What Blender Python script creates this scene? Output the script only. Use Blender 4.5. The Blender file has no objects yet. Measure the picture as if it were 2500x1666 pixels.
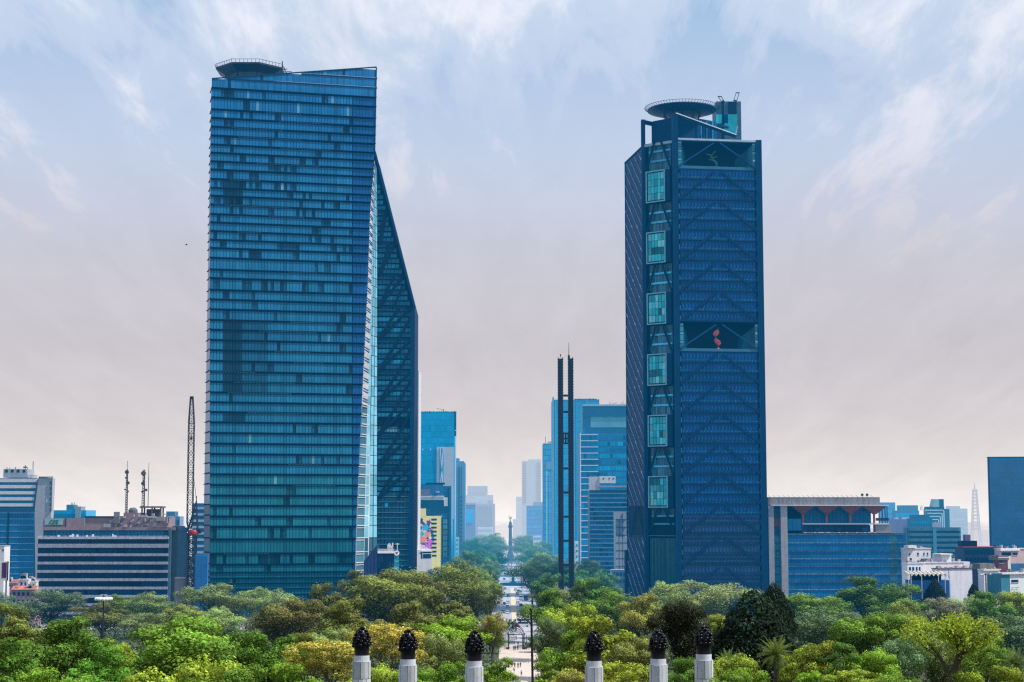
import bpy, math, random
from mathutils import Vector, Matrix
S = bpy.context.scene
COL = S.collection
PI = math.pi

# ------------------------------------------------------------------ camera
FPX = 4155.0                      # focal length in photo pixels (2500 wide)
PITCH = math.atan(429.0 / FPX)
CZ = 45.0                         # terrace height above the avenue
cd = bpy.data.cameras.new('camera')
cam = bpy.data.objects.new('camera', cd)
COL.objects.link(cam)
cam.location = (0, 0, CZ)
cam.rotation_euler = (PI / 2 + PITCH, 0, 0)
cd.sensor_width = 36.0
cd.lens = 36.0 * FPX / 2500.0
cd.clip_start = 1.0
cd.clip_end = 30000.0
S.camera = cam
CT, ST = math.cos(PITCH), math.sin(PITCH)


def ray(u, v):
    a = (u - 1250.0) / FPX
    b = (833.0 - v) / FPX
    return a, CT - b * ST, ST + b * CT


def at(u, v, D):
    """survey helper: the point at depth D seen in direction (u, v) from the terrace"""
    a, y, z = ray(u, v)
    return Vector((D * a / y, D, CZ + D * z / y))


def zpx(v, D):
    return at(1250, v, D).z


def xpx(u, D, v=1262):
    return at(u, v, D).x


def ground_depth(v):
    a, y, z = ray(1250, v)
    return -CZ * y / z


def lin(r, g, b):
    def f(c):
        c /= 255.0
        return c / 12.92 if c <= 0.04045 else ((c + 0.055) / 1.055) ** 2.4
    return (f(r), f(g), f(b))


# ------------------------------------------------------------------ render / world
S.render.engine = 'CYCLES'
S.view_settings.view_transform = 'Standard'
S.view_settings.look = 'None'
S.view_settings.exposure = 0
S.view_settings.gamma = 1
S.cycles.max_bounces = 5
S.cycles.diffuse_bounces = 3
S.cycles.glossy_bounces = 2
S.cycles.transmission_bounces = 3
S.cycles.caustics_reflective = False
S.cycles.caustics_refractive = False
S.cycles.sample_clamp_indirect = 4.0
S.cycles.use_denoising = False
S.cycles.filter_width = 1.3

SUN_EL, SUN_AZ = math.radians(52), math.radians(101)   # azimuth from +Y (view axis) towards +X
world = bpy.data.worlds.new('World')
S.world = world
world.use_nodes = True
nt = world.node_tree
nt.nodes.clear()
N = nt.nodes.new
L = nt.links.new


def math_node(nt, op, a, b=None, clamp=False):
    n = nt.nodes.new('ShaderNodeMath')
    n.operation = op
    n.use_clamp = clamp
    for i, q in enumerate((a, b)):
        if q is None:
            continue
        if isinstance(q, (int, float)):
            n.inputs[i].default_value = q
        else:
            nt.links.new(q, n.inputs[i])
    return n.outputs[0]


def ramp(nt, fac, stops, interp='LINEAR'):
    n = nt.nodes.new('ShaderNodeValToRGB')
    n.color_ramp.interpolation = interp
    els = n.color_ramp.elements
    while len(els) < len(stops):
        els.new(0.5)
    for e, (p, c) in zip(els, stops):
        e.position = p
        e.color = (c[0], c[1], c[2], 1) if len(c) == 3 else c
    nt.links.new(fac, n.inputs[0])
    return n.outputs['Color']


def mixc(nt, fac, a, b, mode='MIX'):
    n = nt.nodes.new('ShaderNodeMix')
    n.data_type = 'RGBA'
    n.blend_type = mode
    for sock, q in ((n.inputs[0], fac), (n.inputs[6], a), (n.inputs[7], b)):
        if isinstance(q, (int, float)):
            sock.default_value = q
        elif isinstance(q, tuple):
            sock.default_value = (q[0], q[1], q[2], 1)
        else:
            nt.links.new(q, sock)
    return n.outputs[2]


def g1(v):
    return (v, v, v)


tc = N('ShaderNodeTexCoord')
sep = N('ShaderNodeSeparateXYZ')
L(tc.outputs['Generated'], sep.inputs[0])
dx, dy, dz = sep.outputs
sky = N('ShaderNodeTexSky')
sky.sky_type = 'NISHITA'
sky.sun_disc = False
sky.sun_elevation = SUN_EL
sky.sun_rotation = SUN_AZ
sky.altitude = 2240
sky.air_density = 1.6
sky.dust_density = 2.5
sky.ozone_density = 2.0
# cloud sheet: direction projected on a high layer, drawn out along the wind
zz = math_node(nt, 'ADD', math_node(nt, 'MAXIMUM', dz, 0.0), 0.16)
px_ = math_node(nt, 'DIVIDE', dx, zz)
py_ = math_node(nt, 'DIVIDE', dy, zz)
comb = N('ShaderNodeCombineXYZ')
L(px_, comb.inputs[0])
L(py_, comb.inputs[1])
mp = N('ShaderNodeMapping')
L(comb.outputs[0], mp.inputs[0])
mp.inputs['Rotation'].default_value = (0, 0, math.radians(-24))
mp.inputs['Scale'].default_value = (8.5, 2.1, 1)
mp.inputs['Location'].default_value = (1.7, 0.35, 0)
n1 = N('ShaderNodeTexNoise')
L(mp.outputs[0], n1.inputs['Vector'])
n1.inputs['Scale'].default_value = 1.0
n1.inputs['Detail'].default_value = 9
n1.inputs['Roughness'].default_value = 0.62
n1.inputs['Distortion'].default_value = 0.35
mp2 = N('ShaderNodeMapping')
L(comb.outputs[0], mp2.inputs[0])
mp2.inputs['Rotation'].default_value = (0, 0, math.radians(-24))
mp2.inputs['Scale'].default_value = (1.9, 0.9, 1)
mp2.inputs['Location'].default_value = (4.2, 1.1, 0)
n2 = N('ShaderNodeTexNoise')
L(mp2.outputs[0], n2.inputs['Vector'])
n2.inputs['Scale'].default_value = 1.0
n2.inputs['Detail'].default_value = 4
n2.inputs['Distortion'].default_value = 0.4
nm = math_node(nt, 'ADD', math_node(nt, 'MULTIPLY', n1.outputs['Fac'], 0.62), math_node(nt, 'MULTIPLY', n2.outputs['Fac'], 0.38))
cl = ramp(nt, nm, [(0.34, g1(0.08)), (0.48, g1(0.50)), (0.62, g1(1))], 'EASE')
elev = ramp(nt, dz, [(0.04, g1(1)), (0.12, g1(1.0)), (0.155, g1(0.92)), (0.20, g1(0.66)), (0.30, g1(0.15))])
cover = math_node(nt, 'MAXIMUM', math_node(nt, 'ADD', math_node(nt, 'MULTIPLY', cl, 0.92), 0.08), elev)
# colour of the cloud and haze layer against height
SK = 10.0
cloud_col = ramp(nt, dz, [(0.0, lin(250, 246, 243)), (0.018, lin(236, 230, 228)), (0.05, lin(216, 210, 212)), (0.10, lin(203, 199, 206)),
                          (0.16, lin(206, 205, 216)), (0.22, lin(222, 225, 239)), (0.30, lin(234, 239, 250)), (0.8, lin(205, 214, 234))])
wisp = ramp(nt, n1.outputs['Fac'], [(0.30, g1(0.955)), (0.70, g1(1.045))])
cloud_col = mixc(nt, 1.0, cloud_col, wisp, 'MULTIPLY')
cloud_b = mixc(nt, 1.0, cloud_col, (SK, SK, SK), 'MULTIPLY')
blue = mixc(nt, 0.85, sky.outputs[0], (lin(146, 187, 230)[0] * SK, lin(146, 187, 230)[1] * SK, lin(146, 187, 230)[2] * SK))
final = mixc(nt, cover, blue, cloud_b)
bg = N('ShaderNodeBackground')
L(final, bg.inputs[0])
bg.inputs[1].default_value = 1.0 / SK
wo = N('ShaderNodeOutputWorld')
L(bg.outputs[0], wo.inputs[0])

sd = bpy.data.lights.new('sun', 'SUN')
sd.energy = 5.0
sd.angle = math.radians(0.5)
sd.color = (1.0, 0.94, 0.84)
sun = bpy.data.objects.new('sun', sd)
COL.objects.link(sun)
to_sun = Vector((math.sin(SUN_AZ) * math.cos(SUN_EL), math.cos(SUN_AZ) * math.cos(SUN_EL), math.sin(SUN_EL)))
sun.rotation_euler = to_sun.to_track_quat('Z', 'Y').to_euler()
sun.location = (400, 200, 600)

# ------------------------------------------------------------------ materials
HZ = bpy.data.node_groups.new('painted_haze', 'ShaderNodeTree')     # haze painted into the materials as emission, stronger away from the origin
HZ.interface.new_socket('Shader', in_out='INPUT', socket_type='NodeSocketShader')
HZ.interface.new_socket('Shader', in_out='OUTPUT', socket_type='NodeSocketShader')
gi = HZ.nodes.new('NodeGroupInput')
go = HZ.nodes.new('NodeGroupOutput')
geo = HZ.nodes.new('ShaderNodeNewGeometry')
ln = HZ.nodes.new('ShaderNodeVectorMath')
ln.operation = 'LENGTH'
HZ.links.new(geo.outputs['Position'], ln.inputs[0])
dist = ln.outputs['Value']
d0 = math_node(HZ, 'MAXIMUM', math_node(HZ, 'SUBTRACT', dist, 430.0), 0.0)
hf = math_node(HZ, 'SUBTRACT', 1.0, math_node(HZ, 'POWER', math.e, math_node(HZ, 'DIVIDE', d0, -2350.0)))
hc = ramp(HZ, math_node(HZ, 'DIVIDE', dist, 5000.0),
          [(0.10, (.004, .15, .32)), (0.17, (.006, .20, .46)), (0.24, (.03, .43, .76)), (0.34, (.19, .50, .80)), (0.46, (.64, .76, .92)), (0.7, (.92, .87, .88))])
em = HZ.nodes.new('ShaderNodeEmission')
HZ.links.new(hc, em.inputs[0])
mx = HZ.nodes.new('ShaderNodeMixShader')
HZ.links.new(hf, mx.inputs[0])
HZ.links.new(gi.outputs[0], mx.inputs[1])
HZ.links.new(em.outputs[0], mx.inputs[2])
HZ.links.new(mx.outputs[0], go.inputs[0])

MATS = {}


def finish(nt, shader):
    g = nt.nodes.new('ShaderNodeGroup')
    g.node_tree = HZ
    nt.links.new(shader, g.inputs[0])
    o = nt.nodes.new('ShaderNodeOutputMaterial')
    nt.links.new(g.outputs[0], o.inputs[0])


def mat(name, col, rough=0.6, metal=0.0, ior=1.45, nscale=0.25, namt=0.18, streak=0.0, objcol=False, bump=0.0, emit=0.0):
    if name in MATS:
        return MATS[name]
    m = bpy.data.materials.new(name)
    m.use_nodes = True
    nt = m.node_tree
    nt.nodes.clear()
    b = nt.nodes.new('ShaderNodeBsdfPrincipled')
    att = nt.nodes.new('ShaderNodeAttribute')
    att.attribute_name = 'tint'
    c = mixc(nt, 1.0, (col[0], col[1], col[2]), att.outputs['Color'], 'MULTIPLY')
    gp = nt.nodes.new('ShaderNodeNewGeometry')
    nz = nt.nodes.new('ShaderNodeTexNoise')
    nt.links.new(gp.outputs['Position'], nz.inputs['Vector'])
    nz.inputs['Scale'].default_value = nscale
    nz.inputs['Detail'].default_value = 5
    nz.inputs['Roughness'].default_value = 0.65
    r = ramp(nt, nz.outputs['Fac'], [(0.25, g1(1 - namt)), (0.75, g1(1 + namt))])
    c = mixc(nt, 1.0, c, r, 'MULTIPLY')
    if streak > 0:      # rain streaks running down walls
        mpn = nt.nodes.new('ShaderNodeMapping')
        nt.links.new(gp.outputs['Position'], mpn.inputs[0])
        mpn.inputs['Scale'].default_value = (0.9, 0.9, 0.06)
        n3 = nt.nodes.new('ShaderNodeTexNoise')
        nt.links.new(mpn.outputs[0], n3.inputs['Vector'])
        n3.inputs['Scale'].default_value = 1.0
        n3.inputs['Detail'].default_value = 4
        r3 = ramp(nt, n3.outputs['Fac'], [(0.3, g1(1 - streak)), (0.6, g1(1.0))])
        c = mixc(nt, 1.0, c, r3, 'MULTIPLY')
    if objcol:
        oi = nt.nodes.new('ShaderNodeObjectInfo')
        c = mixc(nt, 1.0, c, oi.outputs['Color'], 'MULTIPLY')
    nt.links.new(c, b.inputs['Base Color'])
    b.inputs['Roughness'].default_value = rough
    b.inputs['Metallic'].default_value = metal
    b.inputs['IOR'].default_value = ior
    if bump > 0:
        bp = nt.nodes.new('ShaderNodeBump')
        bp.inputs['Strength'].default_value = bump
        bp.inputs['Distance'].default_value = 0.1
        nt.links.new(nz.outputs['Fac'], bp.inputs['Height'])
        nt.links.new(bp.outputs[0], b.inputs['Normal'])
    finish(nt, b.outputs[0])
    MATS[name] = m
    return m


def leaf_mat(name, transl=0.35):
    if name in MATS:
        return MATS[name]
    m = bpy.data.materials.new(name)
    m.use_nodes = True
    nt = m.node_tree
    nt.nodes.clear()
    att = nt.nodes.new('ShaderNodeAttribute')
    att.attribute_name = 'tint'
    oi = nt.nodes.new('ShaderNodeObjectInfo')
    c = mixc(nt, 1.0, oi.outputs['Color'], att.outputs['Color'], 'MULTIPLY')
    b = nt.nodes.new('ShaderNodeBsdfPrincipled')
    nt.links.new(c, b.inputs['Base Color'])
    b.inputs['Roughness'].default_value = 0.65
    b.inputs['IOR'].default_value = 1.22
    t = nt.nodes.new('ShaderNodeBsdfTranslucent')
    c2 = mixc(nt, 1.0, c, (1.25, 1.15, 0.5), 'MULTIPLY')
    nt.links.new(c2, t.inputs[0])
    ms = nt.nodes.new('ShaderNodeMixShader')
    ms.inputs[0].default_value = transl
    nt.links.new(b.outputs[0], ms.inputs[1])
    nt.links.new(t.outputs[0], ms.inputs[2])
    finish(nt, ms.outputs[0])
    MATS[name] = m
    return m


# ------------------------------------------------------------------ mesh builder
class MB:
    def __init__(self):
        self.v, self.f, self.c, self.m = [], [], [], []
        self.mi = 0

    def face(self, pts, tint=1.0):
        i = len(self.v)
        self.v.extend([tuple(p) for p in pts])
        self.f.append(tuple(range(i, i + len(pts))))
        self.c.append(tint if isinstance(tint, tuple) else (tint, tint, tint))
        self.m.append(self.mi)

    def hexa(self, b, t, tint=1.0):
        """b, t: four bottom and four top corners, same order"""
        self.face([b[3], b[2], b[1], b[0]], tint)
        self.face([t[0], t[1], t[2], t[3]], tint)
        for i in range(4):
            j = (i + 1) % 4
            self.face([b[i], b[j], t[j], t[i]], tint)

    def box(self, x0, x1, y0, y1, z0, z1, tint=1.0):
        self.hexa([(x0, y0, z0), (x1, y0, z0), (x1, y1, z0), (x0, y1, z0)],
                  [(x0, y0, z1), (x1, y0, z1), (x1, y1, z1), (x0, y1, z1)], tint)

    def prism(self, poly, z0, z1, tint=1.0):
        n = len(poly)
        self.face([(x, y, z1) for x, y in poly], tint)
        self.face([(x, y, z0) for x, y in reversed(poly)], tint)
        for i in range(n):
            a, b = poly[i], poly[(i + 1) % n]
            self.face([(a[0], a[1], z0), (b[0], b[1], z0), (b[0], b[1], z1), (a[0], a[1], z1)], tint)

    def tube(self, p0, p1, r0, r1=None, n=8, tint=1.0, caps=True):
        p0, p1 = Vector(p0), Vector(p1)
        r1 = r0 if r1 is None else r1
        d = (p1 - p0)
        if d.length < 1e-6:
            return
        q = d.to_track_quat('Z', 'Y')
        A, B = [], []
        for i in range(n):
            a = 2 * PI * i / n
            o = Vector((math.cos(a), math.sin(a), 0))
            A.append(p0 + q @ (o * r0))
            B.append(p1 + q @ (o * r1))
        for i in range(n):
            j = (i + 1) % n
            self.face([A[i], A[j], B[j], B[i]], tint)
        if caps:
            self.face(list(reversed(A)), tint)
            self.face(B, tint)

    def bar(self, p0, p1, w, h=None, tint=1.0, up=(0, 0, 1)):
        """square-section bar"""
        p0, p1 = Vector(p0), Vector(p1)
        h = w if h is None else h
        d = (p1 - p0).normalized()
        u = Vector(up)
        s = d.cross(u)
        if s.length < 1e-3:
            s = d.cross(Vector((0, 1, 0)))
        s.normalize()
        t = s.cross(d).normalized()
        s = s * (w / 2)
        t = t * (h / 2)
        self.hexa([p0 - s - t, p0 + s - t, p0 + s + t, p0 - s + t], [p1 - s - t, p1 + s - t, p1 + s + t, p1 - s + t], tint)

    def lathe(self, prof, c=(0, 0, 0), n=16, tint=1.0):
        for (r0, z0), (r1, z1) in zip(prof[:-1], prof[1:]):
            for i in range(n):
                a, b = 2 * PI * i / n, 2 * PI * (i + 1) / n
                P = [(c[0] + r0 * math.cos(a), c[1] + r0 * math.sin(a), c[2] + z0), (c[0] + r0 * math.cos(b), c[1] + r0 * math.sin(b), c[2] + z0),
                     (c[0] + r1 * math.cos(b), c[1] + r1 * math.sin(b), c[2] + z1), (c[0] + r1 * math.cos(a), c[1] + r1 * math.sin(a), c[2] + z1)]
                if r0 < 1e-6:
                    P = [P[0], P[2], P[3]]
                elif r1 < 1e-6:
                    P = P[:3]
                self.face(P, tint)

    def ball(self, c, r, n=8, sz=1.0, tint=1.0):
        k = max(3, n // 2)
        self.lathe([(r * math.sin(PI * i / k), -r * sz * math.cos(PI * i / k)) for i in range(k + 1)], c, n, tint)

    def build(self, name, mats, parent=None, smooth=False, base=None):
        """base: world point used as the object's origin"""
        me = bpy.data.meshes.new(name)
        off = Vector(base) if base is not None else Vector((0, 0, 0))
        vs = [(p[0] - off.x, p[1] - off.y, p[2] - off.z) for p in self.v]
        me.from_pydata(vs, [], self.f)
        if not isinstance(mats, (list, tuple)):
            mats = [mats]
        for mm in mats:
            me.materials.append(mm)
        me.polygons.foreach_set('material_index', self.m)
        if smooth:
            me.polygons.foreach_set('use_smooth', [True] * len(me.polygons))
        ca = me.color_attributes.new('tint', 'FLOAT_COLOR', 'CORNER')
        buf = []
        for f, c in zip(self.f, self.c):
            buf.extend((c[0], c[1], c[2], 1.0) * len(f))
        ca.data.foreach_set('color', buf)
        if smooth:
            import bmesh
            bm = bmesh.new()
            bm.from_mesh(me)
            bmesh.ops.remove_doubles(bm, verts=bm.verts, dist=0.001)
            bm.to_mesh(me)
            bm.free()
        me.update()
        o = bpy.data.objects.new(name, me)
        COL.objects.link(o)
        o.location = off
        if parent is not None:
            o.parent = parent
            o.location = off - Vector(parent.get('base', (0, 0, 0)))
        return o


def thing(name, label, cat, base=(0, 0, 0), group=None):
    o = bpy.data.objects.new(name, None)
    COL.objects.link(o)
    o.location = base
    o.empty_display_size = 2.0
    o['label'] = label
    o['category'] = cat
    o['base'] = [float(q) for q in base]
    if group:
        o['group'] = group
    return o


def part(mb, name, mats, root, smooth=False, label=None):
    """link a builder filled with world coordinates as a part of a thing"""
    b = root['base']
    o = mb.build(name, mats, None, smooth, base=(b[0], b[1], b[2]))
    o.parent = root
    o.location = (0, 0, 0)
    if label:
        o['label'] = label
    return o


def subpart(mb, name, mats, par, root, smooth=False):
    b = root['base']
    o = mb.build(name, mats, None, smooth, base=(b[0], b[1], b[2]))
    o.parent = par
    o.location = (0, 0, 0)
    return o


def tag(o, label, cat, group=None):
    o['label'] = label
    o['category'] = cat
    if group:
        o['group'] = group
    return o


def copy_tree(o, parent=None):
    c = o.copy()
    COL.objects.link(c)
    if parent is not None:
        c.parent = parent
    for ch in list(o.children):
        copy_tree(ch, c)
    return c


class Plane:
    """vertical wall plane through two ground points; s runs along it, off stands out of it towards the terrace"""
    def __init__(self, A, B):
        self.A = Vector((A[0], A[1], 0))
        d = Vector((B[0] - A[0], B[1] - A[1], 0))
        self.len = d.length
        self.e = d.normalized()
        n = Vector((self.e.y, -self.e.x, 0))
        self.n = n if n.y < 0 or (abs(n.y) < 1e-6) else -n

    def w(self, s, z, off=0.0):
        p = self.A + self.e * s + self.n * off
        return Vector((p.x, p.y, z))

    def sz(self, u, v):
        a, y, z = ray(u, v)
        d = Vector((a, y, z))
        nn = self.n
        t = (self.A - Vector((0, 0, 0))).dot(nn) / d.dot(nn)
        p = d * t
        return (p - self.A).dot(self.e), CZ + p.z

    def quad(self, mb, s0, s1, z0, z1, off=0.0, tint=1.0):
        mb.face([self.w(s0, z0, off), self.w(s1, z0, off), self.w(s1, z1, off), self.w(s0, z1, off)], tint)

    def box(self, mb, s0, s1, z0, z1, off0, off1, tint=1.0):
        mb.hexa([self.w(s0, z0, off1), self.w(s1, z0, off1), self.w(s1, z0, off0), self.w(s0, z0, off0)],
                [self.w(s0, z1, off1), self.w(s1, z1, off1), self.w(s1, z1, off0), self.w(s0, z1, off0)], tint)

    def bar(self, mb, a, b, w, off, tint=1.0, h=None):
        mb.bar(self.w(a[0], a[1], off), self.w(b[0], b[1], off), w if h is None else h, w, tint, up=self.n)


def upl(u0, D0, u1, D1, v=1262):
    return Plane((xpx(u0, D0, v), D0), (xpx(u1, D1, v), D1))


def interp(tab, x):
    if x <= tab[0][0]:
        return tab[0][1]
    for (a, b), (c, d) in zip(tab[:-1], tab[1:]):
        if x <= c:
            return b + (d - b) * (x - a) / (c - a)
    return tab[-1][1]


def panes(mb, pl, s0, s1, z0, z1, pw, gap, off, rng, lo=0.75, hi=1.2, dark=0.0, run=0):
    """row of single panes; dark = chance that a pane (or a short run) reads dark"""
    n = max(1, int(round((s1 - s0) / pw)))
    w = (s1 - s0) / n
    base = rng.uniform(lo, hi)
    for i in range(n):
        if rng.random() < 0.25:
            base = rng.uniform(lo, hi)
        t = base * rng.uniform(0.93, 1.07)
        if rng.random() < dark:
            t *= 0.3
        a, b = s0 + i * w + gap / 2, s0 + (i + 1) * w - gap / 2
        pl.quad(mb, a, b, z0, z1, off, t)


# palette -------------------------------------------------------------
GLASS_BLUE = mat('blue_glass', (.016, .178, .430), .2, ior=1.28, nscale=.06, namt=.22)
GLASS_DEEP = mat('deep_blue_glass', (.004, .074, .255), .25, ior=1.25, nscale=.06, namt=.2)
GLASS_TEAL = mat('teal_glass', (.016, .178, .355), .2, ior=1.28, nscale=.06, namt=.25)
GLASS_CYAN = mat('cyan_glass', (.03, .58, .68), .25, ior=1.3, nscale=.3, namt=.25)
GLASS_DARK = mat('dark_glass', (.003, .040, .11), .25, ior=1.3, nscale=.1, namt=.3)
GLASS_AZURE = mat('azure_glass', (.008, .36, .66), .2, ior=1.28, nscale=.05, namt=.2)
GLASS_PALE = mat('pale_glass', (.22, .52, .66), .2, ior=1.4, nscale=.1, namt=.2)
BAND_DARK = mat('navy_metal_band', (.003, .028, .070), .6, ior=1.2, nscale=.2, namt=.25)
STEEL_BLUE = mat('blue_painted_steel', (.003, .045, .130), .6, ior=1.2, nscale=.2, namt=.25)
STEEL_DARK = mat('dark_steel', (.012, .02, .04), .5, nscale=.5, namt=.3)
STEEL_LIGHT = mat('pale_steel', (.42, .55, .68), .45, nscale=.3, namt=.2)
WHITE = mat('white_paint', (.86, .84, .87), .6, nscale=.3, namt=.08, streak=.10)
CREAM = mat('cream_wall', (.80, .72, .62), .75, nscale=.3, namt=.1, streak=.14)
CONC = mat('grey_concrete', (.36, .35, .37), .8, nscale=.3, namt=.14, streak=.2)
CONC_L = mat('pale_concrete', (.52, .50, .53), .8, nscale=.3, namt=.12, streak=.15)
CONC_D = mat('dark_concrete', (.13, .135, .16), .8, nscale=.3, namt=.2, streak=.2)
PINK = mat('pink_concrete', (.34, .25, .28), .8, nscale=.3, namt=.14, streak=.18)
RUST = mat('rust_red_paint', (.36, .10, .07), .7, nscale=.3, namt=.2)
MAROON = mat('maroon_wall', (.14, .04, .06), .75, nscale=.3, namt=.2)
PURPLE = mat('purple_wall', (.22, .15, .30), .75, nscale=.2, namt=.15)
BLUEWALL = mat('blue_wall', (.03, .20, .46), .6, nscale=.2, namt=.15)
YELLOW = mat('yellow_wall', (.90, .80, .34), .75, nscale=.3, namt=.06, streak=.08)
BLACK = mat('black_iron', (.010, .011, .014), .45, nscale=1, namt=.3)
BRONZE = mat('black_bronze', (.003, .004, .008), .3, metal=.0, ior=1.28, nscale=2, namt=.4)
MARBLE = mat('white_marble', (.55, .58, .64), .5, nscale=.9, namt=.22, streak=.12, bump=.15)
RED = mat('red_paint', (.34, .025, .035), .5, nscale=.5, namt=.15)
GREEN_SIGN = mat('green_sign_paint', (.01, .16, .08), .5, nscale=.5, namt=.1)
GOLD = mat('gilded_bronze', (.55, .36, .12), .35, metal=.6, nscale=1, namt=.15)
STONE = mat('weathered_stone', (.20, .22, .26), .8, nscale=.4, namt=.2, streak=.15)
PAINT = mat('car_paint', (1, 1, 1), .3, nscale=1, namt=.05, objcol=True)
RUBBER = mat('rubber', (.015, .015, .016), .8)
CLOTH = mat('cloth', (1, 1, 1), .85, nscale=3, namt=.1, objcol=True)
SKIN = mat('skin', (.28, .16, .10), .6, nscale=5, namt=.1)
HAIR = mat('dark_hair', (.012, .009, .008), .6)
BARK = mat('bark', (.07, .055, .042), .9, nscale=3, namt=.35, bump=.4)
LEAF = leaf_mat('leaves')

# ================================================================== left tower (glass slab with a set-back wing)
def build_left_tower():
    R = random.Random(11)
    DA, DB = 775.0, 793.0
    pl = Plane((xpx(513, DA, 900), DA), (xpx(904, DB, 900), DB))
    base = (pl.w(pl.len * .5, 0).x, 790.0, 0.0)
    root = thing('glass_tower', 'tall blue glass tower with sloping top edge and helipad, left of the avenue', 'tower', base)
    vs = [213, 236, 265, 286, 307.5, 329, 351, 371, 392, 412, 435, 457, 476, 497.5, 520.7, 541, 562, 583.5, 603.6, 627.5, 656, 677, 705.6, 729,
          753, 779, 803, 828, 853, 879, 905, 930, 956, 980, 1004, 1029, 1055, 1081, 1106.5, 1131, 1156, 1182, 1208, 1233, 1259, 1284, 1315, 1350,
          1377, 1397, 1411, 1424, 1438, 1452, 1466, 1480]
    zs = [pl.sz(520, v)[1] for v in vs] + [0.0]

    def edge(tab):
        r = [pl.sz(u, v) for u, v in tab]
        r = sorted((z, s) for s, z in r)
        return lambda z: interp(r, z)
    sL = edge([(517, 193), (515, 400), (513, 700), (513, 1000), (513, 1480)])
    sR = edge([(919, 165), (915, 370), (904, 520), (898, 700), (884, 980), (865, 1385), (864, 1500)])
    sC = edge([(861, 160), (860, 520), (859.5, 900), (859.5, 1500)])
    zL, zR = pl.sz(517, 193)[1], pl.sz(919, 165)[1]
    ztop = lambda s: zL + (zR - zL) * (s - sL(zL)) / (sR(zR) - sL(zL))
    # opaque building body behind the glass
    mb = MB()
    prof = [0.0] + [z for z in reversed(zs[:-1])]
    for z0, z1 in zip(prof[:-1], prof[1:]):
        mb.face([pl.w(sL(z0), z0, -.5), pl.w(sR(z0), z0, -.5), pl.w(sR(z1), z1, -.5), pl.w(sL(z1), z1, -.5)], .6)
    part(mb, 'facade_backing', BAND_DARK, root)
    mb = MB()
    zt = zs[0] - 1
    back = Plane((xpx(520, 812, 900), 812), (xpx(900, 812, 900), 812))
    mb.prism([tuple(pl.w(sL(50) + .6, 0, -1.2).xy), tuple(pl.w(sR(15) - 1.5, 0, -1.2).xy), (xpx(880, 808, 900), 808), (xpx(880, 830, 900), 830), (xpx(520, 830, 900), 830)], 0, zt, .7)
    part(mb, 'tower_core', CONC_D, root)
    # storeys
    blocks = [(546, 592, 428, 497, .22), (546, 594, 775, 960, .2), (590, 655, 775, 960, .55), (546, 600, 1004, 1030, .3)]
    for i in range(len(zs) - 1):
        z1, z0 = zs[i], zs[i + 1]
        h = z1 - z0
        if h < .5:
            continue
        bh = min(.85, h * .2)
        zb = z1 - bh
        mb = MB()
        a, b = sL(zb), sC(zb)
        n = int(round((b - a) / 1.45))
        w = (b - a) / n
        upper = i < 3
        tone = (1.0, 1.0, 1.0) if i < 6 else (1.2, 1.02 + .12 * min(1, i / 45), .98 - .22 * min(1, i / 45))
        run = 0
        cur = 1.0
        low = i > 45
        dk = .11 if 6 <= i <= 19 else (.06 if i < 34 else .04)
        if vs[i] == 677 or vs[i] == 1350:
            dk = .26
        k = 0
        vm = (vs[i] + (vs[i + 1] if i + 1 < len(vs) else vs[i] + 10)) / 2
        left_dark = 0
        for k in range(n):
            s0, s1 = a + k * w + .09, a + (k + 1) * w - .09
            if left_dark <= 0 and R.random() < dk:
                left_dark = R.choice([1, 1, 2, 2])
            if R.random() < .05:
                cur = R.uniform(.88, 1.12)
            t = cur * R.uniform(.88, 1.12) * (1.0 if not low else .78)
            off = 0.0
            if left_dark > 0:
                left_dark -= 1
                t *= R.choice([.2, .3, .5])
                off = -.25
            elif k % 16 == 7:
                t *= .75
            um = 516 + (860 - 516) * (k + .5) / n
            for (u0, u1, v0, v1, q) in blocks:
                if u0 < um < u1 and v0 < vm < v1:
                    t *= q
            pale_tint = (1, 1, 1)
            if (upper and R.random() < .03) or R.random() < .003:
                pale_tint = (8, 2.0, 1.35)  # a few panes tinted paler
            pl.quad(mb, s0, s1, z0 + .08, zb - .05, off, (t * tone[0] * pale_tint[0], t * tone[1] * pale_tint[1], t * tone[2] * pale_tint[2]))
        # deeper blue end bay up to the leaning corner
        c0, c1 = sC(zb) + .25, (sR(z0) + sR(z1)) / 2 - .1
        m2 = max(1, int((c1 - c0) / 1.5))
        for k in range(m2):
            q0, q1 = c0 + (c1 - c0) * k / m2, c0 + (c1 - c0) * (k + 1) / m2
            t = .66 * R.uniform(.93, 1.08)
            e0 = .06
            if k == m2 - 1:
                mb.face([pl.w(q0 + e0, z0 + .08, -.12), pl.w(sR(z0) - .1, z0 + .08, -.12), pl.w(sR(zb) - .1, zb - .05, -.12), pl.w(q0 + e0, zb - .05, -.12)], (t * .8, t * .9, t * 1.1))
            else:
                pl.quad(mb, q0 + e0, q1 - e0, z0 + .08, zb - .05, -.12, (t * .8, t * .9, t * 1.1))
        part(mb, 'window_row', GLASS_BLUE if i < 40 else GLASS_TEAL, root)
        mb = MB()
        pl.box(mb, a - .1, b, zb, z1 - .25, -.4, .35, .8)
        pl.box(mb, a - .12, (sR(zb) + .45), z1 - .2, z1, -.4, .6, 1.5)
        if R.random() < .5:       # lighter run of slab edge
            q = R.uniform(0, .6)
            for k in range(R.randint(8, 26)):
                s0 = a + (b - a) * q + k * 1.4
                if s0 + 1.2 > b:
                    break
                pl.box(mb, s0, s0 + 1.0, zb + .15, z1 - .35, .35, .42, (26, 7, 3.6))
        part(mb, 'floor_band', BAND_DARK, root)
    # glass screen rising above the roof with its sloping top
    mb = MB()
    zc = zs[0]
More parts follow.
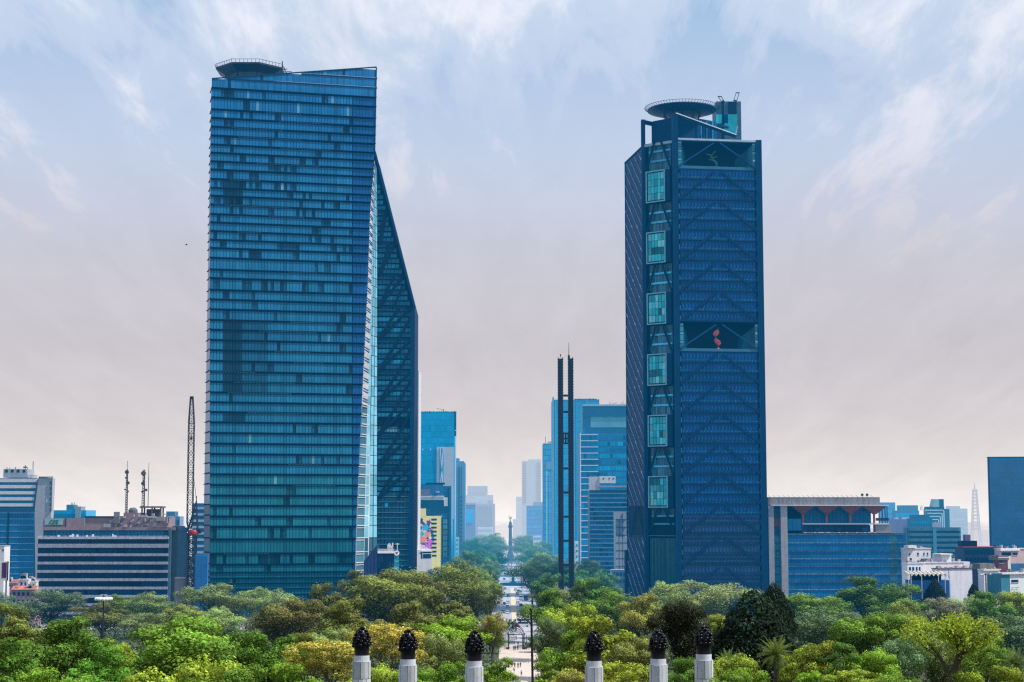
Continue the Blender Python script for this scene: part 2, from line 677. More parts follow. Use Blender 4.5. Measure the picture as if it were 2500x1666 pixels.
    rows = [zc + 4.6 * k for k in range(8)]
    n = 52
    for k in range(n):
        s0 = sL(zc) + (sR(zR) - sL(zc)) * k / n + .005
        s1 = sL(zc) + (sR(zR) - sL(zc)) * (k + 1) / n - .005
        for r0 in rows:
            t0, t1 = ztop(s0), ztop(s1)
            if r0 > max(t0, t1) - .3:
                break
            h0, h1 = min(r0 + 4.0, t0), min(r0 + 4.0, t1)
            if min(h0, h1) <= r0 + .1:
                continue
            t = R.uniform(.85, 1.1) * (.86 if k % 2 else 1.0)
            p = R.random()
            if p < .04:
                t = (t * 9, t * 2.2, t * 1.5)
            elif p < .055:
                t *= .25
            mb.face([pl.w(s0, r0 + .15, 0), pl.w(s1, r0 + .15, 0), pl.w(s1, h1, 0), pl.w(s0, h0, 0)], t)
    part(mb, 'parapet_screen', GLASS_BLUE, root)
    mb = MB()
    for r0 in rows[1:]:
        s_start = None
        for k in range(120):
            s = sL(zc) + (sR(zR) - sL(zc)) * k / 119
            if ztop(s) > r0 + .3:
                s_start = s
                break
        if s_start is not None and s_start < sR(r0) - 2:
            pl.box(mb, s_start, sR(r0) + .5, r0 - .55, r0, -.3, .3, .9)
    A, B = pl.w(sL(zL), zL, 0), pl.w(sR(zR), zR, 0)
    mb.bar(A + Vector((0, 0, .15)), B + Vector((0, 0, .15)), .7, .5, 1.0)
    mb.bar(pl.w(sR(zR), zR, 0), pl.w(sR(zs[6]), zs[6], 0), .5, .5, 1.0)
    part(mb, 'screen_frame', STEEL_BLUE, root)
    # curved return at the left corner, in pale lavender glass
    mb = MB()
    rib = MB()
    outer = [(516, 193), (512, 400), (507, 700), (502, 1000), (498, 1230), (498, 1500)]
    o2 = sorted((at(u, v, 786).z, at(u, v, 786).x) for u, v in outer)
    for i in range(len(zs) - 1):
        z1, z0 = zs[i], zs[i + 1]
        x0, x1 = interp(o2, z0), interp(o2, z1)
        f0, f1 = pl.w(sL(z0) - .1, z0, -.1), pl.w(sL(z1) - .1, z1, -.1)
        t = R.uniform(.75, 1.1) if vs[i] < 1233 else .2
        mb.face([(x0, 786, z0 + .5), (f0.x, f0.y, z0 + .5), (f1.x, f1.y, z1), (x1, 786, z1)], (t, t * .98, t))
        rib.bar((x1 - .35, 786, z1), (f1.x + .3, f1.y - .3, z1), .45, .3)
        mb.face([(x0, 786, z0), (x1, 786, z1), (x1 + 2, 830, z1), (x0 + 2, 830, z0)], .6)
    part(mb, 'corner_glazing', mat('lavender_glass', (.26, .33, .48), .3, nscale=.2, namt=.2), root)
    part(rib, 'corner_fins', BAND_DARK, root)
    # sun-struck edge strip and pale glazing between slab and wing
    tabA = [(916, 371), (904, 510), (885, 981), (877, 1028), (867, 1372), (865, 1500)]
    tabB = [(917, 372), (911, 510), (898, 981), (896, 1028), (888, 1372), (887, 1500)]
    tabC = [(918.5, 373), (921, 510), (921, 981), (921, 1028), (921, 1372), (921, 1500)]

    def edge3(tab, D):
        r = sorted((at(u, v, D).z, at(u, v, D).x) for u, v in tab)
        return lambda z: interp(r, z)
    xA, xB, xC = edge3(tabA, 793), edge3(tabB, 803), edge3(tabC, 811)
    w1, w2, dk = MB(), MB(), MB()
    for i in range(len(zs) - 1):
        z1, z0 = zs[i], zs[i + 1]
        if z1 > at(916, 373, 793).z:
            continue
        upper = z0 > at(900, 990, 793).z
        zz0, zz1 = z0 + .15, z1 - .15
        if upper:
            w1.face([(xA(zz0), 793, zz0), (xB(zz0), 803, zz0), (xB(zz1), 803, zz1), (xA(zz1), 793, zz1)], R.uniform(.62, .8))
            for q in (.30, .55):
                zq = z0 + (z1 - z0) * q
                dk.bar((xA(zq) + .05, 792.8, zq + .3), (xB(zq) + .25, 802.8, zq - .1), .22, .22, 4)
        else:
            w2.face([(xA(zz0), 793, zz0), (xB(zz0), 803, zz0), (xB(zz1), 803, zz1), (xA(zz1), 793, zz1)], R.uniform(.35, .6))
            w1.bar((xA(z1), 792.7, z1), (xB(z1), 802.7, z1), .4, .4, .9)
            w1.bar((xA(z1), 792.7, z1 - 1.1), (xB(z1), 802.7, z1 - 1.1), .4, .3, .8)
            w1.bar((xA(z0) + .2, 792.8, z0), (xA(z1) + .2, 792.8, z1), .35, .35, .8)
        for k in range(3):
            f0, f1 = k / 3 + .03, (k + 1) / 3 - .03
            low = z1 < at(900, 1290, 803).z
            t = R.uniform(.75, 1.35) * (.22 if low else 1)
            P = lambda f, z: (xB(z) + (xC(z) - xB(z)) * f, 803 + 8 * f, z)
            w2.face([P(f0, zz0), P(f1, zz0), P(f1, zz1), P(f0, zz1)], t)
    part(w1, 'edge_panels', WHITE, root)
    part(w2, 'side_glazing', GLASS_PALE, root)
    part(dk, 'edge_louvres', BAND_DARK, root)
    # set-back wing with sloping roof line and exposed diagonal braces
    wp = Plane((xpx(860, 812, 900), 812), (xpx(1012, 814, 900), 814))
    apex, knee = wp.sz(915, 371), wp.sz(1012, 752)
    sE = knee[0]
    s0 = wp.sz(905, 900)[0]
    top = lambda s: apex[1] + (knee[1] - apex[1]) * max(0, (s - apex[0])) / (knee[0] - apex[0])
    right = lambda z: sE if z <= knee[1] else apex[0] + (sE - apex[0]) * (apex[1] - z) / (apex[1] - knee[1])
    mb = MB()
    A = [(s0, 0), (sE, 0), (sE, knee[1]), (apex[0], apex[1]), (s0, apex[1])]
    f = [wp.w(s, z, -.6) for s, z in A]
    bk = [p + Vector((0, 34, 0)) for p in f]
    mb.face(f, .7)
    for i in range(len(f)):
        j = (i + 1) % len(f)
        mb.face([f[j], f[i], bk[i], bk[j]], .8)
    part(mb, 'wing_body', BAND_DARK, root)
    fl = [knee[1] + (379 + k * 26.1 - 752) / -1.0 * (812 / FPX) for k in range(0, 40)]
    fz = [wp.sz(960, 372 + 25.9 * k)[1] for k in range(44)]
    for i in range(len(fz) - 1):
        z1, z0 = fz[i], max(0.0, fz[i + 1])
        if z1 < 1:
            break
        v = 372 + 25.9 * i
        mb = MB()
        e = min(right(z1), right(z0)) - 1.2
        if e - s0 < 2:
            continue
        if 995 < v < 1025:
            continue
        nr = 2
        for r in range(nr):
            q0, q1 = z0 + (z1 - z0) * (r / nr) + .4, z0 + (z1 - z0) * ((r + 1) / nr) - .4
            nn = max(2, int((e - s0) / 1.7))
            for k in range(nn):
                a, b = s0 + (e - s0) * k / nn + .1, s0 + (e - s0) * (k + 1) / nn - .1
                t = R.uniform(.9, 1.35) * (1.2 if r == 0 else .85)
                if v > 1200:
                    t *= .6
                if 620 < v < 1250 and r == 1 and R.random() < .03:
                    t = 3.5
                wp.quad(mb, a, b, q0, q1, -.15, (t * .7, t * 1.0, t * .85))
        part(mb, 'wing_window_row', GLASS_TEAL, root)
        mb = MB()
        if v > 1200:
            for q in (0, .5):
                zq = z0 + (z1 - z0) * q
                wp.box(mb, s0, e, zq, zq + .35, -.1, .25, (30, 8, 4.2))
        else:
            wp.box(mb, s0, e, z1 - .3, z1 + .25, -.3, .3, 1.3)
        part(mb, 'wing_floor_band', BAND_DARK, root)
    zk = [wp.sz(960, v)[1] for v in (518, 596, 674, 752, 830, 908, 986, 1064, 1142, 1220)]
    sb0, sb1 = wp.sz(924, 900)[0], sE - 1.6
    for i in range(len(zk) - 1):
        mb = MB()
        z1, z0 = zk[i], zk[i + 1]
        e1 = min(right(z1) - 1.5, sb1)
        wp.bar(mb, (sb0, z0), (sb0 + (e1 - sb0) * .62, z1), .3, .75, .7, h=1.25)
        wp.bar(mb, (sb0, z0), (e1, z1), .3, .77, .7, h=1.25)
        if e1 - sb0 > 8:
            wp.bar(mb, (sb0 + (e1 - sb0) * .62, z0), (e1, z0 + (z1 - z0) * .75), .3, .72, .7, h=1.1)
        part(mb, 'wing_brace', BAND_DARK, root)
        mb = MB()
        wp.box(mb, s0, right(z1) - .8, z1 - .5, z1 + .5, 0, .65, 1.2)
        part(mb, 'wing_girder', BAND_DARK, root)
    mb = MB()
    mb.bar(wp.w(apex[0], apex[1], .3), wp.w(sE, knee[1], .3), 1.0, 2.2, 1.0, up=wp.n)
    wp.box(mb, sE - 1.9, sE + .2, 0, knee[1], -.3, .8, 1.0)
    part(mb, 'wing_edge_frame', STEEL_BLUE, root)
    mb = MB()
    z1, z0 = wp.sz(960, 1043)[1], wp.sz(960, 1054)[1]
    for k in range(9):
        a = s0 + 1.5 + k * 1.3
        wp.quad(mb, a, a + 1.0, z0, z1, .1, R.uniform(.7, 1.3))
    part(mb, 'terrace_glazing', GLASS_PALE, root)
    # helipad on the roof
    hc = at(612, 182, 800)
    deck = MB()
    r = 17.0
    oct8 = [(hc.x + r * math.cos(PI / 8 + k * PI / 4), hc.y + r * math.sin(PI / 8 + k * PI / 4)) for k in range(8)]
    zt = hc.z + 1.0
    small = [(hc.x + (x - hc.x) * .72, hc.y + (y - hc.y) * .72) for x, y in oct8]
    for i in range(8):
        j = (i + 1) % 8
        deck.face([(*oct8[i], zt), (*oct8[j], zt), (*oct8[j], zt + .8), (*oct8[i], zt + .8)])
        deck.face([(*small[i], zt - 2.7), (*small[j], zt - 2.7), (*oct8[j], zt), (*oct8[i], zt)])
    deck.face([(*p, zt + .8) for p in oct8])
    deck.face([(*p, zt - 2.7) for p in reversed(small)])
    hp = part(deck, 'helipad', STEEL_DARK, root)
    rail = MB()
    for i in range(8):
        j = (i + 1) % 8
        a, b = Vector((*oct8[i], zt + .8)), Vector((*oct8[j], zt + .8))
        rail.bar(a + Vector((0, 0, 1.5)), b + Vector((0, 0, 1.5)), .16)
        for k in range(7):
            p = a.lerp(b, k / 7)
            out = (p - Vector((hc.x, hc.y, p.z))).normalized() * .5
            rail.bar(p, p + out + Vector((0, 0, 1.5)), .14)
    subpart(rail, 'railing', STEEL_DARK, hp, root)
    leg = MB()
    for k in range(8):
        x, y = small[k]
        leg.bar((x, y, zt - 2.7), (hc.x + (x - hc.x) * .6, hc.y + (y - hc.y) * .6, zs[0] - 1), .55)
        leg.bar((x, y, zt - 2.7), (hc.x + (x - hc.x) * 1.1, hc.y + (y - hc.y) * 1.1, zs[0] - 1), .4)
    subpart(leg, 'supports', STEEL_DARK, hp, root)
    mast = MB()
    m0 = at(689, 172, 795)
    mast.bar((m0.x, m0.y, m0.z - 3), (m0.x, m0.y, at(689, 150, 795).z), .45)
    mast.bar((m0.x - 2, m0.y, m0.z), (m0.x + 2.4, m0.y, m0.z + .6), .3)
    mast.bar((m0.x + 1, m0.y, m0.z + 1.4), (m0.x + 2, m0.y, m0.z - 2), .25)
    x2 = at(700, 172, 795).x
    for dxx in (0, 2.2):
        mast.bar((x2 + dxx, m0.y, m0.z - 3.5), (x2 + dxx, m0.y, m0.z - .6), .25)
    mast.bar((x2, m0.y, m0.z - .6), (x2 + 2.2, m0.y, m0.z - .6), .25)
    part(mast, 'roof_mast', STEEL_DARK, root)


build_left_tower()


# ---- dark annex at the foot of the wing
def build_annex():
    R = random.Random(5)
    pl = upl(888, 745, 975, 748, 1380)
    root = thing('annex_block', 'low dark glass annex with slanted roof panel at the foot of the left tower', 'building', tuple(pl.w(8, 0)))
    P = lambda u, v, o=0.0: pl.w(*pl.sz(u, v), o)
    mb = MB()
    prof = [pl.sz(u, v) for u, v in ((888, 1500), (921, 1500), (921, 1330), (888, 1371))]
    f = [pl.w(s, max(0, z), 0) for s, z in prof]
    b = [p + Vector((0, 12, 0)) for p in f]
    mb.face(f)
    for i in range(4):
        j = (i + 1) % 4
        mb.face([f[j], f[i], b[i], b[j]])
    for k in range(9):
        s = prof[0][0] + .4 + k * .62
        pl.box(mb, s, s + .3, 0, min(prof[3][1] - .3 + k * .8, prof[2][1] - .5), 0, .1, R.uniform(.8, 1.9))
    part(mb, 'slanted_wall', mat('indigo_cladding', (.010, .030, .11), .4, nscale=.3, namt=.2), root)
    s0, s1 = pl.sz(921.5, 1400)[0], pl.sz(962, 1400)[0]
    zt = pl.sz(940, 1346)[1]
    mb = MB()
    pl.box(mb, s0, s1, 0, zt - 1, -10, 0)
    w = part(mb, 'wall', BAND_DARK, root)
    mb = MB()
    for r in range(5):
        for k in range(6):
            a = s0 + .2 + k * 1.17
            pl.quad(mb, a, a + 1.05, zt - 4.6 - r * 3, zt - 1.8 - r * 3, .12, R.uniform(.5, 1.3))
    subpart(mb, 'windows', GLASS_DARK, w, root)
    mb = MB()
    s2 = pl.sz(974, 1400)[0]
    pl.box(mb, s1, s2, 0, zt - 2.2, -8, .1)
    for k in range(5):
        pl.box(mb, s1 + .2, s2 - .2, zt - 4.5 - 3 * k, zt - 4.2 - 3 * k, .1, .2, 3)
    part(mb, 'glass_bay', mat('aqua_glass', (.03, .24, .33), .25, nscale=.3, namt=.3), root)
    mb = MB()
    pl.box(mb, s0, s1 + .2, zt - .95, zt + .1, -.5, .35)
    for k in range(16):
        pl.box(mb, s0 + .1 + k * .46, s0 + .32 + k * .46, zt + .1, zt + .8, -.1, .1, .7)
    pl.box(mb, s0, s1, zt + .8, zt + .95, -.1, .1, .9)
    part(mb, 'cornice', WHITE, root)
    mb = MB()
    for (u, h) in ((947, 2.8), (949.5, 3.4), (952, 3.2), (955, 2.4), (958.5, 3.6)):
        s = pl.sz(u, 1340)[0]
        pl.box(mb, s, s + .28, zt, zt + h, -1.2, -.9)
        pl.box(mb, s - .12, s + .4, zt + h * .5, zt + h, -1.3, -.85, .9)
    s = pl.sz(970, 1340)[0]
    pl.box(mb, s, s + .25, zt - .8, zt + 3.4, -1.2, -.9)
    pl.box(mb, s - .7, s + 1, zt + 2.9, zt + 3.2, -1.2, -.9)
    part(mb, 'roof_antennas', WHITE, root)
    sg = thing('round_sign', 'small round white sign with red mark on the annex corner', 'sign', tuple(pl.w((s1 + s2) / 2, zt - 1.6, .5)))
    c = pl.w((s1 + s2) / 2, zt - .8, .35)
    mb = MB()
    n = 16
    for o0, o1, r in ((0, .25, 1.15),):
        ring = [(math.cos(2 * PI * k / n) * r, math.sin(2 * PI * k / n) * r) for k in range(n)]
        A = [c + pl.e * x + Vector((0, 0, y)) + pl.n * o1 for x, y in ring]
        B = [c + pl.e * x + Vector((0, 0, y)) + pl.n * o0 for x, y in ring]
        mb.face(A)
        for k in range(n):
            mb.face([B[k], B[(k + 1) % n], A[(k + 1) % n], A[k]])
    part(mb, 'sign_disc', WHITE, sg)
    mb = MB()
    for (x, y, w_, h_) in ((-.35, .15, .3, .7), (.0, -.1, .3, .9), (.35, .2, .25, .6)):
        p = c + pl.e * x + Vector((0, 0, y)) + pl.n * .3
        mb.bar(p - Vector((0, 0, h_ / 2)), p + Vector((0, 0, h_ / 2)), w_, .06)
    part(mb, 'sign_mark', RED, sg)


build_annex()


# ================================================================== right tower (exo-skeleton, sky boxes)
def build_right_tower():
    R = random.Random(7)
    c1 = (xpx(1574, 808, 800), 808.0)
    c2 = (xpx(1652, 797, 800), 797.0)
    c3 = (xpx(1858, 803, 800), 803.0)
    c0 = (xpx(1529, 836, 800), 836.0)
    base = ((c2[0] + c3[0]) / 2, 815.0, 0.0)
    root = thing('office_tower', 'tall navy tower with bright cyan corner boxes and round helipad, right of the avenue', 'tower', base)
    rp, lp, fp = Plane(c2, c3), Plane(c1, c2), Plane(c0, c1)
    roof = rp.sz(1660, 338)[1]
    # core volume
    mb = MB()
    inset = 1.2
    poly = [tuple(fp.w(.3, 0, -inset).xy), tuple(lp.w(.3, 0, -inset).xy), tuple(rp.w(.2, 0, -inset - .4).xy), tuple(rp.w(rp.len, 0, -inset).xy), (c3[0] + 3, 845), (c0[0] + 8, 862)]
    zl2 = rp.sz(1660, 857)[1]
    zl2t = rp.sz(1660, 787)[1]
    zl1 = rp.sz(1660, 411)[1]
    mb.prism(poly, 0, zl2, .8)
    # behind the two loggias the core steps back
    poly_in = [poly[0], poly[1], tuple(rp.w(.2, 0, -9).xy), tuple(rp.w(rp.len, 0, -9).xy), poly[4], poly[5]]
    mb.prism(poly_in, zl2, zl2t, .7)
    mb.prism(poly, zl2t, zl1, .8)
    fz = at(1550, 372, 820).z
    poly_in2 = [tuple(lp.w(-1.5, 0, -inset - 1).xy)] + poly_in[1:5] + [(c0[0] + 16, 862)]
    mb.prism(poly_in2, zl1, roof - .3, .7)
    part(mb, 'tower_core', BAND_DARK, root)
    # ---- right face: storeys of folded sun screens
    V0, DV = 412.0, 24.85
    W = rp.len
    sa, sb = 1.5, W - 1.3
    for k in range(43):
        v = V0 + DV * k
        if k in (15, 16, 17):
            continue
        z1, z0 = rp.sz(1660, v)[1], max(0, rp.sz(1660, v + DV)[1])
        if z1 < 1:
            break
        mb = MB()
        h = z1 - z0
        n = 22
        w = (sb - sa - 1.2) / n
        zm = z0 + h * .33
        lowk = k > 33
        lift = R.uniform(.9, 1.1)
        for i in range(n * 2):
            s0 = sa + .6 + i * w / 2
            s1 = s0 + w / 2
            o0, o1 = (.0, .55) if i % 2 == 0 else (.55, .0)
            t = R.uniform(.85, 1.15) * lift * (1.0 if i % 2 == 0 else .82)  # every other fold darker: fold shading painted into the tint
            mb.face([rp.w(s0, zm, o0), rp.w(s1, zm, o1), rp.w(s1, z1 - .1, o1 * .3), rp.w(s0, z1 - .1, o0 * .3)], t)
            # scalloped lower hem, paler
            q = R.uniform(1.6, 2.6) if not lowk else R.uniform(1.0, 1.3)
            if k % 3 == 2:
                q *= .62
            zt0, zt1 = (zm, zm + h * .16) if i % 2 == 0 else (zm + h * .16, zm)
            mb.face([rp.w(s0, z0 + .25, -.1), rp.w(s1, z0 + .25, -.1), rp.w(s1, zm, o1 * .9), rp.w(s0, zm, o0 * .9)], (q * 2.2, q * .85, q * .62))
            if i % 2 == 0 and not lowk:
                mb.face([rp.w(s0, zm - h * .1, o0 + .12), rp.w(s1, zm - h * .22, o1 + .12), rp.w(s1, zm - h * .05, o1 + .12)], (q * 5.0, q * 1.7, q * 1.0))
        part(mb, 'sun_screen_row', GLASS_DEEP if not lowk else mat('royal_blue_screen', (.008, .068, .22), .35, nscale=.3, namt=.25), root)
        mb = MB()
        rp.box(mb, sa, sb, z0, z0 + .25, -.9, .62, 1.2)
        for s in (sa + .15, sb - .35):
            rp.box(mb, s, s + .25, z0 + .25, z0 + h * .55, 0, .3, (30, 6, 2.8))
        if lowk and k % 2 == 0:
            for i in range(n):
                s = sa + .6 + (i + .5) * w
                zc = z0 + h * .62
                mb.face([rp.w(s - .55, zc, .68), rp.w(s, zc - .75, .68), rp.w(s + .55, zc, .68), rp.w(s, zc + .75, .68)], .5)
        part(mb, 'floor_band', STEEL_BLUE, root)
    # big chevron braces, three storeys each
    for k in range(15):
        if k in (5,):
            continue
        vt, vb = V0 + DV * 3 * k + 5, V0 + DV * 3 * (k + 1)
        zt_, zb_ = rp.sz(1660, vt)[1], rp.sz(1660, vb)[1]
        if zb_ < 0:
            break
        mb = MB()
        mid = W * .5
        rp.bar(mb, (sa, zb_), (mid - 1.5, zt_), .3, .66, .8, h=1.05)
        rp.bar(mb, (sb, zb_), (mid + 1.5, zt_), .3, .66, .8, h=1.05)
        part(mb, 'chevron_brace', mat('brace_navy', (.003, .040, .13), .6, ior=1.2, nscale=.2, namt=.2), root)
    # loggias
    for (v0, v1, nm) in ((786.5, 857, 0), (342, 411, 1)):
        z1, z0 = rp.sz(1660, v0)[1], rp.sz(1660, v1)[1]
        mb = MB()
        rp.box(mb, sa, sb, z0 - .3, z0, -9, .4, 1.5)
        lg = part(mb, 'loggia_floor', STEEL_BLUE, root)
        mb = MB()
        rp.box(mb, sa + .3, sb - .3, z0, z0 + 1.3, .1, .25, 1.0)
        subpart(mb, 'balustrade', mat('smoky_glass', (.03, .16, .26), .2, nscale=.3, namt=.2), lg, root)
        mb = MB()
        h = z1 - z0
        for s0, s1 in ((sa, sa + 1.7), (sb - 1.7, sb)):
            mb = MB()
            for i in range(3):
                rp.quad(mb, s0, s1, z0 + 1 + i * h * .3, z0 + .7 + (i + 1) * h * .3, -.1, R.uniform(.7, 1.2))
                rp.quad(mb, s0, s1, z0 + h * .3 * (i + 1) - .2, z0 + h * .3 * (i + 1) + .7, .02, 1.8)
            subpart(mb, 'edge_glazing', mat('sea_glass', (.04, .24, .33), .25, nscale=.3, namt=.3), lg, root)
        # splayed side glazing inside
        for side in (0, 1):
            mb = MB()
            for i in range(4):
                f0, f1 = i / 4, (i + 1) / 4
                s_out, s_in = (sb - 1.8, sb - 8) if side else (sa + 1.8, sa + 6)
                a, b = s_out + (s_in - s_out) * f0, s_out + (s_in - s_out) * f1
                mb.face([rp.w(a, z0, -.2 - 8 * f0), rp.w(b, z0, -.2 - 8 * f1), rp.w(b, z1 - 1.5 - 5.5 * f1, -.2 - 8 * f1), rp.w(a, z1 - 1.5 - 5.5 * f0, -.2 - 8 * f0)], R.uniform(.35, .8))
            subpart(mb, 'side_glazing', mat('sea_glass', (.04, .24, .33)), lg, root)
        mb = MB()
        mid = W * .5
        rp.bar(mb, (sa, z0 + 1), (mid - 1.5, z1 - 1), .7, .4, 1.6, h=.6)
        rp.bar(mb, (sb, z0 + 1), (mid + 1.5, z1 - 1), .7, .4, 1.6, h=.6)
        if nm:
            rp.bar(mb, (sb - 9, z0 + h * .55), (sb, z0), .8, .4, .8, h=.6)
        subpart(mb, 'loggia_brace', STEEL_BLUE, lg, root)
    # roof slab edge
    mb = MB()
    rp.box(mb, 0, W - .4, roof - .9, roof, -1, .9, 1.0)
    lp.box(mb, 0.6, lp.len, roof - 2.2, roof - 1.0, -1, .6, .8)
    part(mb, 'roof_edge', STEEL_LIGHT, root)
    mb = MB()
    mb.prism([tuple(lp.w(.5, 0, -1).xy), tuple(rp.w(0.3, 0, -1).xy), tuple(rp.w(W, 0, -1).xy), (c3[0] + 3, 845), (c0[0] + 14, 858)], roof - 1.4, roof - .5, 1)
    part(mb, 'roof_slab', STEEL_BLUE, root)
    # mega columns
    ztop2 = rp.sz(1650, 281)[1]
    zt1 = lp.sz(1572, 293)[1]
    for (p, w, zt) in ((c1, 1.9, zt1), (c2, 2.9, ztop2), (c3, 2.9, roof + .2)):
        mb = MB()
        mb.box(p[0] - w / 2, p[0] + w / 2, p[1] - 1.1, p[1] + w, 0, zt, 1.0)
        mb.box(p[0] - w / 2 + .2, p[0] - w / 2 + .45, p[1] - 1.2, p[1] - 1.1, 0, zt, 1.8)
        part(mb, 'mega_column', STEEL_BLUE, root)
    # ---- left facet with fine diagonal lattice
    zf0, zf1 = fp.sz(1527, 398)[1], fp.sz(1568, 358)[1]
    ftop = lambda s: zf0 + (zf1 - zf0) * s / fp.len
    zo1, zo0 = fp.sz(1540, 1237)[1], fp.sz(1540, 1309)[1]
    mb = MB()
    for (q0, q1) in ((0.0, zo0), (zo1, None)):
        nrow = 1
        mb.face([fp.w(0, q0), fp.w(fp.len - 1, q0), fp.w(fp.len - 1, q1 if q1 else ftop(fp.len)), fp.w(0, q1 if q1 else ftop(0))], 1.0)
    part(mb, 'lattice_wall', mat('lattice_navy', (.004, .040, .13), .5, ior=1.2, nscale=.5, namt=.2), root)
    mb = MB()
    pitch, run = 6.4, 4.5
    z = -220.0
    while z < zf1:
        p0, p1 = (0.3, z + 26.0), (fp.len - 1.2, z)
        # each diagonal is a chain of short dashes
        n = 20
        for i in range(n):
            a = (p0[0] + (p1[0] - p0[0]) * i / n, p0[1] + (p1[1] - p0[1]) * i / n + 0)
            b = (p0[0] + (p1[0] - p0[0]) * (i + .86) / n, p0[1] + (p1[1] - p0[1]) * (i + .86) / n)
            # steepen
            for q in range(1):
                pass
            if a[1] > ftop(a[0]) - .6 or b[1] < .5 or (zo0 - .5 < a[1] < zo1 + .5):
                continue
            t = R.uniform(.45, .95) if R.random() < .95 else 1.7
            fp.bar(mb, a, b, .3, .12, t, h=.24)
        z += pitch
    part(mb, 'diagonal_lattice', STEEL_LIGHT, root)
    mb = MB()
    fp.box(mb, -.15, .25, 0, zf0, -.2, .3, 1)
    fp.bar(mb, (0, zf0), (fp.len, zf1), .5, .2, 1.0)
    fp.box(mb, fp.len - 1.4, fp.len - 1.0, 0, zf1, 0, .25, 8)
    part(mb, 'facet_frame', STEEL_BLUE, root)
    mb = MB()
    fp.quad(mb, 0, fp.len - 1, zo0, zo1, -.5, .9)
    fp.bar(mb, (fp.len * .2, zo0), (fp.len * .45, zo1), .5, .1, 2.2)
    fp.bar(mb, (fp.len * .85, zo0), (fp.len * .55, zo1), .5, .1, 2.2)
    fp.box(mb, 0, fp.len - 1, zo0, zo0 + .5, -.4, .1, 3)
    part(mb, 'open_storey', BAND_DARK, root)
    # ---- corner strip: sky boxes, A-frames and little landings between them
    LW = lp.len
    for k in range(6):
        vt = 419 + 148.9 * k
        vb = vt + 76
        z1, z0 = lp.sz(1600, vt)[1], lp.sz(1600, vb)[1]
        b0, b1 = LW * .13, LW * .72
        box = MB()
        lp.box(box, b0, b1 + LW * .16, z0, z1, -1.2, 1.2, .8)
        bx = part(box, 'sky_box', STEEL_BLUE, root)
        gl = MB()
        rows, cols = 4, 5
        for r in range(rows):
            for c in range(cols):
                s0 = b0 + .9 + (b1 - b0 - 1.5) * c / cols + .1
                s1 = b0 + .9 + (b1 - b0 - 1.5) * (c + 1) / cols - .12
                q0 = z0 + .9 + (z1 - z0 - 1.8) * r / rows + .08
                q1 = z0 + .9 + (z1 - z0 - 1.8) * (r + 1) / rows - .1
                t = R.uniform(.6, 1.3)
                pale = R.random() < .35
                if (k == 1 and r == 1 and c > 0) or (k == 2 and r == 1 and c == 3) or (k == 3 and r == 1 and c < 4) or (k == 5 and r == 3 and c < 3) or (k == 4 and r == 1 and c == 3):
                    t *= .25
                lp.quad(gl, s0, s1, q0, q1, 1.26, (t * 7, t * 1.25, t * 1.15) if pale and t > .4 else (t * 1.6, t, t))
        subpart(gl, 'box_window', GLASS_CYAN, bx, root)
        fr = MB()
        e = .42
        lp.box(fr, b0 - .1, b0 + e, z0 - .1, z1 + .1, 1.2, 1.6)
        lp.box(fr, b1 - e, b1 + .1, z0 - .1, z1 + .1, 1.2, 1.6)
        lp.box(fr, b0 + e, b1 - e, z1 - e, z1 + .1, 1.2, 1.6)
        lp.box(fr, b0 + e, b1 - e, z0 - .1, z0 + e, 1.2, 1.6)
        subpart(fr, 'box_frame', mat('aqua_frame_paint', (.25, .52, .60), .5, nscale=.5, namt=.2), bx, root)
    for k in range(-1, 6):
        vt = 419 + 148.9 * k + 76 if k >= 0 else 345
        vb = 419 + 148.9 * (k + 1)
        z1, z0 = lp.sz(1600, vt)[1], lp.sz(1600, vb)[1]
        if k == 5:
            z0 = lp.sz(1600, 1300)[1]
        mb = MB()
        for i, q in enumerate((.62, .30)):
            zq = z0 + (z1 - z0) * q
            lp.box(mb, LW * .18, LW * .86, zq, zq + .9, -.6, .2, R.uniform(1.6, 3.0) if k < 5 else 1.4)
        for i in range(14):
            s = LW * (.16 + .05 * i)
            for q0, q1 in ((.0, .29), (.36, .61), (.68, .96)):
                if k == 5 and q0 < .6:
                    continue
                t = R.uniform(.25, 1.35) * (1.0 if q0 < .5 else .55)
                lp.quad(mb, s, s + LW * .043, z0 + (z1 - z0) * q0, z0 + (z1 - z0) * q1, -.5, t)
        part(mb, 'landing_glazing', mat('lagoon_glass', (.035, .24, .36), .25, nscale=.4, namt=.3), root)
        mb = MB()
        lp.bar(mb, (LW * .12, z0), (LW * .40, z1), .75, .9, 1.0)
        lp.bar(mb, (LW * .90, z0), (LW * .58, z1), .75, .9, 1.0)
        part(mb, 'a_frame_brace', BAND_DARK, root)
    mb = MB()
    zlow = lp.sz(1600, 1309)[1]
    n = 16
    for i in range(n):
        s = LW * .12 + LW * .8 * i / n
        lp.quad(mb, s, s + LW * .8 / n - .12, 0, zlow - 1, .1, R.uniform(.35, .9))
    lp.box(mb, LW * .1, LW * .92, zlow, zlow + .3, 0, .5, 1.6)
    part(mb, 'lobby_glazing', mat('spruce_glass', (.02, .16, .24), .25, nscale=.4, namt=.3), root)
    # ---- roof works
    mb = MB()
    u = lambda uu, D=812: at(uu, 320, D).x
    zb0, zb1 = roof - .5, at(1650, 300, 815).z
    mb.prism([(u(1594), 812), (u(1645), 803), (u(1700), 806), (u(1745), 812), (u(1745), 830), (u(1600), 830)], zb0, zb1, 1)
    pr = part(mb, 'plant_room', STEEL_BLUE, root)
    mb = MB()
    for k in range(12):
        x = u(1666, 806) + k * 1.45
        mb.box(x, x + .9, 805.0 + k * .35, 805.3 + k * .35, roof + .6, zb1 - .6, R.choice([1.2, .5, .7, 2.4]))
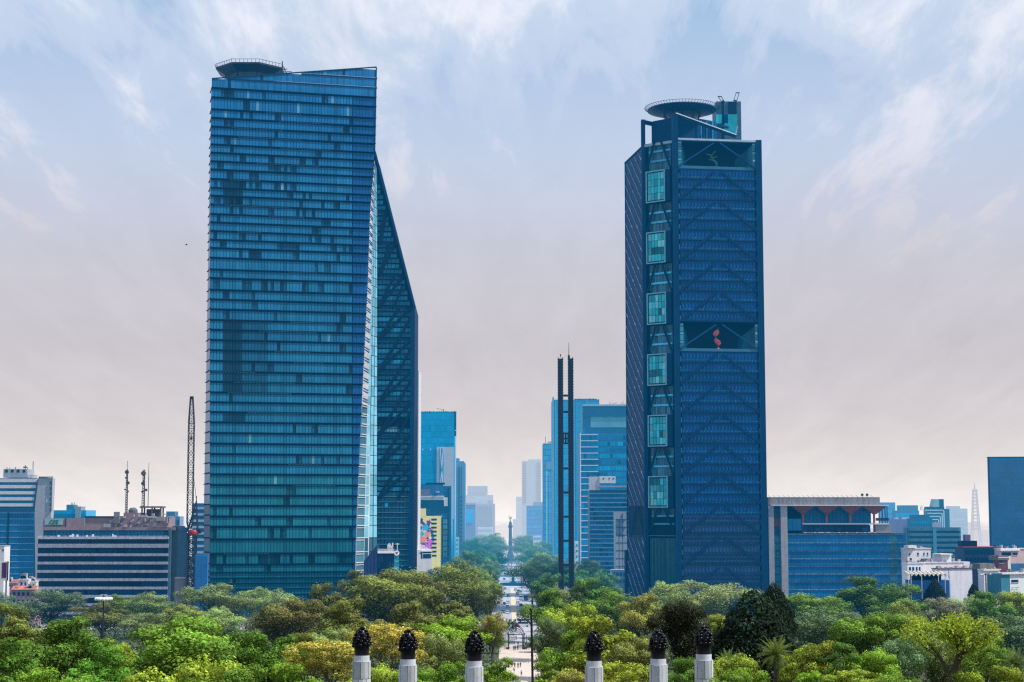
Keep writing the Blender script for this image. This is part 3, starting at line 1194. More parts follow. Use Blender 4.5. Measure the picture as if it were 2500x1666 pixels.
    subpart(mb, 'louvre_panels', GLASS_TEAL, pr, root)
    mb = MB()
    x0, x1 = u(1749, 826), u(1810, 826)
    zc = at(1780, 248, 826).z
    mb.box(x0, x1, 826, 842, roof - .5, zc, 1.0)
    lc = part(mb, 'lift_core', mat('slate_blue_cladding', (.045, .13, .21), .6, nscale=.4, namt=.25), root)
    mb = MB()
    mb.box(u(1778, 826), u(1799, 826), 825.7, 826, at(1780, 278, 826).z, zc - .2, 1)
    mb.box(u(1763, 826), u(1768, 826), 825.4, 826, roof, zc + .4, .8)
    subpart(mb, 'dark_cladding', BAND_DARK, lc, root)
    mb = MB()
    mb.box(x0, u(1778, 826), 825.8, 826, at(1780, 302, 826).z, at(1780, 280, 826).z, 1.4)
    mb.box(u(1768, 826), u(1800, 826), 825.8, 826, at(1780, 325, 826).z, at(1780, 278, 826).z - .3, .8)
    subpart(mb, 'core_glazing', GLASS_CYAN, lc, root)
    # frame on the left column
    mb = MB()
    pA = Vector((c1[0], c1[1], zt1 - 1))
    mb.bar(pA, (u(1602, 818), 818, at(1602, 305, 818).z), 1.5, 1.8)
    mb.bar((u(1594, 816), 816, roof - 1), (u(1594, 816), 816, at(1602, 304, 816).z), 1.2, 1.4)
    part(mb, 'roof_frame', STEEL_BLUE, root)
    # raking beam from the middle column down to the right
    mb = MB()
    a, b = at(1650, 281, 798), at(1797, 334, 806)
    mb.bar(a, b, 1.0, 1.3, .6)
    a2, b2 = at(1700, 292, 808), at(1778, 312, 816)
    mb.bar(a2, b2, .8, 1.0, .8)
    rb = part(mb, 'raking_beam', STEEL_BLUE, root)
    mb = MB()
    mb.bar(a + Vector((0, -.3, .8)), b + Vector((0, -.3, .8)), .9, .45, 1)  # pale strip along the beam paints in its highlight
    subpart(mb, 'beam_highlight', mat('highlight_paint', (.62, .74, .84), .5), rb, root)
    mb = MB()
    mb.bar((u(1795, 806), 806, at(1795, 333, 806).z), (u(1801, 806), 806, at(1801, 308, 806).z), .4, .4, 1)
    part(mb, 'roof_strut', STEEL_LIGHT, root)
    for q in (1700, 1736):
        mb = MB()
        mb.bar((u(q, 806), 806, roof), (u(q, 806), 806, at(q, 300, 806).z), .8, .8, 1)
        part(mb, 'roof_post', STEEL_BLUE, root)
    # helipad disc
    hc = at(1665, 270, 815)
    rad = 86 * 815 / FPX
    mb = MB()
    mb.lathe([(0.01, -2.2), (rad * .45, -2.0), (rad * .82, -1.2), (rad, -.25), (rad, .25), (rad * .99, .3), (0.01, .3)], (hc.x, hc.y, hc.z), 64, 1.0)
    hp = part(mb, 'helipad', mat('deck_underside', (.010, .045, .12), .5, nscale=.3, namt=.2), root)
    mb = MB()
    for k in range(72):
        a = 2 * PI * k / 72
        c, s = math.cos(a), math.sin(a)
        p = Vector((hc.x + rad * c, hc.y + rad * s, hc.z + .2))
        q = Vector((hc.x + (rad + 1.3) * c, hc.y + (rad + 1.3) * s, hc.z + 1.2))
        mb.bar(p, q, .16)
        a2 = 2 * PI * (k + 1) / 72
        mb.bar(q, (hc.x + (rad + 1.3) * math.cos(a2), hc.y + (rad + 1.3) * math.sin(a2), hc.z + 1.2), .16)
    subpart(mb, 'safety_net', STEEL_DARK, hp, root)
    mb = MB()
    for k in range(10):
        a = 2 * PI * k / 10 + .2
        x, y = hc.x + rad * .55 * math.cos(a), hc.y + rad * .55 * math.sin(a)
        x2, y2 = hc.x + rad * .42 * math.cos(a + .2), hc.y + rad * .42 * math.sin(a + .2)
        mb.bar((x, y, hc.z - 1.8), (x2, y2, zb1 - .5), .5)
    subpart(mb, 'supports', STEEL_DARK, hp, root)
    # two window-cleaning cranes on the core
    for (ua, va, ub, vb) in ((1766, 250, 1757, 236), (1795, 246, 1801, 227)):
        mb = MB()
        A, B = at(ua, va, 828), at(ub, vb, 828)
        side = Vector((.75, 0, 0))
        mb.bar(A - side, B - side, .28)
        mb.bar(A + side, B + side, .28)
        mb.bar(B - side * 1.3, B + side * 1.3, .4)
        mb.bar(A - side * 1.3, A + side * 1.3, .5)
        mb.bar(A, A - Vector((0, 0, 2)), .7)
        part(mb, 'cleaning_crane', BLACK, root)
    return rp, roof, sa, sb


RT = build_right_tower()


def loggia_sculptures():
    rp, roof, sa, sb = RT
    mid = rp.len * .5
    R = random.Random(3)
    # twisted red ribbon standing in the mid-height loggia
    z0 = rp.sz(1660, 856)[1]
    mb = MB()
    H = 11.0
    n = 40
    pts = []
    for i in range(n + 1):
        f = i / n
        a = f * 2.6 * PI
        w = 1.5 * (1.0 - .35 * abs(f - .5))
        c = rp.w(mid - .3 + math.sin(a * .9) * .7, z0 + .4 + f * H, -2.6)
        d = Vector((math.cos(a) * w, math.sin(a) * w * .6, 0))
        pts.append((c - d, c + d))
    for i in range(n):
        t = R.uniform(.75, 1.3)
        (a, b), (c, d) = pts[i], pts[i + 1]
        mb.face([a, b, d, c], t)
        off = Vector((0, -.25, 0))
        mb.face([c + off, d + off, b + off, a + off], t)
    o = mb.build('ribbon_sculpture', mat('salmon_red_paint', (.80, .16, .14), .55, nscale=.5, namt=.15), base=tuple(rp.w(mid, z0, -2.6)))
    tag(o, 'twisted salmon red sculpture in the dark loggia halfway up the right tower', 'sculpture')
    z0 = rp.sz(1660, 410)[1]
    mb = MB()
    for i in range(n):
        f = i / n
        a = f * 2.2 * PI
        c = rp.w(mid - .8 + math.sin(a) * 1.3, z0 + .6 + f * 8.5, -2.2)
        w = 1.3 * (1 - .5 * f) * (.7 + .5 * math.cos(a * 1.3) ** 2)
        mb.ball(c, w * .55, 6, 1.2, R.uniform(.7, 1.3))
        if i in (18, 24, 30):
            mb.bar(c, c + Vector((R.choice([-1, 1]) * 2.6, 0, .6)), .7, .5, 1.0)
    o = mb.build('plant_sculpture', mat('verdigris', (.03, .17, .13), .6, nscale=.8, namt=.3), base=tuple(rp.w(mid, z0, -2.2)))
    tag(o, 'green twisting sculpture in the top glazed loggia of the right tower', 'sculpture')


loggia_sculptures()

# ================================================================== other buildings
def block(name, label, u0, u1, vtop, D, depth, wall, DR=None, cat='building', tint=1.0, z0=0.0, group=None):
    pl = upl(u0, D, u1, DR or D, (vtop + 1262) / 2)
    zt = pl.sz((u0 + u1) / 2, vtop)[1]
    root = thing(name, label, cat, tuple(pl.w(pl.len / 2, 0, 0)), group)
    mb = MB()
    pl.box(mb, 0, pl.len, z0, zt, -depth, 0, tint)
    part(mb, 'wall', wall, root)
    return root, pl, zt


def zrow(pl, v):
    return pl.sz(1250, v)[1] if False else zpx(v, (pl.A.y + (pl.A + pl.e * pl.len).y) / 2)


def window_rows(root, pl, s0, s1, ranges, glass, pw, gap, seed=1, off=.15, lo=.75, hi=1.25, dark=0.0, name='window_row'):
    R = random.Random(seed)
    for z0, z1 in ranges:
        if z1 < 1:
            continue
        mb = MB()
        panes(mb, pl, s0, s1, max(.4, z0), z1, pw, gap, off, R, lo, hi, dark)
        part(mb, name, glass, root)


def bands(root, pl, s0, s1, ranges, m, off0=-.2, off1=.3, name='floor_band', tint=1.0):
    for z0, z1 in ranges:
        if z1 < 1:
            continue
        mb = MB()
        pl.box(mb, s0, s1, max(.2, z0), z1, off0, off1, tint)
        part(mb, name, m, root)


def boxpart(root, pl, name, m, u0, u1, vt, vb, off0, off1, tint=1.0):
    mb = MB()
    s0, s1 = pl.sz(u0, (vt + vb) / 2)[0], pl.sz(u1, (vt + vb) / 2)[0]
    z0, z1 = max(0, pl.sz((u0 + u1) / 2, vb)[1]), pl.sz((u0 + u1) / 2, vt)[1]
    pl.box(mb, s0, s1, z0, z1, off0, off1, tint)
    return part(mb, name, m, root)


def dish(mb, c, r, tint=1.0):
    mb.lathe([(0.01, .15 * r), (r * .6, .25 * r), (r, .55 * r), (r * 1.02, .5 * r), (0.01, 0)], (0, 0, 0), 12, tint)


def add_drum(mb, c, r, d=.5, tint=1.0):
    c = Vector(c)
    mb.tube(c + Vector((0, -d, 0)), c, r, r * .9, 12, tint)


# ---- L1 striped tower at the left edge
def b_left_edge():
    D = 905
    pl = upl(-70, D, 92, D, 1200)
    root = thing('striped_tower', 'office tower at the left edge, white striped crown above blue glass floors', 'building', tuple(pl.w(pl.len * .6, 0)))
    zt = pl.sz(40, 1168)[1]
    zm = pl.sz(40, 1236)[1]
    s1 = pl.sz(92, 1200)[0]
    s2 = pl.sz(85, 1350)[0]
    mb = MB()
    pl.box(mb, 0, s2, 0, zm, -28, 0)
    pl.box(mb, 0, s1 - .6, zm, zt, -28, .6)
    part(mb, 'wall', mat('slate_blue_wall', (.03, .12, .25), .6, nscale=.2, namt=.2), root)
    R = random.Random(2)
    P = (1236 - 1180) / 4.0
    for k in range(5):
        v0 = 1170 + k * 14.8
        z1, z0 = pl.sz(40, v0)[1], pl.sz(40, v0 + 7.8)[1]
        mb = MB()
        pl.box(mb, 0, s1 - .4 - k * .35, z0, z1, 0, 1.5)
        part(mb, 'white_band', mat('warm_white_band', (.88, .84, .83), .7, nscale=.3, namt=.1, streak=.12), root)
        if k < 4:
            mb = MB()
            panes(mb, pl, 0, s1 - .8 - k * .35, pl.sz(40, v0 + 14.3)[1], z0 - .15, 1.5, .15, .75, R, .6, 1.3)
            part(mb, 'window_row', GLASS_BLUE, root)
    for k in range(14):
        v0 = 1251 + k * 14.9
        z1, z0 = pl.sz(40, v0)[1], pl.sz(40, v0 + 14.9)[1]
        mb = MB()
        panes(mb, pl, 0, s2 - .4, z0 + .25, z1 - .75, 1.5, .12, .2, R, .7, 1.15)
        part(mb, 'window_row', GLASS_BLUE, root)
        mb = MB()
        n = 40
        for i in range(n):
            a = (s2 - .5) * i / n
            pl.box(mb, a + .15, a + (s2 - .5) / n - .1, z1 - .55, z1 - .1, 0, .35, (2.6, 3.0, 3.2))
        part(mb, 'sill_strip', STEEL_LIGHT if False else mat('powder_blue_sill', (.08, .17, .26), .5), root)
    mb = MB()
    sv = pl.sz(20, 1300)[0]
    pl.box(mb, sv - .5, sv + .5, 0, pl.sz(20, 1252)[1], 0, .45)
    part(mb, 'service_shaft', BAND_DARK, root)
    # leaning concrete pier on the right
    mb = MB()
    f = [pl.w(*pl.sz(u, v), 2.0) for u, v in ((90, 1462), (103, 1462), (127, 1262), (131, 1168), (97, 1165), (88, 1236), (87, 1262))]
    b = [p + Vector((0, 5, 0)) for p in f]
    mb.face(f)
    for i in range(len(f)):
        j = (i + 1) % len(f)
        mb.face([f[j], f[i], b[i], b[j]])
    pier = part(mb, 'concrete_pier', CONC_L, root)
    mb = MB()
    for k in range(6):
        v = 1176 + 13 * k
        a = pl.sz(124, v)
        pl.box(mb, a[0], a[0] + 1.1, a[1] - 1.6, a[1], 2.0, 2.5)
    a = pl.sz(130, 1166)
    pl.box(mb, a[0] - 7, a[0] + .3, a[1] - .1, a[1] + .4, 1, 2.6)
    pl.box(mb, a[0] - .1, a[0] + .2, pl.sz(130, 1243)[1], a[1], 2, 2.6)
    subpart(mb, 'stair_louvres', CONC_D, pier, root)
    mb = MB()
    a = pl.sz(116, 1224)
    pl.box(mb, a[0], a[0] + .5, a[1] - 1.1, a[1] + 1.3, 2.0, 2.15, 1.2)
    subpart(mb, 'slit_window', WHITE, pier, root)
    ph = boxpart(root, pl, 'penthouse', CONC_L, 4, 63, 1145, 1166, -16, -3)
    mb = MB()
    for k in range(4):
        a = pl.sz(12 + k * 14.3, 1150)
        pl.box(mb, a[0] - .7, a[0] + .7, a[1] - .75, a[1] + .75, -3, -2.9)
    for (u, h) in ((9, 1.0), (16, .8), (30, 1.1), (54, 2.2), (60, 1.0), (73, 4.2)):
        a = pl.sz(u, 1145)
        pl.box(mb, a[0] - .15, a[0] + .15, a[1] - .2, a[1] + h, -6, -5.7)
    a = pl.sz(54, 1142)
    pl.box(mb, a[0] - .9, a[0] + .9, a[1], a[1] + .7, -6, -5)
    subpart(mb, 'penthouse_openings', BAND_DARK, ph, root)
    mb = MB()
    for k in range(8):
        a = pl.sz(66 + k * 3.2, 1166)
        pl.box(mb, a[0], a[0] + .15, a[1] - .5, a[1] + 1.1, -1, -.8)
    a, b_ = pl.sz(66, 1166), pl.sz(90, 1166)
    pl.box(mb, a[0], b_[0], a[1] + .95, a[1] + 1.1, -1, -.8)
    part(mb, 'roof_railing', CONC_D, root)


b_left_edge()

# ---- L3 banded office block with the green sign
def b_banded():
    D = 722
    pl = upl(92, D, 413, D, 1350)
    root = thing('banded_block', 'wide dark office block with pale horizontal bands and antenna masts on its pinkish roof', 'building', tuple(pl.w(pl.len / 2, 0)))
    z = lambda v: pl.sz(250, v)[1]
    W = pl.len
    mb = MB()
    pl.box(mb, 0, W, 0, z(1312), -26, 0)
    pl.box(mb, W, W + 3.2, 0, z(1291), -22, -1.4)
    pl.box(mb, 1.6, W + 1.4, z(1312), z(1292), -24, -2)
    part(mb, 'wall', mat('ink_blue_wall', (.010, .035, .075), .5, nscale=.2, namt=.25), root)
    R = random.Random(4)
    spec = [(1311, 1316.5, 1.15), (1328, 1337.5, .85)] + [(1351.5 + 20.3 * k, 1358 + 20.3 * k, .85) for k in range(8)]
    prev = 1318
    for i, (v0, v1, t) in enumerate(spec):
        mb = MB()
        pl.box(mb, -.2, W - .3, z(v1), z(v0), -.3, 1.0, t)
        part(mb, 'pale_band', mat('lilac_grey_band', (.46, .48, .58), .75, nscale=.8, namt=.3, streak=.25), root)
        if i:
            mb = MB()
            panes(mb, pl, .3, W - .8, z(v0) + .1, z(spec[i - 1][1]) - .1, 1.5, .12, .2, R, .5, 1.35, .05)
            part(mb, 'window_row', GLASS_DARK, root)
    mb = MB()
    panes(mb, pl, 2, W + .5, z(1311), z(1295), 1.6, .15, -1.8, R, .5, 1.6, .05)
    part(mb, 'window_row', GLASS_TEAL, root)
    mb = MB()
    for k in range(110):
        s = .2 + k * .5
        pl.box(mb, s, s + .1, z(1311), z(1308), .6, .7, 1)
    for s in (8, 13, 14, 16, 20, 22.5, 31, 31.8):
        pl.box(mb, s, s + R.uniform(.4, 1.0), z(1311), z(1304 + R.uniform(0, 4)), -1.2, -.6, 1.1)
    part(mb, 'terrace_railing', WHITE, root)
    mb = MB()
    pl.box(mb, W - .4, W + .7, 0, z(1290), -4, .2, 1)
    pl.box(mb, W + .9, W + 3.0, 0, z(1285), -18, -.9, .3)
    part(mb, 'end_pier', mat('steel_blue_cladding', (.07, .15, .23), .6, nscale=.4, namt=.25), root)
    # pink roof storey
    sp0, sp1 = pl.sz(103, 1280)[0], pl.sz(428, 1280)[0]
    mb = MB()
    pl.box(mb, sp0, sp1, z(1295), z(1287), -22, -.6)
    pl.box(mb, sp0, pl.sz(205, 1275)[0], z(1287), z(1266), -20, -1.2)
    pl.box(mb, pl.sz(205, 1275)[0], pl.sz(405, 1275)[0], z(1287), z(1263), -20, -2.2, .95)
    pl.box(mb, pl.sz(296, 1275)[0], pl.sz(332, 1275)[0], z(1263), z(1252), -20, -4, .9)
    rs = part(mb, 'roof_storey', PINK, root)
    mb = MB()
    pl.box(mb, pl.sz(204, 1275)[0], pl.sz(276, 1275)[0], z(1263.5), z(1260.5), -21, -1.8)
    pl.box(mb, pl.sz(158, 1275)[0] , pl.sz(159.5, 1275)[0], z(1290), z(1266), -1.2, -.9)
    part(mb, 'roof_coping', BAND_DARK, root)
    # roof clutter
    mb = MB()
    a0, a1 = pl.sz(334, 1250)[0], pl.sz(384, 1250)[0]
    for s in (a0, (a0 + a1) * .5, a1 - .6):
        pl.box(mb, s, s + .6, z(1262), z(1238), -9, -8.4)
        pl.box(mb, s, s + .6, z(1262), z(1238), -14, -13.4)
    pl.box(mb, a0 - .6, a1 + .5, z(1240), z(1236), -15, -8)
    pl.box(mb, a0 + 1.5, a1 - 1, z(1262), z(1243), -14, -12, .8)
    part(mb, 'roof_pavilion', mat('dusky_concrete', (.17, .13, .15), .8, nscale=.4, namt=.2), root)
    mb = MB()
    c = pl.w(*pl.sz(317, 1249), -6)
    mb.lathe([(.01, -1.5), (1.9, -1.4), (2.0, .6), (1.2, 1.5), (.01, 1.7)], tuple(c), 14)
    part(mb, 'water_tank', CONC_D, root)
    mb = MB()
    for (u, v0, v1, w, t) in ((262, 1279, 1288, 3.2, .9), (276, 1270, 1277, 3.4, .5), (306, 1281, 1287, 1.2, 1.0), (392, 1262, 1272, 3.5, .7), (372, 1269, 1274, 2.0, .6), (350, 1258, 1263, 3, .9), (404, 1277, 1285, 2.2, .3),
                              (284, 1263, 1250, 2.4, .55), (285, 1262, 1278, 1.8, .4), (378, 1276, 1287, 1.5, .8)):
        s = pl.sz(u, 1275)[0]
        pl.box(mb, s - w / 2, s + w / 2, z(max(v0, v1)), z(min(v0, v1)), -1.0, R.uniform(-.3, .3), t)
    for k in range(26):
        s = pl.sz(R.uniform(262, 400), 1275)[0]
        v = R.uniform(1255, 1290)
        pl.box(mb, s, s + R.uniform(.2, 1.1), z(v), z(v) + R.uniform(.3, 1.0), -2.1, R.uniform(-1.9, -.5), R.uniform(.25, 1.1))
    part(mb, 'roof_units', CONC_L, root)
    c = pl.w(*pl.sz(411, 1266), -5)
    mb = MB()
    mb.lathe([(.05, 0), (1.1, .5), (1.3, .9), (1.2, .9), (.05, .2)], tuple(c), 12)
    mb.bar(c, c - Vector((0, 0, 1.6)), .2)
    part(mb, 'roof_dish', WHITE, root)

    # sign on the parapet
    sg = thing('rooftop_sign', 'pale rooftop sign board with dark green letters on the banded block', 'sign', tuple(pl.w(pl.sz(130, 1275)[0], z(1284), -.8)))
    mb = MB()
    pl.box(mb, pl.sz(108, 1274)[0], pl.sz(152, 1274)[0], z(1281.5), z(1267), -1.1, -.7)
    part(mb, 'sign_panel', mat('aqua_sign_board', (.30, .52, .56), .5, nscale=.4, namt=.1), sg)
    cu = bpy.data.curves.new('letters', 'FONT')
    cu.body = 'CFE'
    cu.size = 2.35
    cu.extrude = .04
    cu.shear = .2
    cu.offset = .05
    to = bpy.data.objects.new('letters', cu)
    dg = bpy.context.evaluated_depsgraph_get()
    COL.objects.link(to)
    bpy.context.view_layer.update()
    dg = bpy.context.evaluated_depsgraph_get()
    me = bpy.data.meshes.new_from_object(to.evaluated_get(dg))
    bpy.data.objects.remove(to)
    ca = me.color_attributes.new('tint', 'FLOAT_COLOR', 'CORNER')
    ca.data.foreach_set('color', [1.0] * (4 * len(me.loops)))
    me.materials.clear()
    me.materials.append(GREEN_SIGN)
    lo = bpy.data.objects.new('sign_lettering', me)
    COL.objects.link(lo)
    lo.parent = sg
    p = pl.w(pl.sz(118, 1274)[0], z(1279.5), -.62)
    lo.location = p - Vector(sg['base'])
    lo.rotation_euler = (PI / 2, 0, 0)
    mb = MB()
    pl.box(mb, pl.sz(124, 1274)[0], pl.sz(150, 1274)[0], z(1283.3), z(1281.9), -1, -.65)
    part(mb, 'sign_underline', GREEN_SIGN, sg)

    # antenna masts
    def mast(label, u, vb, vt, w, dishes, whip):
        b = pl.w(*pl.sz(u, vb), -8)
        t = z(vt) 
        m = thing('antenna_mast', label, 'antenna', tuple(b), 'masts on the banded block roof')
        mb = MB()
        H = t - b.z
        for i, (ox, oy) in enumerate(((-1, -.6), (1, -.6), (0, 1.1))):
            mb.bar(b + Vector((ox * w, oy * w, 0)), Vector((b.x + ox * w * .55, b.y + oy * w * .55, t)), .2)
        n = int(H / 1.0)
        for k in range(n):
            f0, f1 = k / n, (k + 1) / n
            for (ox, oy), (qx, qy) in (((-1, -.6), (1, -.6)), ((1, -.6), (0, 1.1)), ((0, 1.1), (-1, -.6))):
                a0, a1 = w * (1 - .45 * f0), w * (1 - .45 * f1)
                mb.bar((b.x + ox * a0, b.y + oy * a0, b.z + H * f0), (b.x + qx * a1, b.y + qy * a1, b.z + H * f1), .12)
        part(mb, 'lattice', mat('rusty_steel', (.05, .025, .03), .6, nscale=1, namt=.4), m)
        for (du, v, r, lt) in dishes:
            c = pl.w(*pl.sz(u + du, v), -6.6)
            mb = MB()
            add_drum(mb, c, r, -.7, .5 + lt)
            mb.bar(c, Vector((b.x, b.y, c.z)), .15)
            part(mb, 'dish', CONC_D, m)
        if whip:
            mb = MB()
            mb.bar((b.x, b.y, t), (b.x, b.y, z(whip)), .14)
            part(mb, 'whip_antenna', STEEL_DARK, m)
    mast('thin lattice antenna mast on the banded block, left of the two dish masts', 298, 1253, 1145, .45,
         [(2.5, 1152, .9, .1), (5, 1178.5, .75, .05), (5, 1199.5, .45, .6), (-2, 1195, .35, .1), (1, 1166, .5, .2)], 1124)
    mast('stouter lattice antenna mast carrying one big round dish at its top', 340, 1237, 1146, .62,
         [(1.5, 1155, 1.1, .4), (2.5, 1173, .5, .5), (-1, 1200, .4, .1), (8, 1196, .6, .3), (0, 1180, .8, .1), (-2, 1200.5, .4, .6)], None)
    b = pl.w(*pl.sz(351.5, 1236), -8)
    mb = MB()
    mb.tube(b, (b.x, b.y, z(1170)), .16, .14, 6)
    mb.tube((b.x, b.y, z(1170)), (b.x, b.y, z(1128)), .14, .08, 6)
    o = mb.build('whip_mast', STEEL_DARK, base=tuple(b))
    tag(o, 'slim single pole antenna right of the dish mast on the banded block', 'antenna')


b_banded()


def b_left_small():
    R = random.Random(9)
    # blue building between the two
    root, pl, zt = block('blue_office', 'azure glass office with stepped roof boxes behind the green sign', 124, 210, 1246, 1010, 24, GLASS_AZURE)
    window_rows(root, pl, .5, pl.len - .5, [(zt - 5.2 - 4.2 * k, zt - 2.2 - 4.2 * k) for k in range(4)], GLASS_TEAL, 1.8, .15, 3)
    boxpart(root, pl, 'roof_box', mat('teal_cladding', (.04, .20, .30), .5, nscale=.2, namt=.2), 161, 179, 1232.5, 1247, -10, -1)
    boxpart(root, pl, 'roof_box', CONC_L, 184, 198, 1237, 1265, -10, .5, .7)
    mb = MB()
    for u in (170, 173, 177):
        a = pl.sz(u, 1233)
        pl.box(mb, a[0], a[0] + .25, a[1] - .2, a[1] + 1.4, -4, -3.7)
    part(mb, 'roof_antennas', STEEL_DARK, root)
    # pale block right of the banded one
    root, pl, zt = block('pale_blue_office', 'pale blue office with white end wall just right of the banded block', 404, 447, 1261, 960, 20, mat('sky_blue_wall', (.10, .28, .44), .6, nscale=.2, namt=.2))
    boxpart(root, pl, 'end_wall', WHITE, 438, 447.5, 1261, 1400, -20, .4)
    boxpart(root, pl, 'roof_box', mat('slate_blue_wall2', (.08, .18, .28), .6), 404, 425, 1249, 1262, -12, -2)
    window_rows(root, pl, .5, pl.len * .78, [(zt - 4.5 - 4 * k, zt - 2 - 4 * k) for k in range(9)], GLASS_TEAL, 1.6, .3, 5)
    # striped slab behind the crane
    root, pl, zt = block('striped_office', 'blue and white striped office slab right behind the crane', 470, 506, 1229, 900, 20, mat('mid_blue_wall', (.03, .17, .34), .6, nscale=.2, namt=.2))
    bands(root, pl, 0, pl.len, [(zt - 3.2 - 3.3 * k, zt - 2.0 - 3.3 * k) for k in range(14)], STEEL_LIGHT, -.2, .35, 'white_band', 1.2)
    # low clutter left of the crane
    root, pl, zt = block('grey_low_block', 'plain grey low block at the foot of the crane, left side', 428, 455, 1412, 700, 12, CONC, tint=.75)
    boxpart(root, pl, 'cornice', CONC_L, 427.5, 456, 1409.5, 1413, -1, .3)
    root, pl, zt = block('cream_flats', 'narrow cream flats with dark balconies between crane and banded block', 430, 456, 1361, 770, 14, CREAM)
    window_rows(root, pl, .6, pl.len - .6, [(zt - 2.6 - 2.9 * k, zt - 1.0 - 2.9 * k) for k in range(6)], GLASS_DARK, 1.3, .6, 6, name='window_row')
    mb = MB()
    for k in range(7):
        a = pl.sz(431 + R.uniform(0, 22), 1361)
        pl.box(mb, a[0], a[0] + R.uniform(.4, 1.3), a[1], a[1] + R.uniform(.5, 1.6), -3, -1, R.uniform(.4, 1))
    part(mb, 'roof_units', CONC_L, root)
    # bright blue hoarding block
    root, pl, zt = block('blue_hoarding', 'bright blue ribbed hoarding panel between crane and left tower', 478, 509, 1355, 690, .6, BLUEWALL, cat='hoarding', tint=1.7)
    mb = MB()
    for k in range(11):
        s = pl.len * k / 11
        pl.box(mb, s + .1, s + .25, 0, zt - .1, 0, .12, 1.0)
    part(mb, 'ribs', BLUEWALL, root)
    # pink tiled roofs bottom left
    for (u0, u1, v, D, m, lab) in ((18, 46, 1424, 712, 'a', 'small house with dull pink roof near the left edge, beside the billboard'),
                                   (48, 72, 1416, 716, 'b', 'white stepped house with dark window slot left of the banded block'),
                                   (70, 91, 1421, 718, 'c', 'cream house tucked against the banded block at its lower left corner'),
                                   (0, 20, 1436, 708, 'd', 'low grey house with cluttered roof at the left edge'),
                                   (30, 90, 1440, 696, 'e', 'long low rose-walled house in front of the white stepped house')):
        wall = {'a': PINK, 'b': WHITE, 'c': CREAM, 'd': CONC_L, 'e': PINK}[m]
        root, pl, zt = block('small_house', lab, u0, u1, v, D, 9, wall, cat='house', group='small houses at the left')
        mb = MB()
        if m in 'ae':
            for i in range(4):
                a, b = pl.len * i / 4, pl.len * (i + 1) / 4
                mb.face([pl.w(a - .2, zt, .4), pl.w(b, zt, .4), pl.w(b, zt + 1.4, -4), pl.w(a - .2, zt + 1.4, -4)], R.uniform(.8, 1.2))
            part(mb, 'roof', mat('terracotta', (.46, .15, .12), .8, nscale=1, namt=.25), root)
        else:
            pl.box(mb, -.2, pl.len + .2, zt, zt + .35, -9, .25)
            part(mb, 'roof', WHITE, root)
        window_rows(root, pl, .4, pl.len - .4, [(zt - 2.4 - 3 * k, zt - 1.0 - 3 * k) for k in range(2)], GLASS_DARK, 1.9, .9, 8, name='window_row')
        mb = MB()
        for k in range(6):
            s = R.uniform(.2, pl.len - 1)
            hh = R.uniform(.6, 2.4)
            pl.box(mb, s, s + R.uniform(.4, 1.4), zt + .3, zt + .3 + hh, -3, -1.2, R.uniform(.35, 1.1))
        part(mb, 'roof_units', CONC_L, root)
    # billboard
    pl = upl(-12, 600, 19.5, 600, 1395)
    root = thing('billboard', 'framed billboard with dark purple picture at the left edge', 'billboard', tuple(pl.w(pl.len / 2, 0)))
    z = lambda v: pl.sz(5, v)[1]
    mb = MB()
    pl.box(mb, 0, pl.len, z(1418), z(1371), -.5, 0, 1)
    for s in (1.0, pl.len - .8):
        pl.box(mb, s, s + .5, 0, z(1418), -.5, -.1, .3)
    part(mb, 'panel', WHITE, root)
    mb = MB()
    pl.box(mb, pl.sz(5, 1390)[0], pl.sz(16, 1390)[0], z(1411), z(1374), 0, .08, 1)
    part(mb, 'picture', mat('plum_print', (.10, .015, .09), .5, nscale=.6, namt=.4), root)
    mb = MB()
    pl.box(mb, pl.len - .25, pl.len, z(1418), z(1371), -.55, .12)
    part(mb, 'frame', BAND_DARK, root)
    root, pl, zt = block('white_wall_block', 'blank white end wall rising behind the purple billboard', -20, 12, 1334, 700, 8, WHITE)
    mb = MB()
    pl.box(mb, -.2, pl.len + .15, zt, zt + .3, -8, .2, .8)
    part(mb, 'coping', CONC_L, root)
    mb = MB()
    a = pl.sz(6, 1343)
    pl.box(mb, a[0], a[0] + .5, a[1] - .5, a[1] + .4, 0, .1)
    part(mb, 'vent', BAND_DARK, root)


b_left_small()


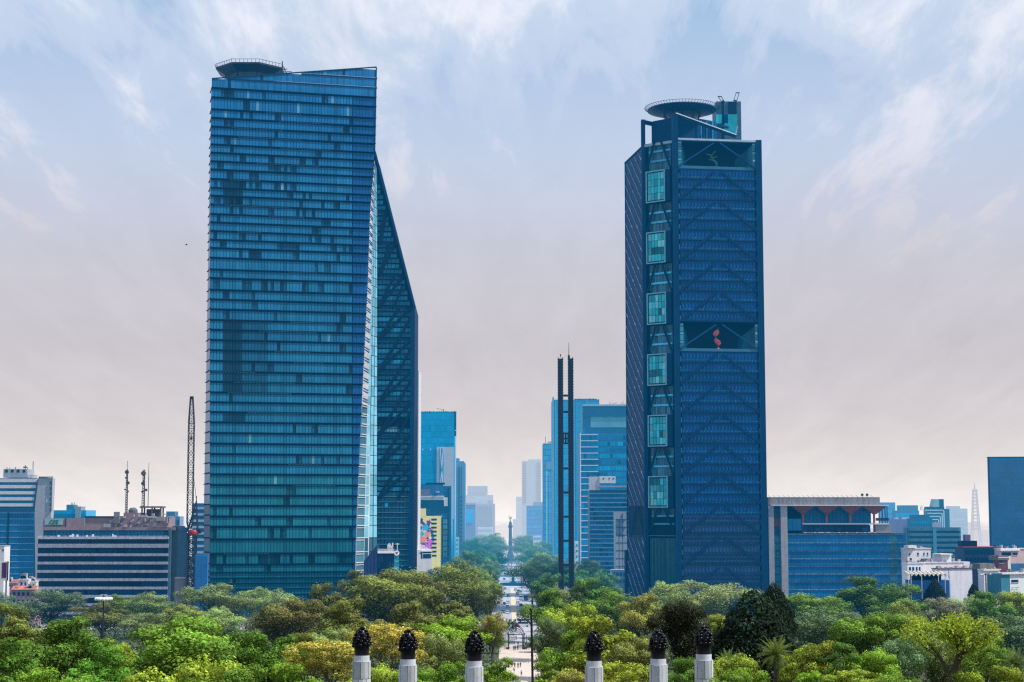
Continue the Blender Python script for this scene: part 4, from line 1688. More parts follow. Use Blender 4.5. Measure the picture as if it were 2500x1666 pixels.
# ---- tower crane
def b_crane():
    D = 700
    x = xpx(467, D, 1380)
    root = thing('tower_crane', 'dark tower crane with upright jib and red slewing ring beside the left tower', 'crane', (x, D, 0))
    z = lambda v: zpx(v, D)

    def lattice(mb, c0, w0, c1, w1, pitch, th, t=1.0):
        c0, c1 = Vector(c0), Vector(c1)
        H = (c1 - c0).length
        n = max(2, int(H / pitch))
        cn = [(-1, -1), (1, -1), (1, 1), (-1, 1)]
        P = lambda f, k: c0.lerp(c1, f) + Vector((cn[k][0], cn[k][1], 0)) * ((w0 + (w1 - w0) * f) / 2)
        for k in range(4):
            mb.bar(P(0, k), P(1, k), th, th, t)
        for i in range(n):
            for k in range(4):
                j = (k + 1) % 4
                a, b = (k, j) if (i + k) % 2 else (j, k)
                mb.bar(P(i / n, a), P((i + 1) / n, b), th * .6, th * .6, t)
                mb.bar(P((i + 1) / n, a), P((i + 1) / n, b), th * .5, th * .5, t)
    mb = MB()
    lattice(mb, (x - .1, D, 0), 3.3, (x, D, z(1302)), 3.0, 1.7, .62)
    part(mb, 'mast', mat('crane_navy', (.012, .022, .05), .5, nscale=.6, namt=.3), root)
    mb = MB()
    mb.lathe([(0.1, z(1308)), (1.9, z(1308)), (2.2, z(1304)), (2.2, z(1298)), (1.7, z(1294)), (0.1, z(1294))], (x + .5, D, 0), 16)
    part(mb, 'slewing_ring', RED, root)
    mb = MB()
    mb.box(x - 3.4, x - 1.5, D - 1.4, D + .6, z(1299), z(1288))
    part(mb, 'cab', mat('cab_blue', (.03, .10, .22), .4), root)
    mb = MB()
    mb.box(x + 1.0, x + 3.3, D - 1.0, D + 3, z(1303), z(1293), .8)
    mb.box(x - 4, x + 3.6, D - 1, D + 3, z(1299), z(1297.5), .8)
    part(mb, 'counterweight_deck', mat('crane_navy', (.012, .022, .05)), root)
    mb = MB()
    ap = Vector((x + 1.6, D, z(1223)))
    for dxx, dyy in ((-1.6, -1.1), (-1.6, 1.1), (2.3, -1.1), (2.3, 1.1)):
        mb.bar((x + dxx, D + dyy, z(1294)), ap, .36)
    for q in (.25, .5, .72):
        for dyy in (-1, 1):
            a = Vector((x - 1.6, D + dyy, z(1294))).lerp(ap, q)
            b = Vector((x + 2.3, D + dyy, z(1294))).lerp(ap, q)
            mb.bar(a, b, .3)
        a = Vector((x - 1.6, D - 1, z(1294))).lerp(ap, q - .2)
        b = Vector((x + 2.3, D - 1, z(1294))).lerp(ap, q)
        mb.bar(a, b, .28)
    mb.bar(ap, ap + Vector((0, 0, 2)), .3)
    part(mb, 'a_frame', mat('crane_navy', (.012, .022, .05)), root)
    mb = MB()
    jx = x - .55
    lattice(mb, (jx, D - 2, z(1293)), 1.0, (jx, D - 2, z(1275)), 2.2, 2, .26)
    lattice(mb, (jx, D - 2, z(1275)), 2.2, (jx - .1, D - 2, z(1035)), 2.2, 2.0, .26)
    lattice(mb, (jx - .1, D - 2, z(1035)), 2.2, (jx - .2, D - 2, z(972)), 1.1, 1.8, .26)
    mb.box(jx - .9, jx + .5, D - 2.6, D - 1.4, z(976), z(969))
    jb = part(mb, 'jib', mat('jib_steel', (.022, .016, .022), .5, nscale=.7, namt=.4), root)
    mb = MB()
    mb.bar((jx + .3, D - 3, z(972)), (jx + .1, D - 3, z(1071)), .09)
    mb.ball((jx + .1, D - 3, z(1071)), .55, 8, 1.5)
    mb.bar(ap, (jx + .9, D - 2, z(1150)), .12)
    subpart(mb, 'hook_block', BLACK, jb, root)


b_crane()


# ================================================================== centre: buildings along the avenue
def b_centre():
    R = random.Random(21)
    # thin white building seen beside the wing
    root, pl, zt = block('slim_white_block', 'thin white windowed block peeping out right of the left tower', 1008, 1021.5, 905, 905, 24, WHITE, tint=.85)
    for k in range(26):
        z1 = pl.sz(1015, 925 + 16.5 * k)[1]
        mb = MB()
        s = pl.sz(1014.5, 1100)[0]
        pl.box(mb, s, s + .75, z1 - 2.3, z1, 0, .12, R.uniform(.6, 1.2))
        part(mb, 'window', GLASS_DARK, root)
    # azure glass tower
    root, pl, zt = block('azure_tower', 'bright azure glass tower with white panel, behind the slim white block', 1012, 1110, 1006, 1120, 30, GLASS_AZURE)
    W = pl.len
    for k in range(28):
        z1 = zt - 1.5 - k * 3.9
        mb = MB()
        panes(mb, pl, .2, W - .2, z1 - 3.7, z1, 1.7, .07, .12, R, .88, 1.12)
        part(mb, 'window_row', GLASS_AZURE, root)
    wp_ = boxpart(root, pl, 'white_panel', mat('lilac_white_panel', (.58, .60, .68), .6, nscale=.2, namt=.06), 1066, 1108, 1092, 1268, -.2, .6)
    mb = MB()
    s = lambda u: pl.sz(u, 1150)[0]
    zz = lambda v: pl.sz(1080, v)[1]
    pl.box(mb, s(1073), s(1083), zz(1268), zz(1094), .6, .7)
    strip = subpart(mb, 'glazed_strip', GLASS_AZURE, wp_, root)
    mb = MB()
    for (a, b) in (((1075, 1094), (1078, 1140)), ((1082, 1094), (1079, 1140)), ((1078, 1140), (1082, 1195)), ((1079, 1140), (1075, 1195)), ((1075, 1195), (1079, 1250))):
        pl.bar(mb, (s(a[0]), zz(a[1])), (s(b[0]), zz(b[1])), .55, .9, 1)
    subpart(mb, 'x_brace', WHITE, wp_, root)
    mb = MB()
    for v in (1008, 1018, 1030, 1040, 1055):
        a = pl.sz(1110, v)
        pl.box(mb, a[0] - .2, a[0] + 1.0, a[1] - 2.6, a[1] + .8, -3, .2, R.uniform(.6, 1.2))
    pl.box(mb, 0, W + 1.0, zt, zt + .2, -6, .1, .8)
    for u in range(1022, 1110, 5):
        a = pl.sz(u, 1006)
        pl.box(mb, a[0], a[0] + R.uniform(.2, .8), a[1], a[1] + R.uniform(.2, .9), -4, -3)
    a, b_ = pl.sz(1065, 996), pl.sz(1082, 1001)
    pl.bar(mb, a, b_, .25, -5)
    a = pl.sz(1081, 1006)
    pl.box(mb, a[0], a[0] + .4, a[1], a[1] + 2.2, -5.2, -4.8)
    part(mb, 'roof_gear', STEEL_BLUE, root)
    for u in (1031, 1050):
        mb = MB()
        a = pl.sz(u, 1098)
        pl.box(mb, a[0], a[0] + .6, a[1] - .5, a[1] + .5, .1, .2)
        part(mb, 'light', WHITE, root)
    # teal mid-rise with white roof terrace
    root, pl, zt = block('teal_midrise', 'teal glass mid-rise with bright white roof terrace, above the yellow building', 1012, 1102, 1187, 1010, 26, GLASS_TEAL)
    s = lambda u: pl.sz(u, 1250)[0]
    zz = lambda v: pl.sz(1060, v)[1]
    mb = MB()
    pl.box(mb, s(1012), s(1084), zz(1221), zz(1211), -3, 2.2)
    n = 22
    part(mb, 'roof_terrace', WHITE, root)
    mb = MB()
    for k in range(n):
        a = s(1022) + (s(1084) - s(1022)) * k / n
        pl.box(mb, a, a + .18, zz(1219), zz(1213), 2.2, 2.3, .6)
    part(mb, 'terrace_posts', mat('aqua_sign_board', (.30, .52, .56)), root)
    boxpart(root, pl, 'white_bay', WHITE, 1084, 1093, 1215, 1236, 0, 1.2)
    boxpart(root, pl, 'roof_box', mat('bright_blue_cladding', (.02, .16, .42), .5, nscale=.2, namt=.15), 1022, 1082, 1182, 1211, 0, 1.4)
    boxpart(root, pl, 'roof_units', mat('mauve_unit', (.22, .20, .32), .7, nscale=.5, namt=.3), 1020, 1050, 1195, 1209, 1.4, 1.8)
    boxpart(root, pl, 'roof_coping', BAND_DARK, 1040, 1086, 1179, 1183, -6, 1.5)
    c = pl.w(s(1068), zz(1204), 2.0)
    mb = MB()
    mb.lathe([(0.05, 0), (1.0, .3), (1.2, .9), (1.1, .9), (0.05, .3)], tuple(c), 12)
    part(mb, 'roof_dish', WHITE, root)
    window_rows(root, pl, 0, s(1092), [(zz(1228 + 13.5 * k) - 2.6, zz(1228 + 13.5 * k)) for k in range(10)], GLASS_TEAL, 1.6, .12, 8, off=.3, lo=.6, hi=1.3)
    window_rows(root, pl, s(1082), s(1092.5), [(zz(1268 + 13.5 * k) - 2.6, zz(1268 + 13.5 * k)) for k in range(7)], GLASS_PALE, 1.2, .12, 9, off=.7, lo=.3, hi=.9, name='bay_window_row')
    bands(root, pl, s(1094), s(1096), [(2, zz(1192))], STEEL_BLUE, -.1, .8, 'corner_shaft')
    # yellow painted building with a mural
    root, pl, zt = block('yellow_building', 'lemon yellow building with colourful flower mural on its wall', 1010, 1078.5, 1260, 952, 18, YELLOW, DR=958)
    boxpart(root, pl, 'upper_wall', YELLOW, 1010, 1040, 1242, 1262, -12, .05)
    s = lambda u: pl.sz(u, 1300)[0]
    zz = lambda v: pl.sz(1050, v)[1]
    for k in range(10):
        v = 1266.5 + 9.8 * k
        mb = MB()
        pl.box(mb, s(1053), s(1066), zz(v + 4.2), zz(v), 0, .12, 1)
        for q in range(1, 4):
            a = s(1053) + (s(1066) - s(1053)) * q / 4
            pl.box(mb, a - .06, a + .06, zz(v + 4.2), zz(v), .12, .2, 4)
        part(mb, 'window', GLASS_DARK, root)
    mb = MB()
    pl.box(mb, s(1078), s(1080), 0, zz(1262), -4, .3)
    part(mb, 'dark_edge', BAND_DARK, root)
    # mural: invented blossoms and stems
    mu = MB()
    cols = [(.04, .04, .22), (.16, .03, .26), (.02, .50, .95), (1.0, .30, .18), (.85, .14, .75), (1.0, .62, .85), (.03, .22, .50)]

    def petal(u, v, r, n, col, squash=1.0, rot=0.0, off=.06):
        c = pl.sz(u, v)
        pts = []
        for k in range(n * 2):
            a = PI * k / n + rot
            rr = r if k % 2 == 0 else r * .55
            pts.append(pl.w(c[0] + rr * math.cos(a), c[1] + rr * squash * math.sin(a), off))
        for k in range(len(pts)):
            mu.face([pl.w(c[0], c[1], off), pts[k], pts[(k + 1) % len(pts)]], col)
    def stem(pp, w, col, off=.04):
        for (a, b) in zip(pp[:-1], pp[1:]):
            pl.bar(mu, pl.sz(*a), pl.sz(*b), .05, off, col, h=w)
    stem([(1026, 1266), (1030, 1275), (1037, 1282), (1043, 1291), (1047, 1299)], 1.5, cols[1])
    stem([(1022, 1280), (1028, 1276), (1030, 1266)], 1.4, cols[0])
    stem([(1043, 1278), (1046, 1286), (1051, 1294), (1055, 1302)], 1.2, cols[0])
    stem([(1055, 1302), (1057, 1312), (1056, 1322), (1050, 1332)], 1.5, cols[6])
    stem([(1027, 1326), (1035, 1328), (1046, 1326), (1052, 1318)], 1.3, cols[1])
    petal(1029, 1304, 2.2, 6, cols[2])
    petal(1028, 1289, 1.5, 5, cols[6])
    petal(1044, 1304, 2.0, 7, cols[3])
    petal(1043, 1316, 1.6, 5, cols[1])
    petal(1042, 1330, 2.2, 6, cols[4])
    petal(1033, 1335, 1.5, 5, cols[5])
    petal(1050, 1336, 1.3, 5, cols[4])
    petal(1056, 1296, 1.0, 4, cols[6])
    petal(1025, 1270, 1.0, 4, cols[1])
    for k in range(26):
        petal(R.uniform(1022, 1057), R.uniform(1285, 1342), R.uniform(.3, .7), 4, cols[R.randrange(7)], off=.09)
    petal(1040, 1288, 2.4, 5, cols[2], off=.1)
    petal(1034, 1318, 2.6, 6, cols[3], off=.1)
    petal(1050, 1324, 2.4, 6, cols[4], off=.1)
    petal(1047, 1276, 1.8, 5, cols[1], off=.1)
    pl.quad(mu, pl.sz(1024, 1300)[0], pl.sz(1052, 1300)[0], pl.sz(1040, 1342)[1], pl.sz(1040, 1312)[1], .02, (1.0, .93, .95))
    part(mu, 'mural', mat('mural_paint', (1, 1, 1), .7, nscale=1, namt=.1), root)
    # low white building in front
    root, pl, zt = block('white_low_block', 'low white building with one dark window below the flower mural', 1013, 1054, 1342, 899, 14, WHITE, DR=902)
    s = lambda u: pl.sz(u, 1365)[0]
    zz = lambda v: pl.sz(1030, v)[1]
    mb = MB()
    pl.box(mb, s(1028), s(1052), zz(1363), zz(1346), 0, .15, .8)
    wn = part(mb, 'window', GLASS_DARK, root)
    mb = MB()
    pl.box(mb, s(1027), s(1055), zz(1347.5), zz(1345.5), .1, .5)
    pl.box(mb, s(1031), s(1032), zz(1363), zz(1347), .15, .3)
    pl.box(mb, s(1032), s(1052), zz(1353), zz(1351.5), .15, .3)
    subpart(mb, 'frame', WHITE, wn, root)
    # grey-blue apartment tower
    root, pl, zt = block('slate_tower', 'narrow grey blue apartment tower with small dark windows right of the azure tower', 1111, 1135, 1130, 1340, 30, mat('dusty_blue_wall', (.14, .24, .40), .7, nscale=.1, namt=.12))
    boxpart(root, pl, 'roof_step', mat('dusty_blue_wall', (.14, .24, .40)), 1113, 1121, 1119, 1131, -14, -2)
    boxpart(root, pl, 'roof_step', mat('dusty_blue_wall', (.14, .24, .40)), 1121, 1133, 1126, 1131, -12, -3)
    mb = MB()
    for u in (1118.5, 1121, 1126):
        a = pl.sz(u, 1220)
        pl.box(mb, a[0], a[0] + .35, 10, zt - 3, 0, .3, .7)
    part(mb, 'pilasters', STEEL_BLUE, root)
    for k in range(12):
        v = 1213 + 9.5 * k
        mb = MB()
        for u in (1123, 1126.2):
            a = pl.sz(u, v)
            pl.box(mb, a[0], a[0] + .8, a[1] - 1.2, a[1], 0, .12)
        part(mb, 'window_pair', GLASS_DARK, root)
    root, pl, zt = block('low_white_annex', 'small white building at the foot of the grey blue apartment tower', 1112, 1120, 1312, 1300, 12, WHITE)
    window_rows(root, pl, .3, pl.len - .3, [(zt - 3 - 3.4 * k, zt - 1.4 - 3.4 * k) for k in range(4)], GLASS_AZURE, 1.0, .4, 3)
    # hazy blue block
    root, pl, zt = block('hazy_blue_block', 'low hazy blue block with bright blue upper glass beside the apartment tower', 1136, 1161, 1229, 1650, 30, mat('lilac_wall', (.24, .32, .48), .7, nscale=.1, namt=.1))
    boxpart(root, pl, 'glass_front', GLASS_AZURE, 1137, 1155, 1244, 1277, -.1, .5, 1.5)
    boxpart(root, pl, 'roof_band', CONC_L, 1136, 1162, 1229, 1233, -5, .6)
    # pale stepped towers
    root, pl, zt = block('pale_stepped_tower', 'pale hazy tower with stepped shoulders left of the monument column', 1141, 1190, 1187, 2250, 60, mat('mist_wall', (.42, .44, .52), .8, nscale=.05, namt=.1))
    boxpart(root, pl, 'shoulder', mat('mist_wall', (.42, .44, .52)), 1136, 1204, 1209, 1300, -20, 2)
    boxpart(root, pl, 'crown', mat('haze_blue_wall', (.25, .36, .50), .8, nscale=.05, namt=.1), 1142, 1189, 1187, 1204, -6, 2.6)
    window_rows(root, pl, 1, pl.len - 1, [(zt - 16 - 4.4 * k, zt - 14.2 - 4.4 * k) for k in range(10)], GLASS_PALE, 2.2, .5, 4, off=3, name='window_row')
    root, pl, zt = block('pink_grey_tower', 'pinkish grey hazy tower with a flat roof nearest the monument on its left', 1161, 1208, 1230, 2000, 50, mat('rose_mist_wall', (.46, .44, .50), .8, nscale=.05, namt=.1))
    boxpart(root, pl, 'roof_step', mat('rose_mist_wall', (.46, .44, .50)), 1190, 1203, 1222, 1231, -14, -2)
    mb = MB()
    for k in range(8):
        a = pl.sz(1165 + k * 5, 1250)
        pl.box(mb, a[0], a[0] + .5, 10, zt - 2, 0, .3, .8)
    part(mb, 'pilasters', mat('haze_blue_wall', (.25, .36, .50)), root)
    root, pl, zt = block('low_white_hall', 'low white hall in the haze above the avenue trees, left of the monument', 1166, 1202, 1288, 1850, 20, WHITE)
    mb = MB()
    for k in range(6):
        a = pl.sz(1168 + k * 6, 1294)
        pl.box(mb, a[0], a[0] + 1.2, a[1] - 1.4, a[1] + .4, 0, .2)
    part(mb, 'openings', CONC_L, root)
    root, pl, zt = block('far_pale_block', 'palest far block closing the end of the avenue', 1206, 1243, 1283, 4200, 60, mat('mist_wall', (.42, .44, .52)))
    boxpart(root, pl, 'roof_step', mat('mist_wall', (.42, .44, .52)), 1222, 1240, 1279, 1284, -30, -5)
    window_rows(root, pl, 1, pl.len - 1, [(zt - 6 - 5 * k, zt - 3.5 - 5 * k) for k in range(4)], GLASS_PALE, 4, 1, 3)
    # right of the monument
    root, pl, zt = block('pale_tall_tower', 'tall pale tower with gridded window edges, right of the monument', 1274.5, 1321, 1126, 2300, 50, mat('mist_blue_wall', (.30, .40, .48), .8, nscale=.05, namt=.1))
    boxpart(root, pl, 'crown', mat('mist_blue_wall', (.30, .40, .48)), 1290, 1321, 1122, 1128, -30, -2)
    for k in range(24):
        v = 1130 + 4.2 * k
        a0, a1 = pl.sz(1276, v), pl.sz(1285, v)
        b0, b1 = pl.sz(1310, v), pl.sz(1320, v)
        mb = MB()
        pl.box(mb, a0[0], a1[0], a0[1] - 1.1, a0[1], 0, .5)
        pl.box(mb, b0[0], b1[0], b0[1] - 1.1, b0[1], 0, .5)
        part(mb, 'window_row', GLASS_DARK, root)
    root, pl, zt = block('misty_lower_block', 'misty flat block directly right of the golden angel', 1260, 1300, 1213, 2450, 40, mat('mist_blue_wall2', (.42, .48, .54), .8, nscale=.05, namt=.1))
    boxpart(root, pl, 'step', mat('mist_blue_wall2', (.42, .48, .54)), 1252, 1266, 1268, 1320, -30, 4)
    window_rows(root, pl, 1, pl.len - 1, [(zt - 5 - 6 * k, zt - 3 - 6 * k) for k in range(6)], GLASS_PALE, 3, 1, 13)
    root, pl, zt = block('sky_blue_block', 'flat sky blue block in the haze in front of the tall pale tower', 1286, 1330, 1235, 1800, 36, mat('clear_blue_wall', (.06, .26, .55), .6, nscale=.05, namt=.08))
    window_rows(root, pl, .6, pl.len - .6, [(zt - 5 - 4.6 * k, zt - 2.2 - 4.6 * k) for k in range(7)], GLASS_AZURE, 2.2, .3, 5, lo=.9, hi=1.3)
    boxpart(root, pl, 'roof_box', CONC_L, 1302, 1326, 1226, 1236, -12, -3, .9)
    root, pl, zt = block('white_street_block', 'little white block peeping over the trees below the sky blue block', 1302, 1322, 1309, 1500, 12, WHITE)
    window_rows(root, pl, .4, pl.len - .4, [(zt - 3, zt - 1.4)], GLASS_AZURE, 1.4, .5, 3)
    root, pl, zt = block('blue_slab_tower', 'blue slab tower with pale vertical strip left of the twin pylons', 1326, 1350, 1083, 1420, 34, mat('cobalt_wall', (.02, .13, .32), .5, nscale=.05, namt=.15))
    boxpart(root, pl, 'pale_strip', GLASS_PALE, 1333, 1336.5, 1150, 1330, -.1, .4, 1.2)
    boxpart(root, pl, 'pale_strip', GLASS_PALE, 1341, 1343.5, 1155, 1330, -.1, .4, .8)
    boxpart(root, pl, 'sky_deck', GLASS_PALE, 1333, 1350, 1129, 1145, -.1, .6, .7)
    mb = MB()
    for u, v in ((1331, 1066), (1340, 1078), (1344, 1078)):
        a = pl.sz(u, 1083)
        pl.box(mb, a[0], a[0] + .4, zt, pl.sz(u, v)[1], -4, -3.6)
    a = pl.sz(1337, 1079)
    pl.box(mb, a[0], a[0] + 3.8, a[1] - .4, a[1] + .2, -4.4, -3)
    part(mb, 'roof_gear', STEEL_BLUE, root)
    window_rows(root, pl, .3, pl.len - .3, [(zt - 5 - 4.4 * k, zt - 1.4 - 4.4 * k) for k in range(20)], GLASS_AZURE, 1.7, .1, 15, lo=.7, hi=1.1)
    # tall tower behind the pylons
    root, pl, zt = block('tall_azure_tower', 'tall azure tower directly behind the twin pylons', 1349, 1462, 976, 1280, 40, mat('cobalt_wall2', (.02, .17, .40), .5, nscale=.05, namt=.15))
    s = lambda u: pl.sz(u, 1100)[0]
    zz = lambda v: pl.sz(1400, v)[1]
    R2 = random.Random(8)
    for k in range(30):
        z1 = zt - 2 - k * 3.9
        if z1 < 4:
            break
        mb = MB()
        panes(mb, pl, s(1356), s(1461), z1 - 3.6, z1, 2.0, .08, .12, R2, .85, 1.15)
        part(mb, 'window_row', GLASS_AZURE, root)
    for u, w in ((1349, 1.2), (1355, .8), (1400.5, .7), (1407, .5), (1431, .9)):
        mb = MB()
        pl.box(mb, s(u), s(u) + w, 0, zt - (0 if u != 1349 else -2), 0, .6, R2.uniform(.8, 1.2))
        part(mb, 'vertical_fin', mat('pale_blue_fin', (.10, .35, .52), .5), root)
    mb = MB()
    pl.box(mb, s(1403), s(1458), zt, zt + .7, -10, -1, .8)
    for u in (1415, 1425, 1440, 1449):
        pl.box(mb, s(u), s(u) + .5, zt, zt + R2.uniform(.8, 1.8), -6, -5)
    pl.box(mb, s(1462), s(1464), zz(992), zz(974), -4, -3)
    pl.box(mb, s(1349), s(1351.5), zt, zz(972), -6, .5, 1)
    part(mb, 'roof_gear', STEEL_BLUE, root)
    # stepped tower with white balcony lines
    root, pl, zt = block('stepped_tower', 'blue stepped tower with white balcony edges between pylons and right tower', 1423, 1560, 991, 1110, 34, mat('cerulean_wall', (.02, .15, .34), .5, nscale=.06, namt=.18))
    s = lambda u: pl.sz(u, 1150)[0]
    zz = lambda v: pl.sz(1480, v)[1]
    boxpart(root, pl, 'lower_wall', mat('cerulean_wall', (.02, .15, .34)), 1415, 1560, 1058, 1400, -30, .6)
    boxpart(root, pl, 'sky_deck', GLASS_PALE, 1442, 1560, 1018, 1044, -.1, .7, .75)
    boxpart(root, pl, 'crown', mat('royal_glass', (.012, .09, .24), .3, nscale=.1, namt=.2), 1422, 1560, 992, 1018, -.1, 1.2)
    boxpart(root, pl, 'parapet', STEEL_LIGHT, 1424, 1556, 988, 992, -20, 1.4)
    mb = MB()
    for u in (1490, 1518, 1522, 1527):
        a = pl.sz(u, 990)
        pl.box(mb, a[0], a[0] + .3, a[1], a[1] + R.uniform(1.4, 3.4), -6, -5.7)
    pl.bar(mb, pl.sz(1490, 988), pl.sz(1508, 982), .25, -5.5)
    part(mb, 'roof_gear', STEEL_DARK, root)
    for k in range(21):
        v = 1061 + 15 * k
        mb = MB()
        r_end = 1460 if k < 8 else 1444
        pl.box(mb, s(1417), s(r_end), zz(v + 1.8), zz(v), .6, 2.0)
        part(mb, 'balcony', WHITE, root)
        mb = MB()
        panes(mb, pl, s(1419), s(1560), zz(v + 13), zz(v + 3), 1.7, .2, .75, R, .6, 1.3, .06)
        part(mb, 'window_row', GLASS_AZURE if k % 2 else GLASS_BLUE, root)
    mb = MB()
    pl.box(mb, s(1415.5), s(1418), 0, zz(1058), -2, 2.2)
    part(mb, 'white_corner', WHITE, root)
    # dark banded office with white roof house
    root, pl, zt = block('navy_banded_office', 'navy banded office with white roof house, left of the right tower', 1440, 1548, 1197, 960, 26, mat('navy_wall', (.012, .07, .19), .5, nscale=.1, namt=.2))
    s = lambda u: pl.sz(u, 1280)[0]
    zz = lambda v: pl.sz(1490, v)[1]
    for k in range(18):
        v = 1204 + 11 * k
        mb = MB()
        panes(mb, pl, s(1442), s(1547), zz(v + 10.5), zz(v + 3.5), 1.6, .15, .12, R, .5, 1.3, .05)
        part(mb, 'window_row', GLASS_BLUE, root)
        mb = MB()
        pl.box(mb, s(1440), s(1548), zz(v + 3.0), zz(v), -.1, .5, R.uniform(.8, 1.2))
        part(mb, 'floor_band', mat('powder_band', (.12, .28, .42), .6, nscale=.5, namt=.3), root)
    boxpart(root, pl, 'roof_storey', mat('rose_white_wall', (.74, .68, .76), .7, nscale=.3, namt=.1), 1440, 1464, 1164, 1198, -12, -.5)
    rh = boxpart(root, pl, 'roof_house', WHITE, 1464, 1503, 1163, 1180, -10, 0, 1.1)
    mb = MB()
    for u in (1472, 1486, 1496):
        a = pl.sz(u, 1167)
        pl.box(mb, a[0], a[0] + .7, a[1] - .8, a[1], 0, .1)
    subpart(mb, 'vents', BAND_DARK, rh, root)
    boxpart(root, pl, 'roof_parapet', STEEL_LIGHT, 1462, 1548, 1186, 1190, -4, .4, .8)
    mb = MB()
    for u, h in ((1465, 2), (1497, 3), (1500, 1.4)):
        a = pl.sz(u, 1163)
        pl.box(mb, a[0], a[0] + .2, a[1], a[1] + h, -5, -4.8)
    part(mb, 'roof_antennas', STEEL_DARK, root)
    # white tiled block
    root, pl, zt = block('tiled_block', 'pale tiled blank wall block just left of the right tower', 1503, 1529, 1250, 880, 18, mat('pale_tile', (.50, .56, .66), .6, nscale=.4, namt=.14))
    s = lambda u: pl.sz(u, 1320)[0]
    zz = lambda v: pl.sz(1515, v)[1]
    boxpart(root, pl, 'lower_wall', mat('pale_tile', (.50, .56, .66)), 1503, 1537, 1311, 1420, -10, .5)
    mb = MB()
    for v in (1268, 1287, 1306, 1325, 1344, 1363, 1382):
        pl.box(mb, s(1503), s(1529 if v < 1311 else 1536), zz(v + .8), zz(v), 0, .6, 1)
    for u in (1511, 1520):
        pl.box(mb, s(u), s(u) + .15, 0, zz(1268), 0, .55, 1)
    pl.box(mb, s(1519), s(1520.5), zz(1266), zz(1254), 0, .2, 1)
    part(mb, 'tile_joints', STEEL_BLUE, root)
    root, pl, zt = block('dark_slab', 'small dark slab at the left foot of the right tower', 1527, 1536, 1344, 840, 10, BAND_DARK)
    mb = MB()
    pl.box(mb, .2, pl.len - .2, 2, zt - 1, 0, .1, 1.5)
    part(mb, 'panel', STEEL_BLUE, root)
    root, pl, zt = block('low_blue_shop', 'low pale blue building in the trees right of the twin pylons', 1492, 1530, 1392, 860, 10, mat('ice_wall', (.42, .55, .68), .7, nscale=.3, namt=.1))
    window_rows(root, pl, .5, pl.len - .5, [(zt - 3, zt - 1.2), (zt - 6.4, zt - 4.6)], GLASS_AZURE, 1.6, .5, 3)
    root, pl, zt = block('small_white_tower', 'slim white block rising beside the foot of the stepped tower', 1404, 1412, 1323, 1050, 10, WHITE)
    window_rows(root, pl, .3, pl.len - .3, [(zt - 3 - 3.4 * k, zt - 1.6 - 3.4 * k) for k in range(4)], GLASS_AZURE, 1.0, .3, 3)


b_centre()


# ---- twin pylons (light monument)
def b_pylons():
    D = 722
    root = thing('twin_pylon_monument', 'tall dark twin pylon monument with crossbars beside the avenue', 'monument', (xpx(1385, D, 1200), D, 0))
    z = lambda v: zpx(v, D)
    xs = []
    for (u, vt) in ((1369, 873), (1394, 872.5)):
        x0 = xpx(u, D, 1150) + (1150 - 1150)
        xs.append(x0)
        w, dpt = 2.35, 2.2
        mb = MB()
        mb.box(x0 - w * .30, x0 + w * .30, D, D + dpt, 0, z(vt) - .5, 1.0)
        mb.box(x0 - w * .46, x0 - w * .33, D - .4, D + dpt, 0, z(vt), 1.0)
        mb.box(x0 + w * .33, x0 + w * .46, D - .4, D + dpt, 0, z(vt), 1.0)
        p = part(mb, 'pylon', mat('pylon_steel', (.008, .022, .05), .45, nscale=.4, namt=.3), root)
        mb = MB()
        n = 95
        H = z(vt)
        for k in range(n):
            zz = H * k / n
            for sx in (-1, 1):
                mb.box(x0 + sx * w * .50 - .06, x0 + sx * w * .50 + .06, D - .3, D + .4, zz, zz + H / n * .5, 1)
        subpart(mb, 'quartz_panels', mat('blue_quartz', (.06, .17, .30), .4, nscale=1, namt=.2), p, root)
    for v in (966, 1006, 1144, 1203, 1262, 1321, 1380):
        mb = MB()
        mb.box(xs[0] + .8, xs[1] - .8, D + .3, D + 1.7, z(v) - .4, z(v) + .45, 1.0)
        part(mb, 'crossbar', mat('pylon_steel', (.008, .022, .05)), root)
    mb = MB()
    for v in (1058, 1071, 1083):
        mb.box(xs[0] + .8, xs[1] - .8, D + .2, D + 1.8, z(v) - .3, z(v) + .3)
    for q in (.25, .5, .75):
        x = xs[0] + (xs[1] - xs[0]) * q
        mb.box(x - .35, x + .35, D + .4, D + 1.6, z(1083), z(1058), .7)
    part(mb, 'cage', BLACK, root)
    mb = MB()
    x = xs[1] - .7
    mb.tube((x, D + 1, z(873)), (x, D + 1, z(836)), .16, .08, 6)
    mb.lathe([(.5, 0), (.5, 1.2), (.2, 1.6)], (x, D + 1, z(875)), 8)
    part(mb, 'spire', BLACK, root)
    mb = MB()
    x = xs[0] + .1
    mb.tube((x, D + 1, z(873)), (x, D + 1, z(864)), .12, .1, 6)
    mb.ball((x, D + 1, z(866.5)), .35, 8)
    part(mb, 'beacon', BLACK, root)


b_pylons()


